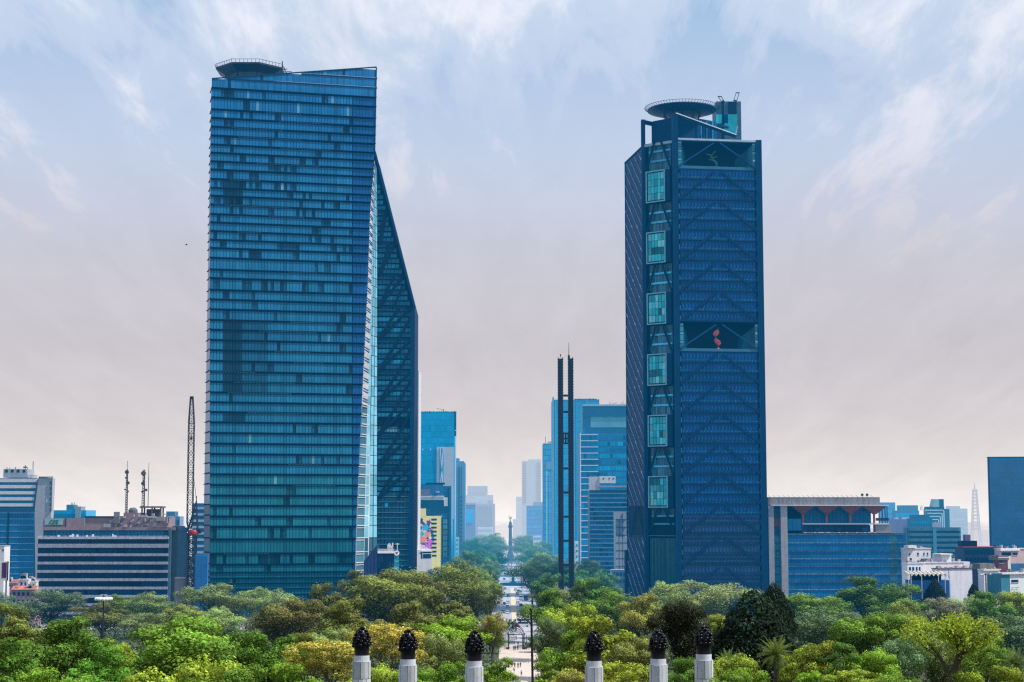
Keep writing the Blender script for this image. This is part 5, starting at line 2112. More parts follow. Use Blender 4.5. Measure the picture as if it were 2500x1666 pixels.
# ================================================================== right side buildings
def b_right():
    R = random.Random(31)
    D = 815
    pl = upl(1922, D, 2212, D, 1350)
    root = thing('terrace_office', 'blue glass office with concrete piers and red mushroom columns under its terrace roof', 'building', tuple(pl.w(pl.len / 2, 0)))
    s = lambda u, v=1350: pl.sz(u, v)[0]
    z = lambda v: pl.sz(2050, v)[1]
    mb = MB()
    pl.box(mb, -1, pl.len, 0, z(1302), -24, 0)
    pl.box(mb, s(1882), s(1925), 0, z(1236), -22, -3)
    part(mb, 'wall', mat('harbour_blue_wall', (.015, .09, .20), .5, nscale=.1, namt=.2), root)
    vs = [1305, 1325, 1345, 1364, 1382.5, 1401, 1420.5, 1439, 1458, 1477]
    for k in range(9):
        mb = MB()
        panes(mb, pl, .2, pl.len - .2, max(.3, z(vs[k + 1]) + .2), z(vs[k]) - .4, 1.5, .08, .1, R, .85, 1.15)
        part(mb, 'window_row', GLASS_BLUE, root)
        mb = MB()
        for i in range(60):
            a = .2 + (pl.len - .6) * i / 60
            pl.box(mb, a, a + .8, z(vs[k]) - .3, z(vs[k]) - .02, 0, .35, R.uniform(.45, 1.0) * (1.1 if k % 2 else .5))
        part(mb, 'sill_strip', STEEL_LIGHT, root)
    mb = MB()
    for k in range(9):
        t = R.uniform(.5, 1.0)
        pl.quad(mb, s(2172), s(2190), max(.3, z(vs[k + 1]) + .3), z(vs[k]) - .5, .16, t)
    part(mb, 'lighter_bay', mat('sea_glass', (.04, .24, .33)), root)
    for (u0, u1) in ((1877, 1890), (1907, 1923)):
        mb = MB()
        pl.box(mb, s(u0), s(u1), 0, z(1235), -4, .8)
        part(mb, 'concrete_pier', CONC_L, root)
    mb = MB()
    panes(mb, pl, s(1890) + .1, s(1907) - .1, 1, z(1306), 1.6, .1, -2.9, R, .8, 1.3)
    for k in range(8):
        pl.box(mb, s(1890), s(1907), z(1306 + 19 * k) - .5, z(1306 + 19 * k), -3, -2.6, .5)
    part(mb, 'stair_glazing', mat('emerald_glass', (.02, .26, .32), .25, nscale=.3, namt=.35), root)
    mb = MB()
    pl.box(mb, s(1890), s(1907), z(1286), z(1266), -3, -2.7)
    part(mb, 'red_panel', mat('brick_red_panel', (.30, .09, .10), .7, nscale=.5, namt=.2), root)
    # roof
    mb = MB()
    pl.box(mb, s(1878), s(2153), z(1233), z(1214), -20, -2, .82)
    rf = part(mb, 'roof_parapet', mat('rain_stained_concrete', (.34, .33, .34), .85, nscale=.35, namt=.16, streak=.4), root)
    mb = MB()
    for k in range(22):
        a = s(1886) + (s(2150) - s(1886)) * k / 22
        pl.bar(mb, (a, z(1214)), (a - 1.1, z(1209)), .12, -4)
    part(mb, 'roof_rods', STEEL_DARK, root)
    mb = MB()
    pl.box(mb, s(1884), s(2171), z(1235.5), z(1233), -20, 1.6, 1)
    part(mb, 'roof_edge', WHITE, root)
    mb = MB()
    for u in (2114, 2126):
        c = pl.w(s(u), z(1208), -6)
        add_drum(mb, c, .65)
        mb.bar(c, c - Vector((0, 0, 1.2)), .15)
    part(mb, 'roof_dishes', STEEL_DARK, root)
    # recessed glazing behind the columns
    mb = MB()
    pl.box(mb, s(1924), s(2130), z(1302), z(1235), -12, -7)
    tb = part(mb, 'terrace_wall', BAND_DARK, root)
    mb = MB()
    panes(mb, pl, s(1965), s(2136), z(1278), z(1238), 1.9, .12, -6.8, R, .6, 1.2)
    subpart(mb, 'terrace_glazing', GLASS_TEAL, tb, root)
    mb = MB()
    panes(mb, pl, s(1926), s(1960), z(1296), z(1267), 2.0, .12, -2.0, R, 1.0, 1.6)
    subpart(mb, 'bay_glazing', GLASS_TEAL, tb, root)
    mb = MB()
    pl.box(mb, s(1961), s(2173), z(1281), z(1278), -7, 0, 1)
    pl.box(mb, s(1962), s(2180), z(1302), z(1300), -7, .2, .4)
    part(mb, 'terrace_slab', WHITE, root)
    mb = MB()
    panes(mb, pl, s(1962), s(2128), z(1300), z(1282), 2.4, .2, -1.0, R, .3, 1.3)
    for (u, t) in ((1998, 2), (2050, 1.5), (2113, 2.4)):
        a = s(u)
        pl.quad(mb, a - 1, a + 1, z(1297), z(1289), -.8, t)
    part(mb, 'lower_terrace_glazing', GLASS_DARK, root)
    for i in range(40):
        if R.random() < .35:
            mb = MB()
            a = s(1964) + i * .95
            pl.box(mb, a, a + .9, z(1301.5), z(1299.8), .05, .3, 1)
            part(mb, 'terrace_light', WHITE, root)
    for u in (1964, 2022.5, 2081, 2139):
        mb = MB()
        a = s(u)
        w = 29 * D / FPX
        zt_, zc = z(1236), z(1256)
        t0 = .45
        for yy in (0,):
            top = [pl.w(a - w * .96, zt_, -.2), pl.w(a + w * .96, zt_, -.2), pl.w(a + w * .96, zt_, -6), pl.w(a - w * .96, zt_, -6)]
            bot = [pl.w(a - t0, zc, -2.5), pl.w(a + t0, zc, -2.5), pl.w(a + t0, zc, -3.4), pl.w(a - t0, zc, -3.4)]
            mb.hexa(bot, top, 1.0)
        pl.box(mb, a - t0, a + t0, z(1302), zc, -3.4, -2.5, 1.15)
        for sx in (-1, 1):
            pl.bar(mb, (a + sx * t0, zc), (a + sx * w * .95, zt_ - .3), .25, -1.3, .35, h=.25)
        part(mb, 'mushroom_column', RUST, root)
    mb = MB()
    for u in (2150, 2158, 2165, 2170):
        pl.box(mb, s(u), s(u) + .4, z(1278), z(1236), -3, -2.6, 1)
    pl.box(mb, s(2143), s(2175), z(1272), z(1265), -3, -2.7, 2)
    part(mb, 'corner_posts', STEEL_DARK, root)
    mb = MB()
    pl.box(mb, s(2140), s(2178), z(1300), z(1281), -6, -.5, .7)
    part(mb, 'corner_kiosk', CONC_L, root)
    mb = MB()
    pl.box(mb, s(1905), s(2040), z(1470), z(1462), -1, 1.5)
    part(mb, 'plinth', CONC_L, root)

    # background on the right
    root, pl, zt = block('hazy_blue_office', 'flat hazy blue office peeping out behind the red columned terrace', 2150, 2186, 1227, 1500, 9, mat('clear_blue_wall', (.06, .26, .55)))
    window_rows(root, pl, .5, pl.len - .5, [(zt - 5 - 4.5 * k, zt - 2 - 4.5 * k) for k in range(6)], GLASS_AZURE, 2, .3, 5, lo=.8, hi=1.2)
    root, pl, zt = block('stepped_blue_block', 'stepped dusky blue block with roof sheds, right of the terrace office', 2184, 2244, 1247, 1350, 9, mat('dusk_blue_wall', (.05, .17, .36), .7, nscale=.1, namt=.2))
    boxpart(root, pl, 'roof_shed', mat('teal_cladding', (.04, .20, .30)), 2199, 2242, 1234, 1248, -14, -1)
    mb = MB()
    for u in (2196, 2225, 2237, 2250, 2254):
        a = pl.sz(u, 1246)
        pl.box(mb, a[0], a[0] + .35, a[1], a[1] + R.uniform(1, 4), -5, -4.6)
    part(mb, 'roof_antennas', STEEL_DARK, root)
    window_rows(root, pl, .5, pl.len - .5, [(zt - 5 - 4.5 * k, zt - 2 - 4.5 * k) for k in range(5)], GLASS_AZURE, 2.2, .4, 6)
    root, pl, zt = block('mauve_block', 'mauve rendered block with white roof tanks right of the terrace office', 2178, 2224, 1268, 1150, 9, PURPLE, tint=1.2)
    for u in (2188, 2206, 2216):
        mb = MB()
        a = pl.sz(u, 1268)
        pl.box(mb, a[0], a[0] + 2.2, a[1], a[1] + 1.3, -6, -3, R.uniform(.7, 1))
        part(mb, 'roof_tank', WHITE, root)
    mb = MB()
    a = pl.sz(2221, 1290)
    pl.box(mb, a[0], a[0] + .5, 2, zt - .5, 0, .3)
    part(mb, 'downpipe', STEEL_LIGHT, root)
    root, pl, zt = block('dark_blue_flats', 'dark blue flats with a flat roof behind the rounded banded office', 2222, 2276, 1266, 1130, 9, mat('dusk_blue_wall2', (.02, .10, .23), .7, nscale=.1, namt=.2))
    boxpart(root, pl, 'roof_step', mat('dusk_blue_wall2', (.02, .10, .23)), 2232, 2266, 1257, 1267, -14, -2)
    window_rows(root, pl, .5, pl.len - .5, [(zt - 3.8 - 3.6 * k, zt - 1.8 - 3.6 * k) for k in range(5)], GLASS_AZURE, 1.8, .5, 7, lo=.4, hi=.8)
    # concentric L-striped building
    root, pl, zt = block('l_striped_building', 'building with nested white L-shaped stripes and chamfered roof house', 2262, 2318, 1243, 1250, 9, mat('deep_sea_wall', (.012, .10, .20), .5, nscale=.1, namt=.2))
    s = lambda u: pl.sz(u, 1265)[0]
    z = lambda v: pl.sz(2290, v)[1]
    mb = MB()
    for k in range(5):
        v = 1245 + 7.6 * k
        uR = 2305.5 - 4.5 * k
        pl.box(mb, s(2258 + (6 * k if k else 0)), s(uR), z(v + 2), z(v), 0, .5)
        pl.box(mb, s(uR) - .65, s(uR), z(1300), z(v), 0, .5)
    part(mb, 'white_stripes', WHITE, root)
    mb = MB()
    f = [pl.w(*pl.sz(u, v), .2) for u, v in ((2276, 1238), (2294, 1238), (2294, 1219), (2280, 1219))]
    b = [p + Vector((0, 9, 0)) for p in f]
    mb.face(f)
    for i in range(4):
        j = (i + 1) % 4
        mb.face([f[j], f[i], b[i], b[j]])
    rh = part(mb, 'roof_house', mat('pale_sage_cladding', (.36, .44, .46), .6), root)
    mb = MB()
    pl.box(mb, s(2294), s(2305), zt, z(1219), -9, .3)
    pl.box(mb, s(2264), s(2306), z(1243), z(1237.5), -9, .1, 1.3)
    subpart(mb, 'dark_side', BAND_DARK, rh, root)
    boxpart(root, pl, 'small_penthouse', PINK, 2270, 2296, 1276, 1290, 0, 1.0, 1.3)
    root, pl, zt = block('pale_blue_slab', 'pale misty blue slab left of the lattice antenna tower', 2319, 2362, 1242, 2100, 30, mat('mist_blue_wall', (.30, .40, .48)))
    boxpart(root, pl, 'roof_step', mat('mist_blue_wall', (.30, .40, .48)), 2319, 2344, 1236, 1243, -20, -1)
    window_rows(root, pl, 1, pl.len - 1, [(zt - 5 - 5 * k, zt - 2.5 - 5 * k) for k in range(8)], GLASS_PALE, 2.5, .6, 7)
    # rounded banded office
    root, pl, zt = block('rounded_banded_office', 'bulky grey blue office with rounded corrugated bands above the white houses', 2214, 2345, 1288, 1000, 9, mat('storm_wall', (.03, .11, .18), .6, nscale=.1, namt=.2))
    s = lambda u: pl.sz(u, 1320)[0]
    z = lambda v: pl.sz(2280, v)[1]
    for k in range(7):
        v = 1289 + 13 * k
        mb = MB()
        pl.box(mb, s(2222), s(2341), z(v + 7.5), z(v), 0, 1.2, 1)
        for i in range(44):
            a = s(2222) + (s(2341) - s(2222)) * i / 44
            pl.box(mb, a + .1, a + .4, z(v + 7), z(v + .5), 1.2, 1.35, 1.25)
        for e in (0, 1):
            a = s(2222) if e == 0 else s(2341)
            c = pl.w(a, 0, -.2)
            mb.lathe([(1.4, z(v + 7.5)), (1.4, z(v))], (c.x, c.y, 0), 14, .9)
        part(mb, 'rounded_band', mat('blue_grey_band', (.10, .19, .28), .7, nscale=.6, namt=.3), root)
        mb = MB()
        panes(mb, pl, s(2222), s(2341), z(v + 13), z(v + 7.6), 1.5, .2, .2, R, .5, 1.2)
        part(mb, 'window_row', GLASS_DARK, root)
    mb = MB()
    pl.box(mb, s(2277), s(2285), 0, z(1291), 1.2, 1.6, 1)
    part(mb, 'stair_strip', mat('aqua_strip', (.10, .30, .42), .6, nscale=.5, namt=.2), root)
    # lattice tower far away
    D2 = 2600
    x = xpx(2381.5, D2)
    root = thing('lattice_tower', 'faint far lattice antenna tower left of the blue slab', 'antenna tower', (x, D2, 0))
    mb = MB()
    H0, H1 = zpx(1296, D2), zpx(1195, D2)
    w0, w1 = 5.6, 2.4
    n = 12
    for i in range(n):
        f0, f1 = i / n, (i + 1) / n
        za, zb = H0 + (H1 - H0) * f0, H0 + (H1 - H0) * f1
        a, b = w0 + (w1 - w0) * f0, w0 + (w1 - w0) * f1
        for (p, q) in (((-1, -1), (1, -1)), ((1, -1), (1, 1)), ((1, 1), (-1, 1)), ((-1, 1), (-1, -1))):
            mb.bar((x + p[0] * a, D2 + p[1] * a, za), (x + p[0] * b, D2 + p[1] * b, zb), .9)
            mb.bar((x + p[0] * a, D2 + p[1] * a, za), (x + q[0] * b, D2 + q[1] * b, zb), .6)
            mb.bar((x + q[0] * a, D2 + q[1] * a, za), (x + p[0] * b, D2 + p[1] * b, zb), .6)
    for zz in (.35, .7, .97):
        w = w0 + (w1 - w0) * zz + .8
        mb.box(x - w, x + w, D2 - w, D2 + w, H0 + (H1 - H0) * zz, H0 + (H1 - H0) * zz + 1.2)
    for sx in (-1, 1):
        for sy in (-1, 1):
            mb.bar((x + sx * w0 * 1.3, D2 + sy * w0 * 1.3, 0), (x + sx * w0, D2 + sy * w0, H0), 1.0)
    part(mb, 'lattice', mat('tower_grey', (.16, .19, .26), .6), root)
    mb = MB()
    mb.tube((x, D2, H1), (x, D2, zpx(1184, D2)), 1.4, .7, 8)
    mb.tube((x, D2, zpx(1184, D2)), (x, D2, zpx(1177, D2)), .4, .2, 6)
    part(mb, 'top_mast', mat('tower_grey', (.16, .19, .26)), root)
    # big azure slab at right edge
    root, pl, zt = block('azure_slab', 'big plain azure glass slab at the right edge', 2415, 2560, 1117.5, 940, 6, GLASS_AZURE, DR=935)
    n = 18
    for k in range(n):
        z1 = zt - 1 - k * 3.6
        mb = MB()
        panes(mb, pl, .2, pl.len - .2, z1 - 3.5, z1, 1.8, .05, .12, R, .88, 1.1)
        part(mb, 'window_row', mat('slab_glass', (.012, .15, .36), .2, ior=1.6, nscale=.05, namt=.25), root)
    mb = MB()
    pl.box(mb, -.2, .35, 0, zt + .2, -3, .3, 1)
    pl.box(mb, -.2, pl.len, zt, zt + .5, -6, .3, .9)
    part(mb, 'edge_trim', STEEL_BLUE, root)
    # dark low-rise in front of the slab
    root, pl, zt = block('dark_lowrise', 'dark blue low-rise with red roof line right of the white houses', 2352, 2440, 1337, 800, 16, mat('indigo_wall', (.012, .06, .13), .6, nscale=.3, namt=.25))
    mb = MB()
    pl.box(mb, -.2, pl.len + .2, zt, zt + .35, -16, .3)
    part(mb, 'roof_line', mat('coral_trim', (.40, .10, .12), .6), root)
    boxpart(root, pl, 'roof_plant', BAND_DARK, 2352, 2390, 1321, 1336, -10, -3, .8)
    boxpart(root, pl, 'roof_tank', PURPLE, 2362, 2375, 1306, 1321, -8, -4, .9)
    mb = MB()
    c = pl.w(pl.sz(2435, 1330)[0], zt + .3, -4)
    mb.ball((c.x, c.y, c.z), .9, 8, .9)
    part(mb, 'roof_dome', BAND_DARK, root)
    window_rows(root, pl, .4, pl.len - .4, [(zt - 3.2 - 3.3 * k, zt - 1.2 - 3.3 * k) for k in range(4)], GLASS_DARK, 1.8, .4, 9, lo=.5, hi=1.6)


b_right()


def b_white_houses():
    R = random.Random(41)
    G = 'pale houses below the rounded office'

    def house(name, label, u0, u1, vt, D, dep, wall, wins=(), roof=None, tint=1.0, cat='house', extras=()):
        dep = dep * .4
        root, pl, zt = block(name, label, u0, u1, vt, D, dep, wall, cat=cat, group=G, tint=tint, DR=D + (u1 - u0) * .075)
        mb = MB()
        pl.box(mb, -.25, pl.len + .25, zt, zt + .3, -dep - .2, .35)
        part(mb, 'roof_slab', roof or WHITE, root)
        for (a, b, v0, v1) in wins:
            mb = MB()
            s0, s1 = pl.sz(a, v0)[0], pl.sz(b, v0)[0]
            z1, z0 = pl.sz(u0, v0)[1], pl.sz(u0, v1)[1]
            pl.box(mb, s0, s1, z0, z1, -.1, .08, R.uniform(.6, 1.3))
            w = part(mb, 'window', GLASS_DARK, root)
            mb = MB()
            pl.box(mb, s0 - .1, s1 + .1, z0 - .2, z0, 0, .25)
            subpart(mb, 'sill', CONC_L, w, root)
        mb = MB()
        pl.box(mb, .1, pl.len - .1, zt + .28, zt + .36, -dep * .9, -.2, .9)
        for k in range(int(pl.len / 1.6)):      # tanks, vents and parapet clutter on the flat roof
            q = R.uniform(.2, pl.len - 1.2)
            hh = R.choice([.4, .6, .9, 1.5])
            pl.box(mb, q, q + R.uniform(.3, 1.3), zt + .3, zt + .3 + hh, -dep * R.uniform(.5, .8), -R.uniform(.4, 2.0), R.uniform(.35, 1.1))
        part(mb, 'roof_units', CONC_L, root)
        for (nm, m, a, b, v0, v1, o0, o1, t) in extras:
            boxpart(root, pl, nm, m, a, b, v0, v1, o0, o1, t)
        return root, pl, zt
    house('white_house', 'white house with four small windows, nearest the terrace office', 2214, 2271, 1340, 760, 12, mat('blush_wall', (.82, .76, .78), .75, nscale=.3, namt=.1, streak=.15),
          [(2219, 2221.5, 1351, 1356), (2239, 2243, 1350, 1356), (2254, 2257, 1350, 1356), (2263, 2266, 1350, 1356), (2221, 2226, 1363, 1368)], extras=[('canopy', WHITE, 2213, 2233, 1332, 1338, -2, 1.5, 1.0), ('green_shed', mat('green_shed_paint', (.01, .16, .14), .6), 2248, 2263, 1364, 1376, .2, 2.0, 1.0)])
    house('white_house', 'wide white house with long flat roof and round vent among the pale houses', 2254, 2352, 1374, 735, 12, mat('cream_render', (.86, .80, .78), .75, nscale=.3, namt=.08, streak=.12),
          [(2290, 2303, 1372.5, 1373.5)], extras=[('upper_storey', WHITE, 2303, 2326, 1352, 1374, -8, -1, 1.0), ('roof_canopy', CREAM, 2295, 2324, 1352, 1355, -6, .4, 1.0), ('round_vent', BAND_DARK, 2308, 2312, 1370, 1374, -1, -.8, 1.0),
                                                                               ('terracotta_strip', mat('terracotta', (.46, .15, .12)), 2286, 2350, 1385, 1388, 0, .6, .6), ('side_wall', mat('rose_white_wall', (.74, .68, .76)), 2350, 2368, 1372, 1387, -6, 0, 1.0)])
    house('white_house', 'small white house with shaded arcade under the wide flat roofed house', 2214, 2254, 1376, 730, 10, WHITE,
          [(2219, 2224, 1385, 1394), (2227, 2232, 1385, 1394), (2236, 2240, 1385, 1394), (2243, 2247, 1385, 1394)])
    house('big_white_wall', 'large blank lilac white gable wall in the centre of the pale houses', 2288, 2386, 1389, 700, 10, mat('lilac_render', (.80, .78, .86), .75, nscale=.3, namt=.08, streak=.14), (), MAROON,
          extras=[('drain_line', CONC, 2316, 2317, 1389, 1412, 0, .1, .8), ('notch_wall', WHITE, 2378, 2385, 1388, 1412, -2, .3, 1.0)], cat='building')
    house('navy_house', 'narrow navy house wedged right of the lilac gable wall', 2385, 2402, 1386, 690, 9, mat('indigo_wall', (.012, .06, .13)), [(2389, 2397, 1392, 1397), (2388, 2396, 1420, 1423)], mat('coral_trim', (.40, .10, .12)))
    house('white_house', 'tall white house with vertical blue window slot, behind the right lamp mast', 2400, 2440, 1392, 670, 9, WHITE, [(2416, 2423, 1402, 1438)], extras=[('parapet', CREAM, 2400, 2438, 1390, 1394, -1, .4, 1.0), ('roof_box', CONC, 2405, 2440, 1377, 1391, -8, -3, .5)])
    house('maroon_house', 'maroon house with cream window strip between two white houses at right', 2436, 2462, 1362, 720, 9, MAROON, [(2440, 2448, 1369, 1376)], extras=[('cream_strip', CREAM, 2460, 2467, 1358, 1398, -2, .2, 1.0), ('grey_panel', CONC, 2436, 2462, 1357, 1368, -6, .3, .4)])
    house('pale_pink_house', 'pale pink house with two dark windows under the azure slab at the right edge', 2440, 2520, 1341, 760, 10, mat('shell_pink_wall', (.60, .44, .42), .75, nscale=.3, namt=.1), [(2445, 2468, 1349, 1358), (2472, 2484, 1350, 1356)],
          extras=[('dark_storey', mat('indigo_wall', (.012, .06, .13)), 2467, 2520, 1376, 1400, -5, .6, 2.2), ('white_eave', WHITE, 2440, 2488, 1341, 1345, -2, .8, 1.0)])
    root, pl, zt = house('white_shop', 'bright white shop block with a dark window and faint teal lettering, right edge', 2463, 2530, 1401, 640, 10, mat('bright_white_wall', (.86, .88, .92), .65, nscale=.3, namt=.06),
                         [(2469, 2486, 1416, 1422)], extras=[('teal_side', mat('teal_cladding', (.04, .20, .30)), 2444, 2464, 1401, 1462, -8, .1, 1.2), ('eave', WHITE, 2444, 2530, 1398, 1402, -2, .7, 1.0)])
    mb = MB()
    for v, w0 in ((1433.5, 2486.5), (1438, 2484.5)):
        z0 = pl.sz(2470, v)[1]
        u = 2469.5
        while u < w0:
            s = pl.sz(u, v)[0]
            h = .4 if R.random() < .7 else .28
            pl.box(mb, s, s + .09, z0 - h, z0, 0, .06)
            if R.random() < .6:
                pl.box(mb, s + .09, s + .26, z0 - h * R.choice([0.55, 1.0, .2]), z0 - h * R.choice([0.55, 1.0, .2]) + .09, 0, .06)
            u += 2.3
    part(mb, 'lettering', mat('teal_letter_paint', (.05, .30, .36), .6), root)
    # blue tarpaulin pavilion
    D = 660
    pl = upl(2222, D, 2320, D, 1430)
    root = thing('blue_pavilion', 'bright blue walled pavilion with white scalloped awning on thin posts', 'pavilion', tuple(pl.w(pl.len / 2, 0)))
    s = lambda u: pl.sz(u, 1430)[0]
    z = lambda v: pl.sz(2270, v)[1]
    mb = MB()
    pl.box(mb, s(2222), s(2320), 0, z(1417), -8, 0, 1)
    part(mb, 'wall', mat('tarpaulin_blue', (.012, .14, .46), .5, nscale=.4, namt=.2), root)
    mb = MB()
    pl.box(mb, s(2232), s(2300), z(1419), z(1405), -7, -1, .6)
    part(mb, 'dark_interior', STEEL_BLUE, root)
    mb = MB()
    n = 9
    for k in range(n):
        a, b = s(2214) + (s(2310) - s(2214)) * k / n, s(2214) + (s(2310) - s(2214)) * (k + 1) / n
        for i in range(6):
            f0, f1 = i / 6, (i + 1) / 6
            za = z(1403) + 1.0 * math.sin(PI * f0) - .1
            zb = z(1403) + 1.0 * math.sin(PI * f1) - .1
            mb.face([pl.w(a + (b - a) * f0, za - .6, 1.5), pl.w(a + (b - a) * f1, zb - .6, 1.5), pl.w(a + (b - a) * f1, zb + .4, -6), pl.w(a + (b - a) * f0, za + .4, -6)], R.uniform(.9, 1.05))
    part(mb, 'awning', CREAM, root)
    for u in (2216, 2222, 2248, 2289, 2305, 2316):
        mb = MB()
        pl.box(mb, s(u), s(u) + .22, 0, z(1404), 1.2, 1.4)
        part(mb, 'post', WHITE, root)


b_white_houses()

# ================================================================== setting: ground, paths, avenue
def xc(Y):
    return 3.74 - 0.0032 * Y


def structure(mb, name, m, kind='structure'):
    o = mb.build(name, m)
    o['kind'] = kind
    return o


def soil_mat():
    m = bpy.data.materials.new('park_soil')
    m.use_nodes = True
    nt = m.node_tree
    nt.nodes.clear()
    gp = nt.nodes.new('ShaderNodeNewGeometry')
    nz = nt.nodes.new('ShaderNodeTexNoise')
    nt.links.new(gp.outputs['Position'], nz.inputs['Vector'])
    nz.inputs['Scale'].default_value = .08
    nz.inputs['Detail'].default_value = 8
    c = ramp(nt, nz.outputs['Fac'], [(.3, (.02, .045, .015)), (.55, (.06, .075, .03)), (.75, (.16, .13, .09))])
    sp = nt.nodes.new('ShaderNodeSeparateXYZ')
    nt.links.new(gp.outputs['Position'], sp.inputs[0])
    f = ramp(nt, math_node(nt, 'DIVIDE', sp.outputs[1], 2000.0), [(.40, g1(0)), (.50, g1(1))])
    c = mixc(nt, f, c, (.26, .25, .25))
    b = nt.nodes.new('ShaderNodeBsdfPrincipled')
    nt.links.new(c, b.inputs['Base Color'])
    b.inputs['Roughness'].default_value = .95
    finish(nt, b.outputs[0])
    return m


def b_setting():
    mb = MB()

    def hz(y):
        if y < 11:
            return CZ - 1.7
        if y > 112:
            return 0.0
        f = (112 - y) / 101.0
        return (CZ - 1.7) * (f ** 1.35)
    ys = [-400, -60, 0, 11, 16, 25, 40, 55, 70, 85, 100, 112, 150, 220, 320, 460, 640, 900, 1300, 2000, 3200, 5200, 9000, 16000]
    xsn = [-14000, -6000, -2400, -900, -400, -160, -60, 0, 60, 160, 400, 900, 2400, 6000, 14000]
    for y0, y1 in zip(ys[:-1], ys[1:]):
        for x0, x1 in zip(xsn[:-1], xsn[1:]):
            mb.face([(x0, y0, hz(y0)), (x1, y0, hz(y0)), (x1, y1, hz(y1)), (x0, y1, hz(y1))])
    structure(mb, 'ground', soil_mat())
    road = mat('sunbleached_asphalt', (.46, .45, .50), .85, nscale=.12, namt=.16)
    mb = MB()

    def strip(mb, y0, y1, a, b, z, tint=1.0, n=1):
        for i in range(n):
            p, q = y0 + (y1 - y0) * i / n, y0 + (y1 - y0) * (i + 1) / n
            mb.face([(xc(p) + a, p, z), (xc(p) + b, p, z), (xc(q) + b, q, z), (xc(q) + a, q, z)], tint)
    strip(mb, 606, 3600, -10.5, 11.5, .04, 1, 30)
    mb.face([(-260, 690, .036), (260, 690, .036), (260, 742, .036), (-260, 742, .036)])
    structure(mb, 'avenue', road)
    mb = MB()
    strip(mb, 745, 1085, -1.5, 1.1, .19, 1, 8)
    for i in range(8):
        p, q = 745 + 340 * i / 8, 745 + 340 * (i + 1) / 8
        for a in (-1.5, 1.1):
            mb.face([(xc(p) + a, p, .04), (xc(q) + a, q, .04), (xc(q) + a, q, .19), (xc(p) + a, p, .19)], .8)
    mb.face([(xc(745) - 1.5, 745, .04), (xc(745) + 1.1, 745, .04), (xc(745) + 1.1, 745, .19), (xc(745) - 1.5, 745, .19)], .8)
    structure(mb, 'median', mat('sandy_paving', (.74, .62, .46), .9, nscale=.4, namt=.14))
    mb = MB()
    for lane in (-7.6, -4.5, 4.2, 7.4):
        y = 752
        while y < 1080:
            strip(mb, y, y + 5, lane - .09, lane + .09, .046)
            y += 11
    for k in range(8):
        a = 1.9 + k * 1.1
        strip(mb, 762, 772, a, a + .6, .046)
        strip(mb, 744, 749, -9.5 + k * 2.4, -8.5 + k * 2.4, .046)
    strip(mb, 757, 758, 2.0, 10.8, .046)
    structure(mb, 'road_markings', mat('road_paint', (.8, .8, .82), .7, nscale=.5, namt=.1))
    mb = MB()
    strip(mb, 200, 606, -6.2, 6.4, .05, 1, 12)
    structure(mb, 'promenade', mat('pinkish_paving', (.62, .53, .47), .9, nscale=.3, namt=.14))
    # plaza at the fountain
    mb = MB()
    pts = [(xc(1133) + 26 * math.cos(2 * PI * k / 40), 1133 + 30 * math.sin(2 * PI * k / 40), .06) for k in range(40)]
    mb.face(pts)
    structure(mb, 'roundabout', mat('pale_paving', (.62, .61, .63), .9, nscale=.3, namt=.1))
    # far city
    R = random.Random(77)
    mb = MB()
    for k in range(900):
        D = R.uniform(2700, 7000)
        x = R.uniform(-.42, .42) * D
        if abs(x - xc(D)) < 70:
            continue
        w, h = R.uniform(18, 70), R.uniform(8, 26) * (1 if R.random() < .93 else 1.8)
        mb.box(x - w / 2, x + w / 2, D, D + 30, 0, h, R.uniform(.6, 1.3))
    structure(mb, 'distant_city', mat('far_roofs', (.34, .33, .36), .85, nscale=.02, namt=.2), 'stuff')


b_setting()


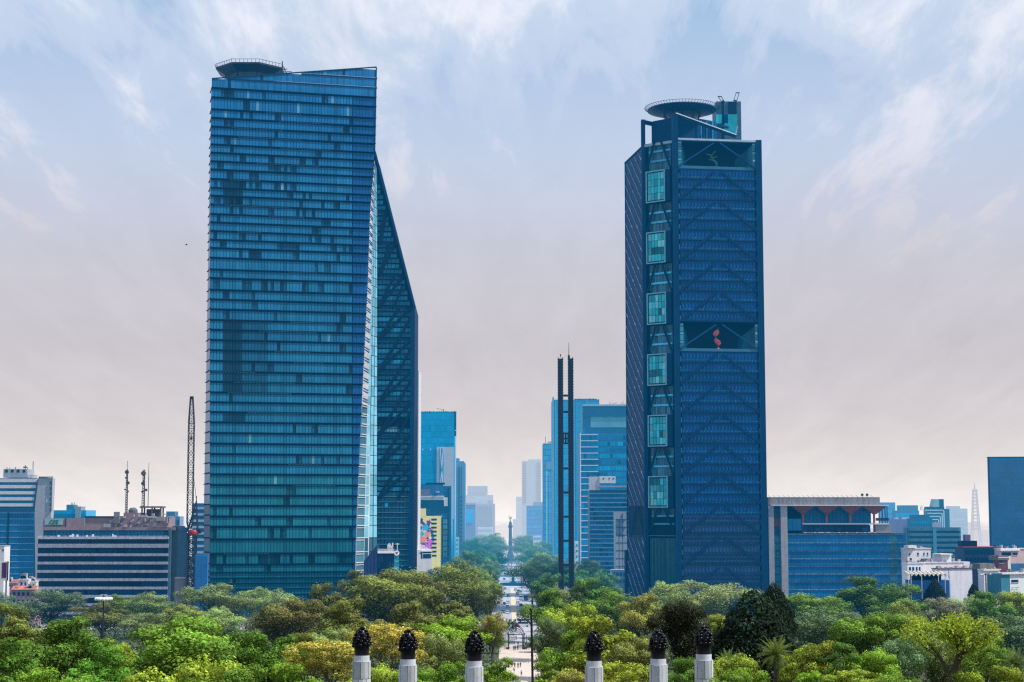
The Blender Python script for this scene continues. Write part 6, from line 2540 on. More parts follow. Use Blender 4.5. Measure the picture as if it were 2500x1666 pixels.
# ================================================================== monuments
def b_column():
    D = 1660
    x = xc(D)
    root = thing('victory_column', 'tall slender stone victory column with golden winged figure at the end of the avenue', 'monument', (x, D, 0))
    z = lambda v: zpx(v, D)
    mb = MB()
    for r, h0, h1 in ((11.5, 0, .5), (10.6, .5, 1.0), (9.7, 1.0, 1.5), (8.6, 1.5, 2.1)):
        mb.lathe([(r, h0), (r, h1), (.1, h1)], (x, D, 0), 32)
    part(mb, 'steps', STONE, root)
    mb = MB()
    zp = z(1350)
    mb.box(x - 3.4, x + 3.4, D - 3.4, D + 3.4, 2.1, zp - 2.2)
    mb.box(x - 4.0, x + 4.0, D - 4.0, D + 4.0, 2.1, 3.4, .9)
    mb.box(x - 3.9, x + 3.9, D - 3.9, D + 3.9, zp - 2.6, zp - 1.7, 1.1)
    mb.box(x - 2.6, x + 2.6, D - 2.6, D + 2.6, zp - 1.7, zp + .2)
    for sx in (-1, 1):
        for sy in (-1, 1):
            mb.box(x + sx * 4.6 - .9, x + sx * 4.6 + .9, D + sy * 4.6 - .9, D + sy * 4.6 + .9, 2.1, 4.4)
            mb.lathe([(.8, 0), (.6, .8), (.75, 1.5), (.35, 2.2), (.3, 2.7), (.02, 2.9)], (x + sx * 4.6, D + sy * 4.6, 4.4), 8, .6)
    part(mb, 'pedestal', mat('pedestal_stone', (.03, .06, .11), .8, nscale=.4, namt=.2), root)
    mb = MB()
    zs0, zs1 = zp + .2, z(1290)
    mb.lathe([(2.3, zs0), (2.3, zs0 + .8), (1.85, zs0 + 1.5), (1.7, zs0 + 10), (1.5, zs1)], (x, D, 0), 24)
    for q in (.22, .42):
        zz = zs0 + (zs1 - zs0) * q
        mb.lathe([(1.7, zz - .7), (2.1, zz - .5), (2.1, zz + .5), (1.7, zz + .7)], (x, D, 0), 24, .8)
    part(mb, 'shaft', mat('column_stone', (.008, .025, .055), .8, nscale=.3, namt=.2), root)
    mb = MB()
    mb.lathe([(1.5, zs1), (2.1, zs1 + 1.0), (2.3, zs1 + 2.0)], (x, D, 0), 24)
    mb.box(x - 2.2, x + 2.2, D - 2.2, D + 2.2, zs1 + 2, zs1 + 2.5)
    for k in range(9):
        for e in (-2.1, 2.1):
            mb.box(x - 2.1 + k * .52 - .05, x - 2.1 + k * .52 + .05, D + e - .05, D + e + .05, zs1 + 2.5, zs1 + 3.5)
            mb.box(x + e - .05, x + e + .05, D - 2.1 + k * .52 - .05, D - 2.1 + k * .52 + .05, zs1 + 2.5, zs1 + 3.5)
    mb.lathe([(1.5, zs1 + 2.5), (1.4, zs1 + 5.0), (1.1, zs1 + 6.2), (.5, z(1274))], (x, D, 0), 16)
    part(mb, 'capital', mat('column_stone', (.008, .025, .055)), root)
    # winged figure
    z0 = z(1274)
    mb = MB()
    mb.lathe([(.55, 0), (.75, .2), (.6, .9), (.62, 1.8), (.42, 2.7), (.55, 3.4), (.5, 3.9), (.18, 4.2), (.16, 4.4), (.3, 4.65), (.3, 4.95), (.1, 5.25)], (x, D, z0), 12)
    for s in (-1, 1):     # wings raised behind the shoulders
        P = [(x + s * .2, D + .4, z0 + 3.2), (x + s * 1.0, D + .8, z0 + 4.2), (x + s * 1.9, D + 1.1, z0 + 5.9), (x + s * 1.5, D + 1.1, z0 + 4.0), (x + s * 1.1, D + .9, z0 + 2.4)]
        mb.face(P)
        mb.face([(a, b + .15, c) for a, b, c in reversed(P)])
    mb.tube((x + .45, D, z0 + 3.8), (x - .1, D - .2, z0 + 4.9), .16, .13, 6)
    mb.tube((x - .1, D - .2, z0 + 4.9), (x - 1.2, D - .4, z0 + 6.4), .13, .08, 6)
    mb.lathe([(.32, 0), (.4, .1), (.32, .2)], (x - 1.2, D - .4, z0 + 6.4), 10)
    mb.tube((x - .45, D, z0 + 3.8), (x + .9, D - .3, z0 + 3.0), .15, .1, 6)
    mb.tube((x + .15, D, z0 + .9), (x + .6, D + .9, z0 + .3), .22, .1, 6)
    part(mb, 'winged_figure', GOLD, root)

    # fountain on the roundabout
    D = 1133
    x = xc(D) + .6
    root = thing('fountain', 'round dark rimmed fountain with a pedestal figure in the middle of the avenue', 'fountain', (x, D, 0))
    mb = MB()
    mb.lathe([(8.6, .06), (8.6, 1.5), (8.0, 1.6), (8.0, .6)], (x, D, 0), 40)
    part(mb, 'basin', mat('basin_stone', (.035, .07, .14), .7, nscale=.4, namt=.2), root)
    mb = MB()
    mb.lathe([(8.0, .9), (.05, .9)], (x, D, 0), 40)
    part(mb, 'water', mat('fountain_water', (.05, .18, .28), .1), root)
    mb = MB()
    mb.lathe([(3.2, .6), (3.2, 1.6), (2.4, 2.0), (1.0, 2.6), (.8, 3.6), (2.2, 4.2), (2.2, 4.4), (.8, 4.5), (.6, 5.4), (.05, 5.4)], (x, D, 0), 20)
    part(mb, 'pedestal', mat('fountain_bronze', (.03, .12, .20), .5, nscale=.6, namt=.2), root)
    mb = MB()
    mb.tube((x - .15, D, 5.4), (x - .1, D, 6.3), .16, .2, 8)
    mb.tube((x + .18, D, 5.4), (x + .1, D, 6.3), .15, .2, 8)
    mb.lathe([(.26, 6.2), (.24, 6.6), (.34, 7.1), (.12, 7.3), (.1, 7.4), (.17, 7.5), (.15, 7.7), (.02, 7.8)], (x, D, 0), 10)
    mb.tube((x + .3, D, 7.05), (x + .9, D, 7.3), .09, .06, 6)
    mb.tube((x - .3, D, 7.05), (x - .6, D, 7.5), .09, .06, 6)
    part(mb, 'archer_figure', mat('fountain_bronze', (.03, .12, .20)), root)
    # dark lamp column beyond the fountain
    D = 1335
    x = xpx(1248.2, D)
    root = thing('dark_lamp_column', 'dark lamp column standing in the avenue in front of the victory column', 'street lamp', (x, D, 0))
    mb = MB()
    mb.lathe([(.9, 0), (.9, .6), (.5, 1.0), (.42, 3), (.3, 4), (.22, 9.5)], (x, D, 0), 10)
    part(mb, 'post', BLACK, root)
    mb = MB()
    mb.bar((x - 1.1, D, 6.3), (x + 1.1, D, 6.3), .15)
    for s in (-1, 1):
        mb.ball((x + s * 1.1, D, 6.1), .35, 8, 1.2)
    mb.ball((x, D, 9.7), .4, 8, 1.2)
    part(mb, 'lantern', BLACK, root)


b_column()


def b_gate():
    D = 588
    x = xpx(1259.5, D, 1555)
    root = thing('iron_gate', 'dark iron arched gateway with one closed lattice leaf across the promenade', 'gate', (x, D, 0))
    z = lambda v: zpx(v, D)
    wi = 17.5 * D / FPX
    zsp = z(1549)
    ra = z(1530) - zsp
    mb = MB()
    for s in (-1, 1):
        mb.box(x + s * wi - .22, x + s * wi + .22, D - .25, D + .25, 0, zsp)
        mb.box(x + s * (wi + .55) - .13, x + s * (wi + .55) + .13, D - .2, D + .2, 0, zsp + .4)
        mb.box(x + s * (wi + 1.2) - .12, x + s * (wi + 1.2) + .12, D - .2, D + .2, 0, zsp - .3, .8)
        mb.box(x + s * (wi + .3) - .6, x + s * (wi + .3) + .6, D - .4, D + .4, 0, .7, 1.4)
    part(mb, 'posts', BLACK, root)
    mb = MB()
    n = 18
    for rr, th in ((1.0, .24), (.80, .12), (1.13, .14)):
        for k in range(n):
            a, b = PI * k / n, PI * (k + 1) / n
            mb.bar((x + math.cos(a) * (wi + .05) * rr, D, zsp + math.sin(a) * ra * rr), (x + math.cos(b) * (wi + .05) * rr, D, zsp + math.sin(b) * ra * rr), th, th)
    for k in range(1, 9):
        a = PI * k / 9
        mb.bar((x + math.cos(a) * wi * .3, D, zsp + math.sin(a) * ra * .3), (x + math.cos(a) * wi * .95, D, zsp + math.sin(a) * ra * .95), .1)
    for k in range(9):
        a, b = PI * k / 9, PI * (k + 1) / 9
        mb.bar((x + math.cos(a) * wi * .32, D, zsp + math.sin(a) * ra * .32), (x + math.cos(b) * wi * .32, D, zsp + math.sin(b) * ra * .32), .1)
        c = Vector((x + math.cos((a + b) / 2) * wi * .62, D, zsp + math.sin((a + b) / 2) * ra * .62))
        for i in range(8):
            e, f = 2 * PI * i / 8, 2 * PI * (i + 1) / 8
            mb.bar(c + Vector((math.cos(e) * .32, 0, math.sin(e) * .32)), c + Vector((math.cos(f) * .32, 0, math.sin(f) * .32)), .09)
    mb.box(x - wi, x + wi, D - .12, D + .12, zsp - .15, zsp + .1)
    part(mb, 'arch', BLACK, root)
    mb = MB()
    zb, zt = z(1573), zsp - .15
    xa, xb = x - wi + .25, x - .35
    for k in range(8):
        q = xa + (xb - xa) * k / 7
        mb.bar((q, D, zb), (q, D, zt), .08)
    for q in (0, .3, .72, 1):
        mb.bar((xa, D, zb + (zt - zb) * q), (xb, D, zb + (zt - zb) * q), .1)
    for i in range(3):
        for j in range(2):
            c = Vector((xa + (xb - xa) * (i + .5) / 3, D, zb + (zt - zb) * (.15 + .36 * j)))
            for k in range(8):
                e, f = 2 * PI * k / 8, 2 * PI * (k + 1) / 8
                mb.bar(c + Vector((math.cos(e) * .26, 0, math.sin(e) * .3)), c + Vector((math.cos(f) * .26, 0, math.sin(f) * .3)), .07)
    part(mb, 'closed_leaf', BLACK, root)
    mb = MB()
    xa = x + wi - .3
    for k in range(6):
        y = D + .3 + 2.2 * k / 5
        mb.bar((xa, y, .2), (xa, y, zt), .08)
    for q in (0, .3, .7, 1):
        mb.bar((xa, D + .3, .2 + (zt - .2) * q), (xa, D + 2.5, .2 + (zt - .2) * q), .1)
    part(mb, 'open_leaf', BLACK, root)
    mb = MB()
    zt = zsp + ra
    mb.box(x - .45, x + .95, D - .3, D + .3, zt, zt + .3)
    mb.ball((x - .1, D, zt + .65), .42, 8, 1.0)
    mb.ball((x + .6, D, zt + .65), .42, 8, 1.0)
    mb.tube((x + .25, D, zt + .3), (x + .25, D, zt + 1.2), .3, .2, 8)
    cr = part(mb, 'crest', MAROON, root)
    mb = MB()
    mb.lathe([(.3, 1.2), (.36, 1.6), (.2, 1.9), (.24, 2.1), (.1, 2.35), (.02, 2.4)], (x + .25, D, zt), 8)
    subpart(mb, 'finial', WHITE, cr, root)


b_gate()


def b_pillars():
    data = [(883, 1600, 250, 'leftmost'), (996, 1609, 244, 'second'), (1158, 1613, 239, 'third'), (1450, 1613, 239, 'fourth'), (1607, 1608, 244, 'fifth'), (1718, 1597, 250, 'rightmost')]
    lab = {'leftmost': 'leftmost of six white marble pillars with dark bronze torch, left of the yellow flowering crown',
           'second': 'second white marble pillar from the left, dark torch between yellow and bright green trees',
           'third': 'third white marble pillar from the left, nearest left of the promenade',
           'fourth': 'fourth white marble pillar from the left, first right of the flagpole',
           'fifth': 'fifth white marble pillar from the left, in front of the dark brown tree',
           'rightmost': 'rightmost of the six white marble pillars with dark torch, beside the palms'}
    for idx, (u, v, D, nm) in enumerate(data):
        R = random.Random(50 + idx)
        x = xpx(u, D, v)
        zt = zpx(v, D)
        root = thing('marble_pillar', lab[nm], 'pillar', (x, D, 0), 'six marble pillars of the monument')
        mb = MB()
        r = 22.4 * D / FPX
        n = 14
        zc = 0.0
        step = zt - .85
        mb.lathe([(r + .9, 0), (r + .9, .8), (r + .3, 1.0)], (x, D, 0), n)
        H = 2.3
        k = 0
        za = 1.0
        while za < step - .01:
            zb = min(za + H, step)
            if step - zb < .5:
                zb = step
            ph = (k % 2) * PI / n
            for i in range(n // 2):
                a0, a1 = 4 * PI * i / n + ph, 4 * PI * (i + 1) / n + ph
                t = R.uniform(.66, 1.1)
                am = (a0 + a1) / 2
                for (b0, b1) in ((a0 + .028, am), (am, a1 - .028)):
                    mb.face([(x + r * math.cos(b0), D + r * math.sin(b0), za + .07), (x + r * math.cos(b1), D + r * math.sin(b1), za + .07),
                             (x + r * math.cos(b1), D + r * math.sin(b1), zb), (x + r * math.cos(b0), D + r * math.sin(b0), zb)], t)
            za = zb
            k += 1
        mb.lathe([(r - .05, 1.0), (r - .05, step - .02)], (x, D, 0), 28, .3)
        mb.lathe([(r, step), (r - .18, step + .02)], (x, D, 0), 28)
        rr = r - .2
        mb.lathe([(rr, step + .02), (rr, zt), (.1, zt)], (x, D, 0), 28, 1.0)
        part(mb, 'shaft', MARBLE, root)
        # dark bronze torch with rows of rounded flames
        mb = MB()
        rb = r * .80
        mb.lathe([(rb + .06, 0), (rb, .15), (rb * .99, 1.35), (rb * 1.05, 1.6), (rb * .95, 1.9), (rb * .8, 3.0), (rb * .3, 3.8), (.1, 4.0)], (x, D, zt), 24, 1.0)
        tb = part(mb, 'torch', BRONZE, root, smooth=True)
        mb = MB()
        zt0 = zt + 1.45
        rows = 7
        tw = R.uniform(0, 1)
        for q in range(rows):
            f = q / (rows - 1)
            rad = r * (.99 - .66 * f ** 2.8) * .86
            cnt = max(3, int(11 * (1 - .72 * f)))
            zz = zt0 + f * 2.3
            for i in range(cnt):
                a = 2 * PI * i / cnt + tw + q * .55
                br = .33 * R.uniform(.9, 1.15) * (1 - .2 * f)
                mb.ball((x + rad * math.cos(a), D + rad * math.sin(a), zz + R.uniform(-.08, .08) + .14 * math.sin(a * 1.0 + 2.6)), br, 8, R.uniform(.75, 1.0), R.uniform(.6, 1.3))
        mb.ball((x, D, zt0 + 2.35), .42, 8, .9)
        subpart(mb, 'flame', BRONZE, tb, root, smooth=True)


b_pillars()


def b_poles():
    D = 230
    x1 = xpx(1297, D, 1487)
    x0 = xpx(1300.5, D, 1670)
    zt = zpx(1487, D)
    root = thing('flagpole', 'bare black flagpole rising in front of the promenade, slightly leaning', 'flagpole', (x0 + .3, D, 0))
    mb = MB()
    slope = (x1 - x0) / (zt - zpx(1670, D))
    xb = x1 - slope * zt
    mb.tube((xb, D, 0), (x1, D, zt), .22, .15, 10)
    part(mb, 'pole', BLACK, root)
    mb = MB()
    mb.ball((x1, D, zt), .17, 8, .8)
    part(mb, 'finial', BLACK, root)
    mb = MB()
    mb.lathe([(.6, 0), (.6, .5), (.3, .8)], (xb, D, 0), 12)
    part(mb, 'base', CONC_D, root)
    # floodlight mast with white ring head
    D = 460
    x = xpx(253, D, 1460)
    root = thing('floodlight_mast', 'slim mast with round white ring of lamps above the left park trees', 'street lamp', (x, D, 0))
    zh = zpx(1463, D)
    mb = MB()
    mb.tube((x, D, 0), (x, D, zpx(1453, D)), .34, .16, 8)
    part(mb, 'pole', STEEL_DARK, root)
    mb = MB()
    n = 14
    for k in range(n):
        a = 2 * PI * k / n
        c = (x + 1.9 * math.cos(a), D + 1.9 * math.sin(a), zh + .05 * (k % 2))
        mb.ball(c, .58, 8, .85, .9 + .2 * (k % 3) / 2)
    mb.lathe([(.2, -.3), (1.8, -.45), (2.0, .2), (.2, .35)], (x, D, zh), 20, .9)
    part(mb, 'lamp_ring', mat('frosted_white', (.70, .80, .86), .5), root)
    mb = MB()
    mb.box(x - .85, x + .85, D - .1, D + .1, zpx(1454, D), zpx(1452, D))
    part(mb, 'top_bar', CONC_L, root)
    D = 600
    x = xpx(2407, D, 1420)
    root = thing('multi_lamp_mast', 'dark mast with a row of small white lamps before the right pale houses', 'street lamp', (x, D, 0))
    zt = zpx(1400, D)
    mb = MB()
    mb.tube((x, D, 0), (x, D, zt), .36, .2, 8)
    mb.bar((x - 2, D, zt - .5), (x + 1.8, D, zt - .4), .22)
    part(mb, 'pole', BLACK, root)
    for k, (dx, w) in enumerate(((-1.7, 1.2), (-1.05, .7), (-.45, .5), (.5, .5), (1.1, .6), (1.6, .8))):
        mb = MB()
        mb.ball((x + dx, D - .2, zt - .35 - .2 * (k == 0)), .32 * w + .1, 8, .8, 1.0)
        part(mb, 'lamp', WHITE if w > .65 else CONC, root)
    # bird
    D = 420
    p = at(455, 598, D)
    mb = MB()
    prof = [(.01, -.32), (.07, -.24), (.10, -.05), (.09, .12), (.05, .24), (.055, .30), (.03, .36), (.01, .42)]
    segs = 8
    for (r0, a0), (r1, a1) in zip(prof[:-1], prof[1:]):
        for i in range(segs):
            b0, b1 = 2 * PI * i / segs, 2 * PI * (i + 1) / segs
            mb.face([(p.x + a0, p.y + r0 * math.cos(b0), p.z + r0 * math.sin(b0)), (p.x + a0, p.y + r0 * math.cos(b1), p.z + r0 * math.sin(b1)),
                     (p.x + a1, p.y + r1 * math.cos(b1), p.z + r1 * math.sin(b1)), (p.x + a1, p.y + r1 * math.cos(b0), p.z + r1 * math.sin(b0))])
    for s in (-1, 1):
        q = [(p.x + .16, p.y + s * .05, p.z + .04), (p.x + .18, p.y + s * .30, p.z + .22), (p.x + .02, p.y + s * .66, p.z + .16), (p.x - .02, p.y + s * .30, p.z + .14), (p.x - .10, p.y + s * .05, p.z + .04)]
        mb.face(q)
        mb.face([(a, b, c - .015) for a, b, c in reversed(q)])
    q = [(p.x - .28, p.y - .04, p.z), (p.x - .28, p.y + .04, p.z), (p.x - .50, p.y + .11, p.z + .03), (p.x - .50, p.y - .11, p.z + .03)]
    mb.face(q)
    mb.face([(a, b, c - .015) for a, b, c in reversed(q)])
    o = mb.build('bird', BLACK, base=tuple(p))
    tag(o, 'tiny dark bird flying in the sky left of the left tower', 'bird')


b_poles()


# ================================================================== people
def skin(name, verts, edges, radii, m, root_i=0):
    me = bpy.data.meshes.new(name)
    me.from_pydata(verts, edges, [])
    o = bpy.data.objects.new(name, me)
    COL.objects.link(o)
    md = o.modifiers.new('skin', 'SKIN')
    sv = me.skin_vertices[0].data
    for i, r in enumerate(radii):
        sv[i].radius = (r, r)
        sv[i].use_root = (i == root_i)
    md.use_smooth_shade = True
    sb = o.modifiers.new('sub', 'SUBSURF')
    sb.levels = 1
    sb.render_levels = 1
    bpy.context.view_layer.update()
    dg = bpy.context.evaluated_depsgraph_get()
    nm = bpy.data.meshes.new_from_object(o.evaluated_get(dg))
    bpy.data.objects.remove(o)
    nm.name = name
    ca = nm.color_attributes.new('tint', 'FLOAT_COLOR', 'CORNER')
    ca.data.foreach_set('color', [1.0] * (4 * len(nm.loops)))
    nm.materials.clear()
    nm.materials.append(m)
    return nm


def make_figure(pose):
    """one figure facing +Y, feet at z = 0: body, shirt, trousers, hair meshes"""
    st = {'walk': .30, 'stand': .05, 'bend': .06}[pose]
    ben = .55 if pose == 'bend' else 0.0
    drop = .10 if pose == 'bend' else 0.0
    hip, chest, neck = (0, 0, .93 - drop), (0, ben * .38, 1.30 - drop - ben * .12), (0, ben * .62, 1.48 - drop - ben * .26)
    head, top = (0, ben * .72 + .02, 1.60 - drop - ben * .30), (0, ben * .80 + .02, 1.72 - drop - ben * .34)
    V = [hip, (0, ben * .15, 1.10 - drop), chest, neck, head, top]
    Rr = [.13, .125, .15, .058, .092, .07]
    Ed = [(0, 1), (1, 2), (2, 3), (3, 4), (4, 5)]
    legs, arms = [], []
    for s in (-1, 1):
        f = st * s
        i = len(V)
        V += [(s * .10, 0, .88 - drop), (s * .11, f * .45 + .03 + drop * 1.2, .50 - drop * .4), (s * .11, f * .95, .09), (s * .12, f * .95 + .14, .035)]
        Rr += [.09, .062, .042, .035]
        Ed += [(0, i), (i, i + 1), (i + 1, i + 2), (i + 2, i + 3)]
        legs.append(i)
        i = len(V)
        a = -f * .7
        V += [(s * .19, chest[1], chest[2] + .09), (s * .24, chest[1] + a * .4 + ben * .2, chest[2] - .20), (s * .25, chest[1] + a * .9 + ben * .4 + .06, chest[2] - .45), (s * .25, chest[1] + a * 1.0 + ben * .45 + .08, chest[2] - .53)]
        Rr += [.055, .042, .030, .028]
        Ed += [(2, i), (i, i + 1), (i + 1, i + 2), (i + 2, i + 3)]
        arms.append(i)
        h = V[i + 3]
        for k, (dy, ln) in enumerate(((-.03, .07), (-.01, .085), (.012, .08), (.032, .065))):   # four fingers, slightly curled, and a thumb
            j = len(V)
            V += [(h[0], h[1] + dy, h[2] - ln * .6), (h[0] - s * .012, h[1] + dy + .01, h[2] - ln)]
            Rr += [.009, .007]
            Ed += [(i + 3, j), (j, j + 1)]
        j = len(V)
        V += [(h[0] - s * .025, h[1] + .045, h[2] + .01), (h[0] - s * .03, h[1] + .06, h[2] - .03)]
        Rr += [.010, .008]
        Ed += [(i + 3, j), (j, j + 1)]
    j = len(V)
    V += [(0, head[1] + .11, head[2] - .01)]      # nose
    Rr += [.016]
    Ed += [(4, j)]
    for s in (-1, 1):                               # ears
        j = len(V)
        V += [(s * .098, head[1], head[2])]
        Rr += [.02]
        Ed += [(4, j)]
    body = skin('person', V, Ed, Rr, SKIN)
    # shirt
    v2 = [hip, V[1], chest, (neck[0], neck[1], neck[2] - .05)]
    r2 = [.155, .15, .175, .075]
    e2 = [(0, 1), (1, 2), (2, 3)]
    for i in arms:
        j = len(v2)
        v2 += [V[i], V[i + 1], tuple(Vector(V[i + 1]).lerp(Vector(V[i + 2]), .35))]
        r2 += [.07, .058, .052]
        e2 += [(2, j), (j, j + 1), (j + 1, j + 2)]
    shirt = skin('shirt', v2, e2, r2, CLOTH)
    v3 = [(0, 0, .95 - drop)]
    r3 = [.15]
    e3 = []
    for i in legs:
        j = len(v3)
        v3 += [V[i], V[i + 1], V[i + 2]]
        r3 += [.108, .08, .065]
        e3 += [(0, j), (j, j + 1), (j + 1, j + 2)]
    trousers = skin('trousers', v3, e3, r3, CLOTH)
    hr = skin('hair', [(0, head[1] - .03, head[2] + .02), (0, top[1] - .03, top[2] + .0)], [(0, 1)], [.10, .085], HAIR)
    return body, shirt, trousers, hr


def b_people():
    figs = {p: make_figure(p) for p in ('walk', 'stand', 'bend')}
    dk, nv, bl, wh, rd, gy, tn = (.02, .02, .025), (.02, .03, .08), (.05, .12, .30), (.65, .65, .65), (.30, .04, .05), (.12, .12, .13), (.30, .22, .14)
    rows = [  # u, v of the feet, pose, heading, shirt, trousers, label
        (1254.5, 1589, 'stand', 0, dk, nv, 'person in black standing left of a pair just inside the iron gate'),
        (1258.2, 1589, 'walk', PI, nv, dk, 'person in navy walking in the middle of the trio inside the gate'),
        (1264, 1588.5, 'walk', PI, dk, dk, 'person in all black walking right of the pair inside the gate'),
        (1285.3, 1587, 'stand', .6, gy, dk, 'person in grey standing at the shaded right side near the gate'),
        (1289, 1586, 'walk', 2.2, dk, nv, 'person beside the flagpole at the right edge of the promenade near the gate'),
        (1264.8, 1577.5, 'walk', PI, dk, gy, 'person passing through the open half of the iron gate'),
        (1260, 1564, 'walk', 0, rd, dk, 'person in dark red walking on the street side beyond the gate'),
        (1235, 1626, 'walk', PI, tn, dk, 'person in tan half hidden by leaves at the left of the front row'),
        (1241.6, 1627.5, 'stand', 0, dk, nv, 'person in dark top, second from the left in the front row'),
        (1250, 1630, 'walk', PI, nv, dk, 'person in navy top, third from the left in the front row'),
        (1256.6, 1631.5, 'stand', PI, dk, dk, 'broad person in black at the centre of the front row'),
        (1264.6, 1631.5, 'walk', 0, bl, dk, 'person in blue top, second from the right in the front row'),
        (1270.6, 1631, 'walk', PI, dk, gy, 'person at the right end of the front row beside the shade'),
        (1256, 1643, 'bend', 1.2, gy, dk, 'person bending down in front of the row of walkers'),
        (1273, 1651, 'walk', PI, wh, dk, 'person in pale top nearest to the viewer on the promenade'),
        (1237.6, 1520, 'stand', 0, dk, dk, 'left one of two people in dark clothes standing by the kerb on the avenue'),
        (1242.6, 1519.5, 'walk', 1.4, nv, dk, 'right one of two people in dark clothes by the kerb on the avenue'),
    ]
    for (u, v, pose, rot, c1, c2, lab) in rows:
        D = ground_depth(v)
        x = xpx(u, D, v)
        b, s, t, h = figs[pose]
        o = bpy.data.objects.new('person', b)
        COL.objects.link(o)
        o.location = (x, D, .055)
        o.rotation_euler = (0, 0, rot)
        tag(o, lab, 'person', 'people on the promenade and avenue')
        for nm, me, c in (('shirt', s, c1), ('trousers', t, c2), ('hair', h, None)):
            q = bpy.data.objects.new(nm, me)
            COL.objects.link(q)
            q.parent = o
            if c:
                q.color = (*c, 1)


b_people()


# ================================================================== vehicles
def make_vehicle(kind):
    """root at ground centre, nose towards -Y (towards the gate)"""
    root = thing('car' if kind == 'car' else ('van' if kind == 'van' else 'bus'), 'x', 'car', (0, 0, 0))
    if kind == 'car':
        Lh, W, prof, glass = 2.2, .88, [(-2.2, .35), (-2.2, .72), (-1.05, .90), (1.55, .95), (2.15, .85), (2.2, .35)], [(-1.05, .90), (-.35, 1.40), (.95, 1.42), (1.65, .95)]
        wr, wy = .33, (-1.35, 1.35)
    elif kind == 'van':
        Lh, W, prof, glass = 2.7, 1.0, [(-2.7, .4), (-2.7, 1.0), (-2.1, 1.25), (2.65, 1.3), (2.7, .4)], [(-2.1, 1.25), (-1.5, 2.1), (2.5, 2.2), (2.65, 1.3)]
        wr, wy = .36, (-1.7, 1.7)
    else:
        Lh, W, prof, glass = 5.8, 1.25, [(-5.8, .4), (-5.8, 1.4), (5.8, 1.4), (5.8, .4)], [(-5.8, 1.4), (-5.6, 2.9), (5.7, 2.9), (5.8, 1.4)]
        wr, wy = .5, (-3.6, 3.4)
    mb = MB()
    for P, w0, w1 in ((prof, W, W),):
        n = len(P)
        mb.face([(-w0, y, z) for y, z in P])
        mb.face([(w0, y, z) for y, z in reversed(P)])
        for i in range(n):
            j = (i + 1) % n
            mb.face([(w0, P[i][0], P[i][1]), (w0, P[j][0], P[j][1]), (-w0, P[j][0], P[j][1]), (-w0, P[i][0], P[i][1])])
    (y0, z0), (y1, z1), (y2, z2), (y3, z3) = glass
    wt = W * .8 if kind == 'car' else W * .94
    mb.face([(-wt, y1, z1), (wt, y1, z1), (wt, y2, z2), (-wt, y2, z2)])
    mb.hexa([(-wt, y1, z1 + .005), (wt, y1, z1 + .005), (wt, y2, z2 + .005), (-wt, y2, z2 + .005)], [(-wt + .05, y1 + .05, z1 + .07), (wt - .05, y1 + .05, z1 + .07), (wt - .05, y2 - .05, z2 + .07), (-wt + .05, y2 - .05, z2 + .07)])
    part(mb, 'body', PAINT, root)
    mb = MB()
    e = .02
    mb.face([(-W + e, y0, z0 + e), (W - e, y0, z0 + e), (wt, y1, z1), (-wt, y1, z1)])
    mb.face([(W - e, y3, z3 + e), (-W + e, y3, z3 + e), (-wt, y2, z2), (wt, y2, z2)])
    for s in (-1, 1):
        mb.face([(s * (W - e), y0, z0 + e), (s * (W - e), y3, z3 + e), (s * wt, y2, z2), (s * wt, y1, z1)])
    part(mb, 'windows', GLASS_DARK, root)
    for s in (-1, 1):
        for y in wy:
            mb = MB()
            mb.tube((s * (W - .2), y, wr), (s * (W + .02), y, wr), wr, wr, 12)
            part(mb, 'wheel', RUBBER, root)
        mb = MB()
        mb.box(s * W * .72 - .16, s * W * .72 + .16, -Lh - .02, -Lh + .02, .55 if kind != 'bus' else .8, .70 if kind != 'bus' else 1.0)
        part(mb, 'headlight', WHITE, root)
        mb = MB()
        mb.box(s * W * .75 - .14, s * W * .75 + .14, Lh - .02, Lh + .02, .60 if kind != 'bus' else .8, .78 if kind != 'bus' else 1.1)
        part(mb, 'tail_light', RED, root)
    return root


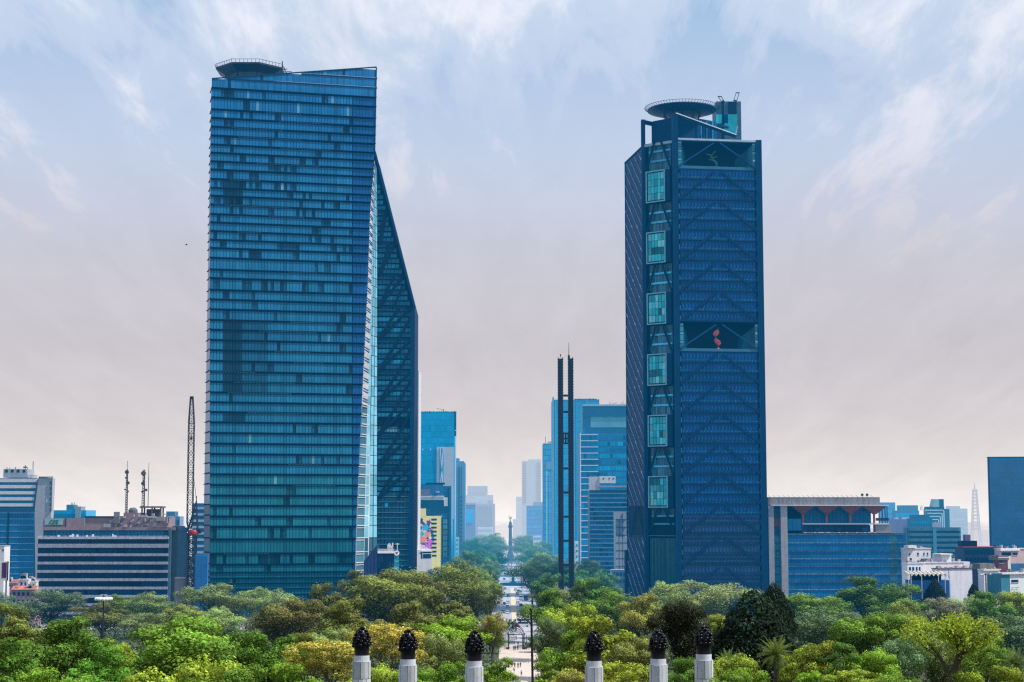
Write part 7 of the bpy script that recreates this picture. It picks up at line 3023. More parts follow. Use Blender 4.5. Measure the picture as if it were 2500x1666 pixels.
def b_cars():
    protos = {k: make_vehicle(k) for k in ('car', 'van', 'bus')}
    used = set()
    W_, Sv, Dk, Bl, Rd, Gy = (.75, .75, .77), (.45, .47, .50), (.02, .022, .028), (.03, .12, .28), (.20, .03, .04), (.15, .16, .18)
    rows = [
        ('car', 1230, 1457, 0, W_, 'white car in the left lanes level with the far dark car, below the fountain'),
        ('car', 1240, 1458, 0, Dk, 'dark car beside the white one in the left lanes below the fountain'),
        ('car', 1228, 1497, 0, Gy, 'grey car in the outer left lane, second pair from the gate'),
        ('car', 1239.5, 1499, 0, W_, 'white car next to the grey one, inner left lane nearer the gate'),
        ('car', 1239, 1485, 0, Sv, 'silver car in the inner left lane just ahead of the white one'),
        ('car', 1217, 1476, .0, Rd, 'dark red car half under the trees at the left kerb'),
        ('car', 1258, 1443, PI, W_, 'white car in the right lanes right behind the fountain rim'),
        ('car', 1266, 1446, PI, Dk, 'black car leading the right lanes close to the fountain'),
        ('car', 1271, 1448, PI, Gy, 'grey car tailing the black one in the right lanes'),
        ('van', 1272, 1464, PI, W_, 'white van in the right lanes left of the blue bus'),
        ('bus', 1284, 1466, PI, Bl, 'blue bus at the right side of the avenue under the trees'),
        ('car', 1268, 1519, PI / 2, Dk, 'black car crossing in front of the gate on the side street'),
        ('van', 1277, 1531, PI / 2, W_, 'white van on the side street just behind the gate arch'),
        ('car', 1289, 1524, PI / 2, Gy, 'grey car on the side street beside the flagpole tip'),
        ('car', 1258, 1387, PI, Dk, 'dark car beyond the fountain right of the dark lamp column'),
        ('car', 1264, 1397, PI, Gy, 'grey car beyond the fountain at the right kerb under teal trees'),
        ('car', 1231, 1396, 0, Sv, 'silver car beyond the fountain on the far left'),
        ('car', 1238.5, 1396, 0, W_, 'white car beyond the fountain in the left lanes'),
        ('car', 1259, 1391, PI, W_, 'white car beyond the fountain between the dark and the grey one'),
        ('car', 1231, 1417, 0, Dk, 'dark car entering the roundabout on the left of the fountain'),
        ('car', 1240, 1404, 0, Rd, 'small red car beyond the fountain left of the dark lamp column'),
        ('car', 1233, 1440, 0, Sv, 'silver car in the left lanes between the fountain and the far white car'),
        ('car', 1240, 1474, 0, W_, 'white car in the inner left lane ahead of the silver one'),
        ('car', 1231, 1478, 0, Dk, 'dark car in the outer left lane beside the dark red one'),
        ('car', 1263, 1453, PI, Sv, 'silver car in the inner right lane behind the black leader'),
        ('car', 1264, 1476, PI, W_, 'white car in the inner right lane just before the zebra stripes'),
        ('car', 1272, 1481, PI, Dk, 'dark car waiting at the zebra stripes in the right lanes'),
        ('car', 1280, 1484, PI, W_, 'white car waiting at the zebra stripes by the right kerb'),
        ('car', 1254, 1379, PI, W_, 'tiny white car beyond the fountain nearest the victory column'),
        ('car', 1241, 1382, 0, Dk, 'tiny dark car beyond the fountain near the foot of the victory column'),
        ('van', 1233, 1406, 0, W_, 'white van beyond the fountain at the left kerb'),
    ]
    for (k, u, v, rot, c, lab) in rows:
        D = ground_depth(v)
        r = protos[k] if k not in used else copy_tree(protos[k])
        used.add(k)
        r.location = (xpx(u, D, v), D, .05)
        r.rotation_euler = (0, 0, rot)
        r['label'] = lab
        r['category'] = k
        r['group'] = 'vehicles on the avenue'
        for ch in r.children:
            if ch.name.startswith('body'):
                ch.color = (*c, 1)


b_cars()

# ================================================================== trees
def leaf_quad(mb, c, nrm, size, tint, R, asp=.62):
    t = nrm.orthogonal().normalized()
    t = Matrix.Rotation(R.uniform(0, 2 * PI), 3, nrm) @ t
    b = nrm.cross(t)
    a, w = size, size * asp
    mb.face([c - t * a * .5, c + b * w * .5, c + t * a * .5, c - b * w * .5], tint)


def rand_dir(R):
    while True:
        v = Vector((R.uniform(-1, 1), R.uniform(-1, 1), R.uniform(-1, 1)))
        if .05 < v.length < 1:
            return v.normalized()


def hue(R, amt=.36):
    b = R.uniform(1 - amt, 1 + amt * 1.2)
    k = R.uniform(-.14, .18)
    return (b * (1 + k), b, b * (1 - k * .8))


def crown_blobs(R, n, kind):
    out = []  # each clump carries a leaf tint; inner ones darker as painted crown shade
    if kind in ('round', 'fine'):
        # a handful of main boughs, each with its own bunch of leaf clumps
        m = 7 if kind == 'round' else 9
        mains = []
        for i in range(m):
            a = 2 * PI * i / m + R.uniform(-.4, .4)
            rr = R.uniform(.13, .31)
            mains.append((Vector((math.cos(a) * rr, math.sin(a) * rr, R.uniform(.46, .74))), R.uniform(.11, .20)))
        for i in range(3):
            mains.append((Vector((R.uniform(-.12, .12), R.uniform(-.12, .12), R.uniform(.70, .88))), R.uniform(.10, .17)))
        per = n // len(mains)
        for c, r in mains:
            for k in range(per):
                d = rand_dir(R)
                if d.z < -.35:
                    d.z = -d.z
                p = c + Vector((d.x, d.y, d.z * .85)) * r * R.uniform(.7, 1.05)
                out.append((p, r * R.uniform(.36, .62), R.uniform(.72, 1.28)))
        for k in range(6):
            out.append((Vector((R.uniform(-.15, .15), R.uniform(-.15, .15), R.uniform(.4, .6))), .17, .6))
    elif kind == 'conifer':
        for i in range(n):
            f = R.random() ** .8
            a = R.uniform(0, 2 * PI)
            rad = .46 * (1 - f ** 1.6) ** .85
            out.append((Vector((math.cos(a) * rad, math.sin(a) * rad, .12 + .84 * f)), R.uniform(.04, .075), R.uniform(.75, 1.3)))
        for i in range(10):
            f = i / 10
            out.append((Vector((0, 0, .15 + .74 * f)), .40 * (1 - f ** 2) ** .8 + .02, .6))
    elif kind == 'flat':
        for i in range(n):
            a = R.uniform(0, 2 * PI)
            rad = R.random() ** .5 * .44
            lay = R.choice([.94, .94, .80, .68])
            out.append((Vector((math.cos(a) * rad, math.sin(a) * rad, lay - .22 * (rad / .44) ** 2 * .6 + R.uniform(-.02, .02))), R.uniform(.05, .085), R.uniform(.8, 1.2)))
        out.append((Vector((0, 0, .62)), .25, .5))
    return out


def make_crown(seed, kind, nblob, nleaf, leaf):
    R = random.Random(seed)
    blobs = crown_blobs(R, nblob, kind)
    wts = [r * r for _, r, _ in blobs]
    mb = MB()
    picks = R.choices(range(len(blobs)), weights=wts, k=nleaf * 3)
    cnt = 0
    for i in picks:
        if cnt >= nleaf:
            break
        c, r, t = blobs[i]
        d = rand_dir(R)
        if d.z < -.5 and R.random() < .7:
            continue
        p = c + d * r * ((R.random() ** .25) * 1.06 if R.random() > .05 else R.uniform(1.1, 1.4))
        inside = 0
        for c2, r2, _ in blobs:
            if (p - c2).length_squared < (r2 * .72) ** 2:
                inside += 1
                if inside > 1:
                    break
        if inside > 1:
            continue
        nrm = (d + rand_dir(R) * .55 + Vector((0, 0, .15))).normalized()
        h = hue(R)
        k = t * (.48 + .82 * max(0, d.z))  # light tops and dark undersides of clumps painted into the leaf tint
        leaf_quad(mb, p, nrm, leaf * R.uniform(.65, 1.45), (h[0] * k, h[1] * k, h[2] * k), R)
        cnt += 1
    # normalise to a unit-wide, unit-high crown
    xs = sorted(v[0] for v in mb.v)
    ys = sorted(v[1] for v in mb.v)
    zs = sorted(v[2] for v in mb.v)
    n = len(xs)
    q = lambda a, f: a[int(f * (n - 1))]
    sx = 1.0 / (q(xs, .995) - q(xs, .005))
    sy = 1.0 / (q(ys, .995) - q(ys, .005))
    zt = q(zs, .998)
    cx, cy = (q(xs, .995) + q(xs, .005)) / 2, (q(ys, .995) + q(ys, .005)) / 2
    mb.v = [((v[0] - cx) * sx, (v[1] - cy) * sy, v[2] / zt) for v in mb.v]
    return mb


def make_trunk(seed, n=6, top=.66, r=.022, spread=.28):
    R = random.Random(seed)
    mb = MB()
    pts = [Vector((0, 0, -.01)), Vector((R.uniform(-.02, .02), R.uniform(-.02, .02), .18)), Vector((R.uniform(-.03, .03), R.uniform(-.03, .03), .36))]
    mb.tube(pts[0], pts[1], r * 1.35, r, 8, caps=False)
    mb.tube(pts[1], pts[2], r, r * .85, 8, caps=False)
    for i in range(n):
        a = 2 * PI * i / n + R.uniform(-.4, .4)
        e = Vector((math.cos(a) * spread * R.uniform(.7, 1.1), math.sin(a) * spread * R.uniform(.7, 1.1), top + R.uniform(-.1, .15)))
        st = pts[1].lerp(pts[2], R.uniform(.3, 1))
        m = st.lerp(e, .5) + Vector((R.uniform(-.03, .03), R.uniform(-.03, .03), .03))
        mb.tube(st, m, r * .6, r * .4, 6, caps=False)
        mb.tube(m, e, r * .4, r * .14, 6, caps=False)
        for k in range(2):
            e2 = m.lerp(e, .5) + Vector((R.uniform(-.1, .1), R.uniform(-.1, .1), R.uniform(.05, .15)))
            mb.tube(m.lerp(e, .25 + .3 * k), e2, r * .25, r * .08, 5, caps=False)
    return mb


def make_palm(seed):
    R = random.Random(seed)
    mb = MB()
    n = 64
    for i in range(n):
        f = i / n
        a = i * 2.39996 + R.uniform(-.2, .2)
        el = math.radians(74 - 108 * f + R.uniform(-6, 6))      # young fronds upright, old ones hanging
        Ln = .46 * R.uniform(.85, 1.1) * (1 - .15 * f)
        out = Vector((math.cos(a), math.sin(a), 0))
        p = Vector((0, 0, .72))
        d = (out * math.cos(el) + Vector((0, 0, math.sin(el)))).normalized()
        seg = 9
        t = R.uniform(.7, 1.3) * (1.1 - .5 * f)
        side = d.cross(Vector((0, 0, 1)))
        side = side.normalized() if side.length > .05 else Vector((-out.y, out.x, 0))
        for k in range(seg):
            q = p + d * Ln / seg
            w = .075 * (1 - abs((k + .5) / seg - .45) * 1.3)
            nseg = 3
            for j in range(nseg):
                b0 = p.lerp(q, j / nseg)
                for s in (-1, 1):
                    tip = b0 + side * s * w * 1.35 + d * w * .9 - Vector((0, 0, w * .5))
                    b1 = p.lerp(q, (j + .55) / nseg)
                    mb.face([b0, b1, tip], (t * R.uniform(.8, 1.2), t, t * .8))
            mb.bar(p, q, .006, .006, (t * 1.2, t * 1.1, t * .7))
            p = q
            d = (d + Vector((0, 0, -.085 - .05 * f))).normalized()
    tr = MB()
    for k in range(12):
        z0, z1 = -.01 + .70 * k / 12, -.01 + .70 * (k + 1) / 12
        tr.lathe([(.050, z0), (.043, z1)], (0, 0, 0), 10, R.uniform(.7, 1.2))
    tr.ball((0, 0, .70), .075, 10, 1.0, .8)
    return mb, tr


def make_sparse(seed):
    """open crown: long bare limbs carrying separate leaf tufts"""
    R = random.Random(seed)
    tr, mb = MB(), MB()
    tufts = []

    def grow(p, d, L_, r, depth):
        n = 3
        for k in range(n):
            q = p + d * L_ / n
            tr.tube(p, q, r * (1 - .25 * k / n), r * (1 - .25 * (k + 1) / n), 6, caps=False)
            p = q
            d = (d + rand_dir(R) * .14 + Vector((0, 0, .04))).normalized()
            if depth >= 2:
                tufts.append((p, .035 + R.uniform(0, .02)))
        if depth < 4:
            for k in range(R.choice([2, 3]) if depth else 4):
                a = rand_dir(R)
                nd = (d * .9 + Vector((a.x, a.y, a.z * .4 + .05)) * (.75 if depth else .6)).normalized()
                grow(p if k < 2 else p - d * L_ * R.uniform(.1, .4), nd, L_ * R.uniform(.6, .82), r * .6, depth + 1)
        else:
            tufts.append((p, .06))
    tr.tube((0, 0, -1.35), (0, 0, .22), .034, .022, 8, caps=False)
    grow(Vector((0, 0, .22)), Vector((0, 0, 1)), .20, .020, 0)
    for c, r in tufts:
        t = R.uniform(.75, 1.25)
        if R.random() < .3:
            continue
        for i in range(18):
            d = rand_dir(R)
            p = c + Vector((d.x * 1.2, d.y * 1.2, d.z * .8)) * r * R.random() ** .4
            h = hue(R, .35)
            leaf_quad(mb, p, (rand_dir(R) + Vector((0, 0, .4))).normalized(), .017 * R.uniform(.7, 1.4), (h[0] * t, h[1] * t, h[2] * t), R, .5)
    xs = [v[0] for v in mb.v]
    ys = [v[1] for v in mb.v]
    zs = [v[2] for v in mb.v]
    s = 1.0 / max(max(xs) - min(xs), max(ys) - min(ys))
    zt = max(zs)
    f = lambda v: (v[0] * s, v[1] * s, v[2] / zt)
    mb.v = [f(v) for v in mb.v]
    tr.v = [f(v) for v in tr.v]
    return mb, tr


PROTO = {}


def proto(key):
    if key in PROTO:
        return PROTO[key]
    kind, i = key[:-1], int(key[-1])
    if kind == 'palm':
        cr, tr = make_palm(900 + i)
    elif kind == 'sparse':
        cr, tr = make_sparse(700 + i)
    else:
        spec = {'round': (64, 14000, .0215), 'fine': (110, 14000, .0185), 'conifer': (240, 15000, .028), 'flat': (80, 8000, .024)}[kind]
        cr = make_crown(100 + 17 * i + len(kind) * 7, kind, *spec)
        tr = make_trunk(300 + i * 3 + len(kind))
    PROTO[key] = [cr, tr, None, None]
    return PROTO[key]


TREE_N = [0]


def tree(key, u, v, wpx, D, col, label, name='tree', group='park trees', h=None, ry=None, cat='tree', widen=1.25, lum=1.6):
    R = random.Random(int(u * 7 + v * 13 + D))
    P = proto(key)
    top = at(u, v, D)
    H = top.z if h is None else h
    base = (top.x, D, top.z - H)
    kind = key[:-1]
    if kind in ('palm', 'sparse'):
        widen = 1.1
    w = wpx * D / FPX * widen
    root = thing(name, label, cat, (0, 0, 0), group)
    root.location = base
    yaw = R.uniform(0, 2 * PI) if ry is None else ry
    if P[2] is None:
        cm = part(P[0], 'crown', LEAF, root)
        tm = part(P[1], 'trunk', BARK, root)
        P[2], P[3] = cm, tm
    else:
        cm, tm = P[2].copy(), P[3].copy()
        for q in (cm, tm):
            COL.objects.link(q)
            q.parent = root
    # the crown keeps its own proportions; the trunk reaches from the ground into it
    hh = {'palm': 1.0, 'sparse': 1.15, 'conifer': 1.35, 'flat': .9}.get(kind, 1.38) * w
    hh = min(hh, H * .98)
    lift = H - hh * (1.14 if kind == 'palm' else 1.0)
    cm.rotation_euler = (0, 0, yaw)
    tm.rotation_euler = (0, 0, yaw)
    wy = w * R.uniform(.9, 1.1)
    cm.scale = (w, wy, hh)
    cm.location = (0, 0, lift)
    if kind == 'palm':
        tm.scale = (w, wy, (lift + .72 * hh) / .70)
        tm.location = (0, 0, 0)
    elif kind == 'sparse':
        tm.scale = (w, wy, hh)
        tm.location = (0, 0, lift)
    else:
        tm.scale = (w, wy, (lift + .66 * hh) / .66)
        tm.location = (0, 0, 0)
    k = R.uniform(.9, 1.1) * lum
    cm.color = (col[0] * k, col[1] * R.uniform(.93, 1.07) * k, col[2] * k, 1)
    TREE_N[0] += 1
    return root


C = dict(deep=(.072, .142, .024), green=(.105, .190, .028), bright=(.135, .240, .028), emerald=(.095, .225, .032), yellowg=(.185, .240, .034), gold=(.30, .285, .065), olive=(.140, .165, .045),
         brown=(.118, .128, .044), greyg=(.160, .210, .085), pale=(.220, .285, .115), blueg=(.100, .165, .088), dark=(.022, .050, .034), umber=(.042, .050, .028), orange=(.185, .195, .050), teal=(.066, .160, .085), purple=(.150, .165, .11))

TREES = [
    # ---- far left row, hazy
    ('fine0', 5, 1447, 70, 640, 'teal', 'dark blue-green tree at the left edge under the small pink houses'),
    ('fine1', 122, 1440, 150, 650, 'blueg', 'wide blue-grey tree covering the lower left corner of the banded block'),
    ('round0', 250, 1470, 108, 600, 'brown', 'olive-brown tree directly behind the floodlight mast pole'),
    ('fine2', 305, 1452, 76, 650, 'green', 'mid green tree right of the floodlight ring, against the banded block'),
    ('fine0', 377, 1446, 100, 640, 'greyg', 'grey-green domed tree in front of the banded block right end'),
    ('round1', 447, 1478, 100, 600, 'olive', 'yellowish olive tree at the foot of the tower crane'),
    ('fine1', 527, 1426, 138, 640, 'greyg', 'tall grey-green tree between the crane and the left tower foot'),
    ('fine2', 646, 1434, 96, 660, 'pale', 'pale green rounded tree standing before the middle of the left tower'),
    ('fine0', 548, 1482, 96, 580, 'pale', 'lower pale grey-green tree under the tall grey-green one by the crane'),
    ('fine1', 362, 1497, 130, 560, 'greyg', 'broad grey-green tree below the dome tree of the banded block'),
    ('fine2', 640, 1497, 84, 520, 'purple', 'thin purplish grey tree in the gap below the left tower'),
    ('fine0', 720, 1456, 80, 640, 'pale', 'small pale green tree touching the left tower foot, left of the brown trees'),
    # ---- left middle and front
    ('round2', 40, 1474, 130, 430, 'olive', 'dark olive tree at the left edge below the blue-grey tree'),
    ('round0', 150, 1509, 190, 390, 'deep', 'wide deep green tree left of the floodlight mast'),
    ('round1', 275, 1562, 90, 410, 'yellowg', 'small pale yellow-green tree at the base of the floodlight mast'),
    ('round2', 240, 1575, 150, 330, 'emerald', 'vivid emerald tree at lower left, brightest of its cluster'),
    ('round1', 448, 1508, 230, 350, 'green', 'largest green crown of the lower left, with deep shadowed hollows'),
    ('round0', 620, 1540, 150, 340, 'deep', 'dark green tree right of the largest left crown'),
    ('round2', 20, 1556, 160, 320, 'deep', 'shadowy deep green tree at the left edge, second from the bottom'),
    ('round0', 85, 1632, 150, 250, 'bright', 'bright green treetop in the bottom left corner'),
    ('round1', 455, 1606, 210, 265, 'yellowg', 'yellow-green treetop at the bottom, below the largest left crown'),
    ('round2', 330, 1645, 120, 240, 'yellowg', 'yellow-green treetop at the bottom edge, right of the emerald tree'),
    ('round0', 585, 1628, 170, 255, 'green', 'green treetop at the bottom edge between two yellow-green ones'),
    ('round1', 200, 1648, 130, 245, 'green', 'low green treetop at the bottom edge left of the emerald tree'),
    # ---- centre left
    ('round1', 706, 1462, 124, 500, 'brown', 'brown-green tree at the left end of the brown group before the left tower'),
    ('round2', 800, 1424, 110, 560, 'olive', 'olive tree with pale top before the right side of the left tower'),
    ('round0', 866, 1392, 64, 650, 'brown', 'small dark mop-headed tree against the annex block'),
    ('round1', 945, 1390, 160, 560, 'olive', 'largest dark olive tree under the set-back wing of the left tower'),
    ('round2', 842, 1462, 140, 460, 'olive', 'rounded olive tree in the middle of the brown group'),
    ('fine1', 1030, 1398, 100, 580, 'brown', 'greyish brown tree right of the largest olive tree'),
    ('fine0', 1135, 1374, 160, 600, 'olive', 'tall wispy green-brown tree at the left side of the avenue'),
    ('fine2', 1196, 1420, 64, 580, 'greyg', 'narrow grey-green tree hugging the left kerb of the avenue'),
    ('round0', 985, 1470, 130, 470, 'brown', 'brown-green tree in the centre behind the second pillar'),
    ('round2', 1085, 1444, 120, 520, 'olive', 'olive-green tree in front of the tall wispy tree by the avenue'),
    ('round1', 795, 1534, 90, 420, 'greyg', 'grey-green tree behind the orange-yellow crown'),
    ('round0', 745, 1545, 90, 400, 'olive', 'dull olive tree left of the orange-yellow crown'),
    ('flat0', 945, 1527, 150, 340, 'gold', 'golden yellow flat-topped tree between the first and second pillars'),
    ('flat1', 797, 1562, 150, 320, 'gold', 'orange-yellow flowering tree left of the first pillar'),
    ('round1', 1090, 1506, 150, 420, 'bright', 'bright green leafy tree behind the third pillar'),
    ('fine1', 1065, 1548, 110, 350, 'greyg', 'grey-green thin tree between the second and third pillars'),
    ('fine2', 1202, 1494, 84, 470, 'orange', 'autumn orange-brown tree at the left edge of the promenade'),
    ('round2', 1216, 1606, 88, 300, 'bright', 'round bright green bush-like tree right of the third pillar'),
    ('round0', 1095, 1618, 110, 290, 'green', 'green treetop at the bottom edge left of the third pillar'),
    ('round1', 925, 1622, 120, 280, 'yellowg', 'yellow-green treetop between the first and second pillars at the bottom'),
    ('round2', 735, 1618, 150, 265, 'bright', 'bright green treetop at the bottom left of the first pillar'),
    ('round0', 690, 1552, 110, 350, 'deep', 'deep green tree left of the dull olive one above the bottom edge'),
    ('round1', 1010, 1632, 100, 270, 'green', 'small green treetop right of the second pillar at the bottom edge'),
    ('round2', 850, 1640, 90, 300, 'olive', 'olive treetop hidden behind the foot of the first pillar'),
    # ---- centre right
    ('fine1', 1340, 1400, 96, 620, 'teal', 'dark teal-green tree at the left foot of the twin pylons'),
    ('round0', 1335, 1438, 120, 540, 'green', 'green tree right of the avenue above the flagpole tip'),
    ('round2', 1450, 1412, 120, 600, 'green', 'green feathery tree right of the twin pylons'),
    ('fine2', 1395, 1430, 100, 600, 'greyg', 'grey-green tree directly before the twin pylons'),
    ('round1', 1385, 1474, 130, 480, 'yellowg', 'yellow-green tree above the fourth pillar, left side'),
    ('fine0', 1520, 1440, 120, 570, 'green', 'soft green tree before the left lattice facet of the right tower'),
    ('round0', 1566, 1452, 100, 520, 'orange', 'tawny yellow-brown tree above the fifth pillar'),
    ('fine1', 1614, 1420, 70, 650, 'pale', 'small pale yellowish tree at the base of the cyan box corner'),
    ('fine2', 1725, 1418, 170, 640, 'pale', 'wide pale green tree before the right tower base'),
    ('fine0', 1640, 1442, 110, 600, 'greyg', 'grey-green tree below the small pale yellowish one'),
    ('round1', 1662, 1462, 130, 410, 'umber', 'dark brown-black rounded tree behind the fifth pillar'),
    ('round1', 1757, 1500, 54, 470, 'yellowg', 'little yellow-green tree squeezed between two dark trees'),
    ('conifer1', 1838, 1446, 200, 390, 'dark', 'large black-green cone-shaped tree right of the pillars'),
    ('conifer0', 1888, 1425, 88, 440, 'dark', 'taller dark conifer behind the large black-green cone'),
    ('round2', 1490, 1502, 180, 360, 'yellowg', 'large bright yellow-green tree between the fourth and fifth pillars'),
    ('round0', 1395, 1536, 120, 370, 'green', 'leafy green tree left of the fourth pillar top'),
    ('round1', 1555, 1556, 100, 340, 'brown', 'brownish green tree left of the fifth pillar'),
    ('fine1', 1338, 1510, 100, 430, 'blueg', 'shaded blue-green tree at the right edge of the promenade'),
    ('round2', 1340, 1616, 96, 290, 'bright', 'bright green bush-like tree right of the flagpole at the bottom'),
    ('round1', 1402, 1634, 90, 270, 'orange', 'yellow-brown treetop at the bottom left of the fourth pillar'),
    ('flat0', 1530, 1618, 140, 285, 'yellowg', 'golden green spreading treetop at the bottom between fourth and fifth pillars'),
    ('round0', 1665, 1605, 110, 310, 'deep', 'shaded green tree between the fifth and rightmost pillars'),
    ('round1', 1790, 1598, 110, 310, 'yellowg', 'yellow-green tree between the small palm and the big palm'),
    ('round2', 1860, 1632, 150, 255, 'bright', 'bright green treetop at the bottom below the big palm'),
    ('round0', 1960, 1580, 110, 310, 'yellowg', 'yellow-green tree immediately right of the big palm'),
    ('round1', 1770, 1640, 110, 250, 'green', 'green treetop at the bottom right of the rightmost pillar'),
    # ---- right
    ('round1', 1975, 1449, 150, 600, 'green', 'light green domed tree at the left foot of the terrace office'),
    ('round0', 2110, 1407, 130, 650, 'deep', 'big deep green tree before the terrace office'),
    ('round2', 2190, 1430, 130, 640, 'green', 'green tree at the right corner of the terrace office'),
    ('fine2', 2010, 1486, 170, 480, 'blueg', 'broad blue-green tree in the shade below the light green domed one'),
    ('round1', 2120, 1496, 140, 450, 'green', 'mid green tree below the big deep green tree'),
    ('fine0', 2212, 1466, 90, 540, 'olive', 'olive-green tree below the corner of the terrace office'),
    ('conifer1', 2282, 1416, 64, 640, 'dark', 'dark pointed conifer before the blue pavilion'),
    ('conifer0', 2378, 1424, 26, 640, 'dark', 'slim dark conifer before the lilac gable wall'),
    ('fine1', 2300, 1460, 120, 580, 'purple', 'grey twiggy tree below the dark pointed conifer'),
    ('fine2', 2352, 1455, 80, 610, 'pale', 'small light green tree below the lilac gable wall'),
    ('round0', 2412, 1444, 100, 580, 'deep', 'dark green tree at the foot of the multi-lamp mast'),
    ('round1', 2482, 1442, 90, 600, 'yellowg', 'yellow-green tree below the white shop at the right edge'),
    ('fine0', 2450, 1500, 160, 500, 'blueg', 'blue-grey shaded tree at the right edge below the yellow-green one'),
    ('fine1', 2370, 1518, 120, 440, 'greyg', 'grey-green tree behind the upper right of the open-branched tree'),
    ('sparse0', 2318, 1486, 260, 235, 'yellowg', 'open-branched yellow-green tree with visible dark limbs at lower right'),
    ('round2', 1985, 1566, 120, 300, 'yellowg', 'yellow-green tree between the big palm and the deep green round one'),
    ('round0', 2068, 1570, 100, 295, 'deep', 'deep green round tree left of the open-branched tree'),
    ('round1', 2140, 1584, 100, 290, 'bright', 'fresh green tree touching the left of the open-branched tree'),
    ('fine2', 2200, 1548, 120, 370, 'blueg', 'dark blue-green tree in the hollow behind the fresh green tree'),
    ('round2', 2470, 1632, 150, 225, 'yellowg', 'golden yellow-green treetop in the bottom right corner'),
    ('flat1', 2085, 1634, 120, 250, 'yellowg', 'flat amber-yellow treetop at the bottom left of the open-branched tree'),
    ('round0', 1965, 1640, 120, 245, 'bright', 'bright green treetop at the bottom right of the big palm'),
    ('round1', 2185, 1640, 120, 250, 'green', 'green treetop at the bottom under the open-branched tree'),
    ('round0', 2370, 1640, 130, 235, 'yellowg', 'yellow-green treetop at the bottom right of the open-branched trunk'),
    ('fine2', 2400, 1560, 130, 330, 'green', 'soft green tree behind the right limbs of the open-branched tree'),
    ('fine1', 2290, 1540, 130, 380, 'greyg', 'grey-green tree seen through the limbs of the open-branched tree'),
    # ---- along the avenue, far
    ('fine0', 1065, 1386, 60, 860, 'teal', 'dark blue tree below the yellow building corner'),
    ('fine1', 1118, 1362, 70, 900, 'blueg', 'blue-grey tree left of the avenue, nearest the slate tower foot'),
    ('fine2', 1163, 1340, 80, 1080, 'teal', 'teal tree left of the avenue beside the fountain'),
    ('fine0', 1205, 1345, 56, 1150, 'teal', 'bluish tree crowding the left kerb just before the fountain'),
    ('fine1', 1155, 1316, 70, 1320, 'teal', 'deep teal tree behind the fountain on the left'),
    ('fine2', 1188, 1302, 76, 1560, 'blueg', 'pale turquoise pointed tree left of the victory column'),
    ('fine0', 1216, 1312, 46, 1500, 'blueg', 'pale turquoise tree closest to the victory column on its left'),
    ('fine1', 1285, 1306, 70, 1560, 'blueg', 'pale turquoise tree right of the victory column'),
    ('fine2', 1315, 1322, 80, 1350, 'blueg', 'turquoise tree right of the avenue under the sky blue block'),
    ('fine0', 1290, 1336, 60, 1200, 'blueg', 'soft blue-green tree at the right kerb beside the fountain'),
    ('fine1', 1322, 1350, 90, 1000, 'greyg', 'grey-green hazy tree right of the avenue, left of the pylons'),
    ('fine2', 1300, 1372, 80, 860, 'greyg', 'greyish tree leaning over the right lanes of the avenue'),
    ('fine0', 1425, 1366, 80, 900, 'greyg', 'hazy green tree just right of the twin pylons foot'),
    ('fine1', 1410, 1392, 90, 800, 'teal', 'dark teal tree at the right foot of the twin pylons'),
    ('fine2', 1470, 1394, 70, 780, 'teal', 'dark teal tree before the navy banded office'),
    ('fine0', 1365, 1372, 50, 860, 'blueg', 'blue-green tree seen between the legs of the twin pylons'),
    ('fine1', 1140, 1345, 60, 980, 'blueg', 'hazy blue tree above the tall wispy tree by the avenue'),
    ('fine2', 1262, 1325, 24, 1600, 'blueg', 'little turquoise tree tight against the victory column on its right'),
    ('round1', 1204, 1552, 66, 570, 'green', 'small green tree beside the left post of the iron gate'),
    ('round2', 1306, 1560, 50, 575, 'deep', 'small dark green tree right of the iron gate behind the flagpole'),
    ('fine0', 1190, 1520, 70, 610, 'olive', 'olive tree behind the small green one left of the iron gate'),
]
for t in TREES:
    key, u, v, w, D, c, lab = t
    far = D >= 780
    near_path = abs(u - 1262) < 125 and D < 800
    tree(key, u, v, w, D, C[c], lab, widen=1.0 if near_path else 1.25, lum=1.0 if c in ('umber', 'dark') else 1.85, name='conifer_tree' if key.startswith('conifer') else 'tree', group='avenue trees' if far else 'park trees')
# rows lining the avenue
for side in (-1, 1):
    RR = random.Random(60 + side)
    D = 640
    k = 0
    while D < 1110:
        x = xc(D) + side * (15.5 + RR.uniform(-1, 2)) + (1.0 if side > 0 else 0)
        u = 1250 + x / D * FPX * 1.0
        Ht = (RR.uniform(19, 25) if side < 0 else RR.uniform(13, 18)) * (1.0 if D < 800 else .85)
        v = 1262 + (CZ - Ht) * FPX / D
        col = RR.choice(['olive', 'greyg', 'green', 'blueg']) if D < 850 else RR.choice(['blueg', 'greyg', 'teal'])
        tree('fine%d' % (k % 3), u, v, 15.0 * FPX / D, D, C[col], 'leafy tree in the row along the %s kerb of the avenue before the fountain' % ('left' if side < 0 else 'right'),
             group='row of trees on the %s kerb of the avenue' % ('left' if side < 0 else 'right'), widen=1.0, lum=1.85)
        D += RR.uniform(34, 48)
        k += 1
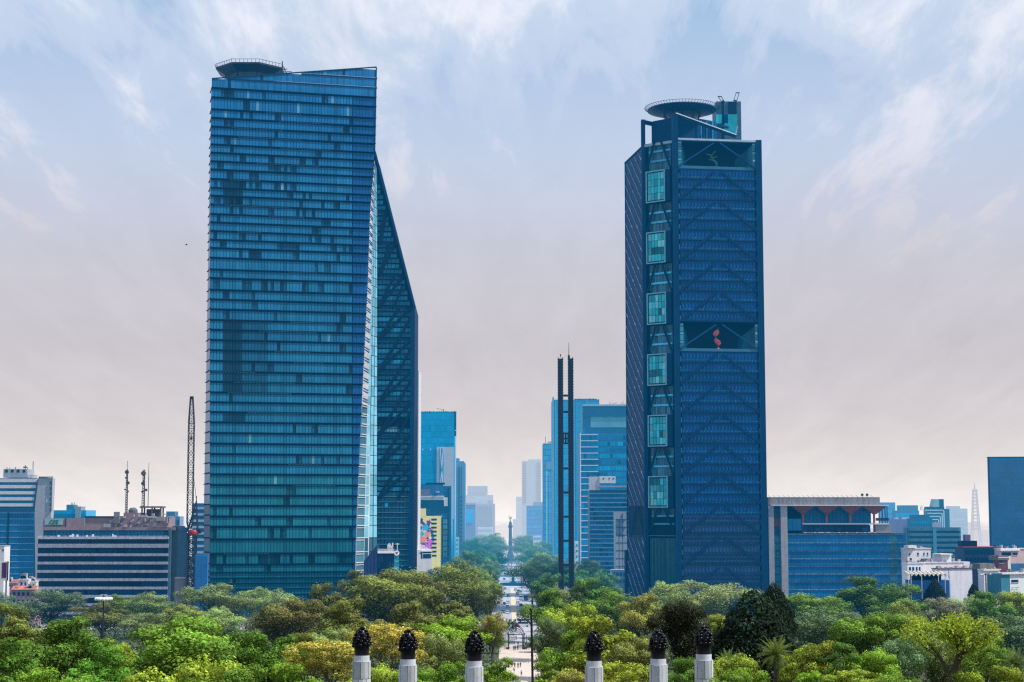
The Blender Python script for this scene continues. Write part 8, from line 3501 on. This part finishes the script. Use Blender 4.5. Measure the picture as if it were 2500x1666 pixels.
# palms
tree('palm0', 1893, 1551, 104, 300, (.13, .19, .06), 'big feathery date palm with a thick trunk at lower right', 'palm_tree', 'palms', cat='palm')
tree('palm1', 1776, 1584, 76, 330, (.10, .19, .07), 'smaller palm squeezed between the rightmost pillar and the big palm', 'palm_tree', 'palms', cat='palm')
tree('palm0', 2478, 1578, 100, 300, (.09, .14, .06), 'shaded palm at the right edge of the park', 'palm_tree', 'palms', cat='palm', ry=1.3)


def b_hedge():
    R = random.Random(5)
    D = 660
    x0, x1 = xpx(1233, D, 1520), xpx(1261, D, 1520)
    zt = zpx(1514, D)
    mb = MB()
    for i in range(1400):
        f = R.random()
        x = x0 + (x1 - x0) * f
        top = zt * (.75 + .25 * math.sin(PI * f) + .1 * math.sin(17 * f))
        z = top * R.random() ** .45
        h = hue(R)
        leaf_quad(mb, Vector((x, D + R.uniform(-1.1, 1.1), z)), rand_dir(R), .42 * R.uniform(.7, 1.3), (h[0] * .09, h[1] * .17, h[2] * .06), R)
    o = mb.build('hedge', mat('hedge_leaf', (1, 1, 1), .6), base=((x0 + x1) / 2, D, 0))
    tag(o, 'clipped green hedge on the avenue behind the iron gate', 'hedge')


b_hedge()


def b_undergrowth():
    R = random.Random(6)
    mb = MB()
    for k in range(2300):
        D = R.uniform(235, 735)
        x = R.uniform(-.33, .33) * D
        cx = xc(D)
        if D < 610 and -7.6 < x - cx < 7.8:
            continue
        if D >= 610 and -14 < x - cx < 15:
            continue
        if 680 < D < 750 and abs(x) < 16:
            continue
        r = R.uniform(2.6, 5.0)
        hgt = R.uniform(2.5, 6.5) if D < 600 else R.uniform(3, 9)
        t = R.uniform(.6, 1.2)
        t *= 1.3
        g = R.choice([(.05, .10, .022), (.07, .12, .03), (.045, .085, .03), (.09, .13, .03), (.06, .08, .04)])
        n = 46
        for i in range(n):
            d = rand_dir(R)
            d.z = abs(d.z)
            p = Vector((x + d.x * r, D + d.y * r, d.z * hgt))
            h = hue(R)
            leaf_quad(mb, p, (d + rand_dir(R) * .7).normalized(), R.uniform(.6, 1.2), (h[0] * g[0] * t, h[1] * g[1] * t, h[2] * g[2] * t), R)
    o = mb.build('undergrowth', mat('undergrowth_leaf', (1, 1, 1), .7))
    o['kind'] = 'stuff'


b_undergrowth()
for o in list(COL.objects):
    if 'base' in o.keys():
        del o['base']
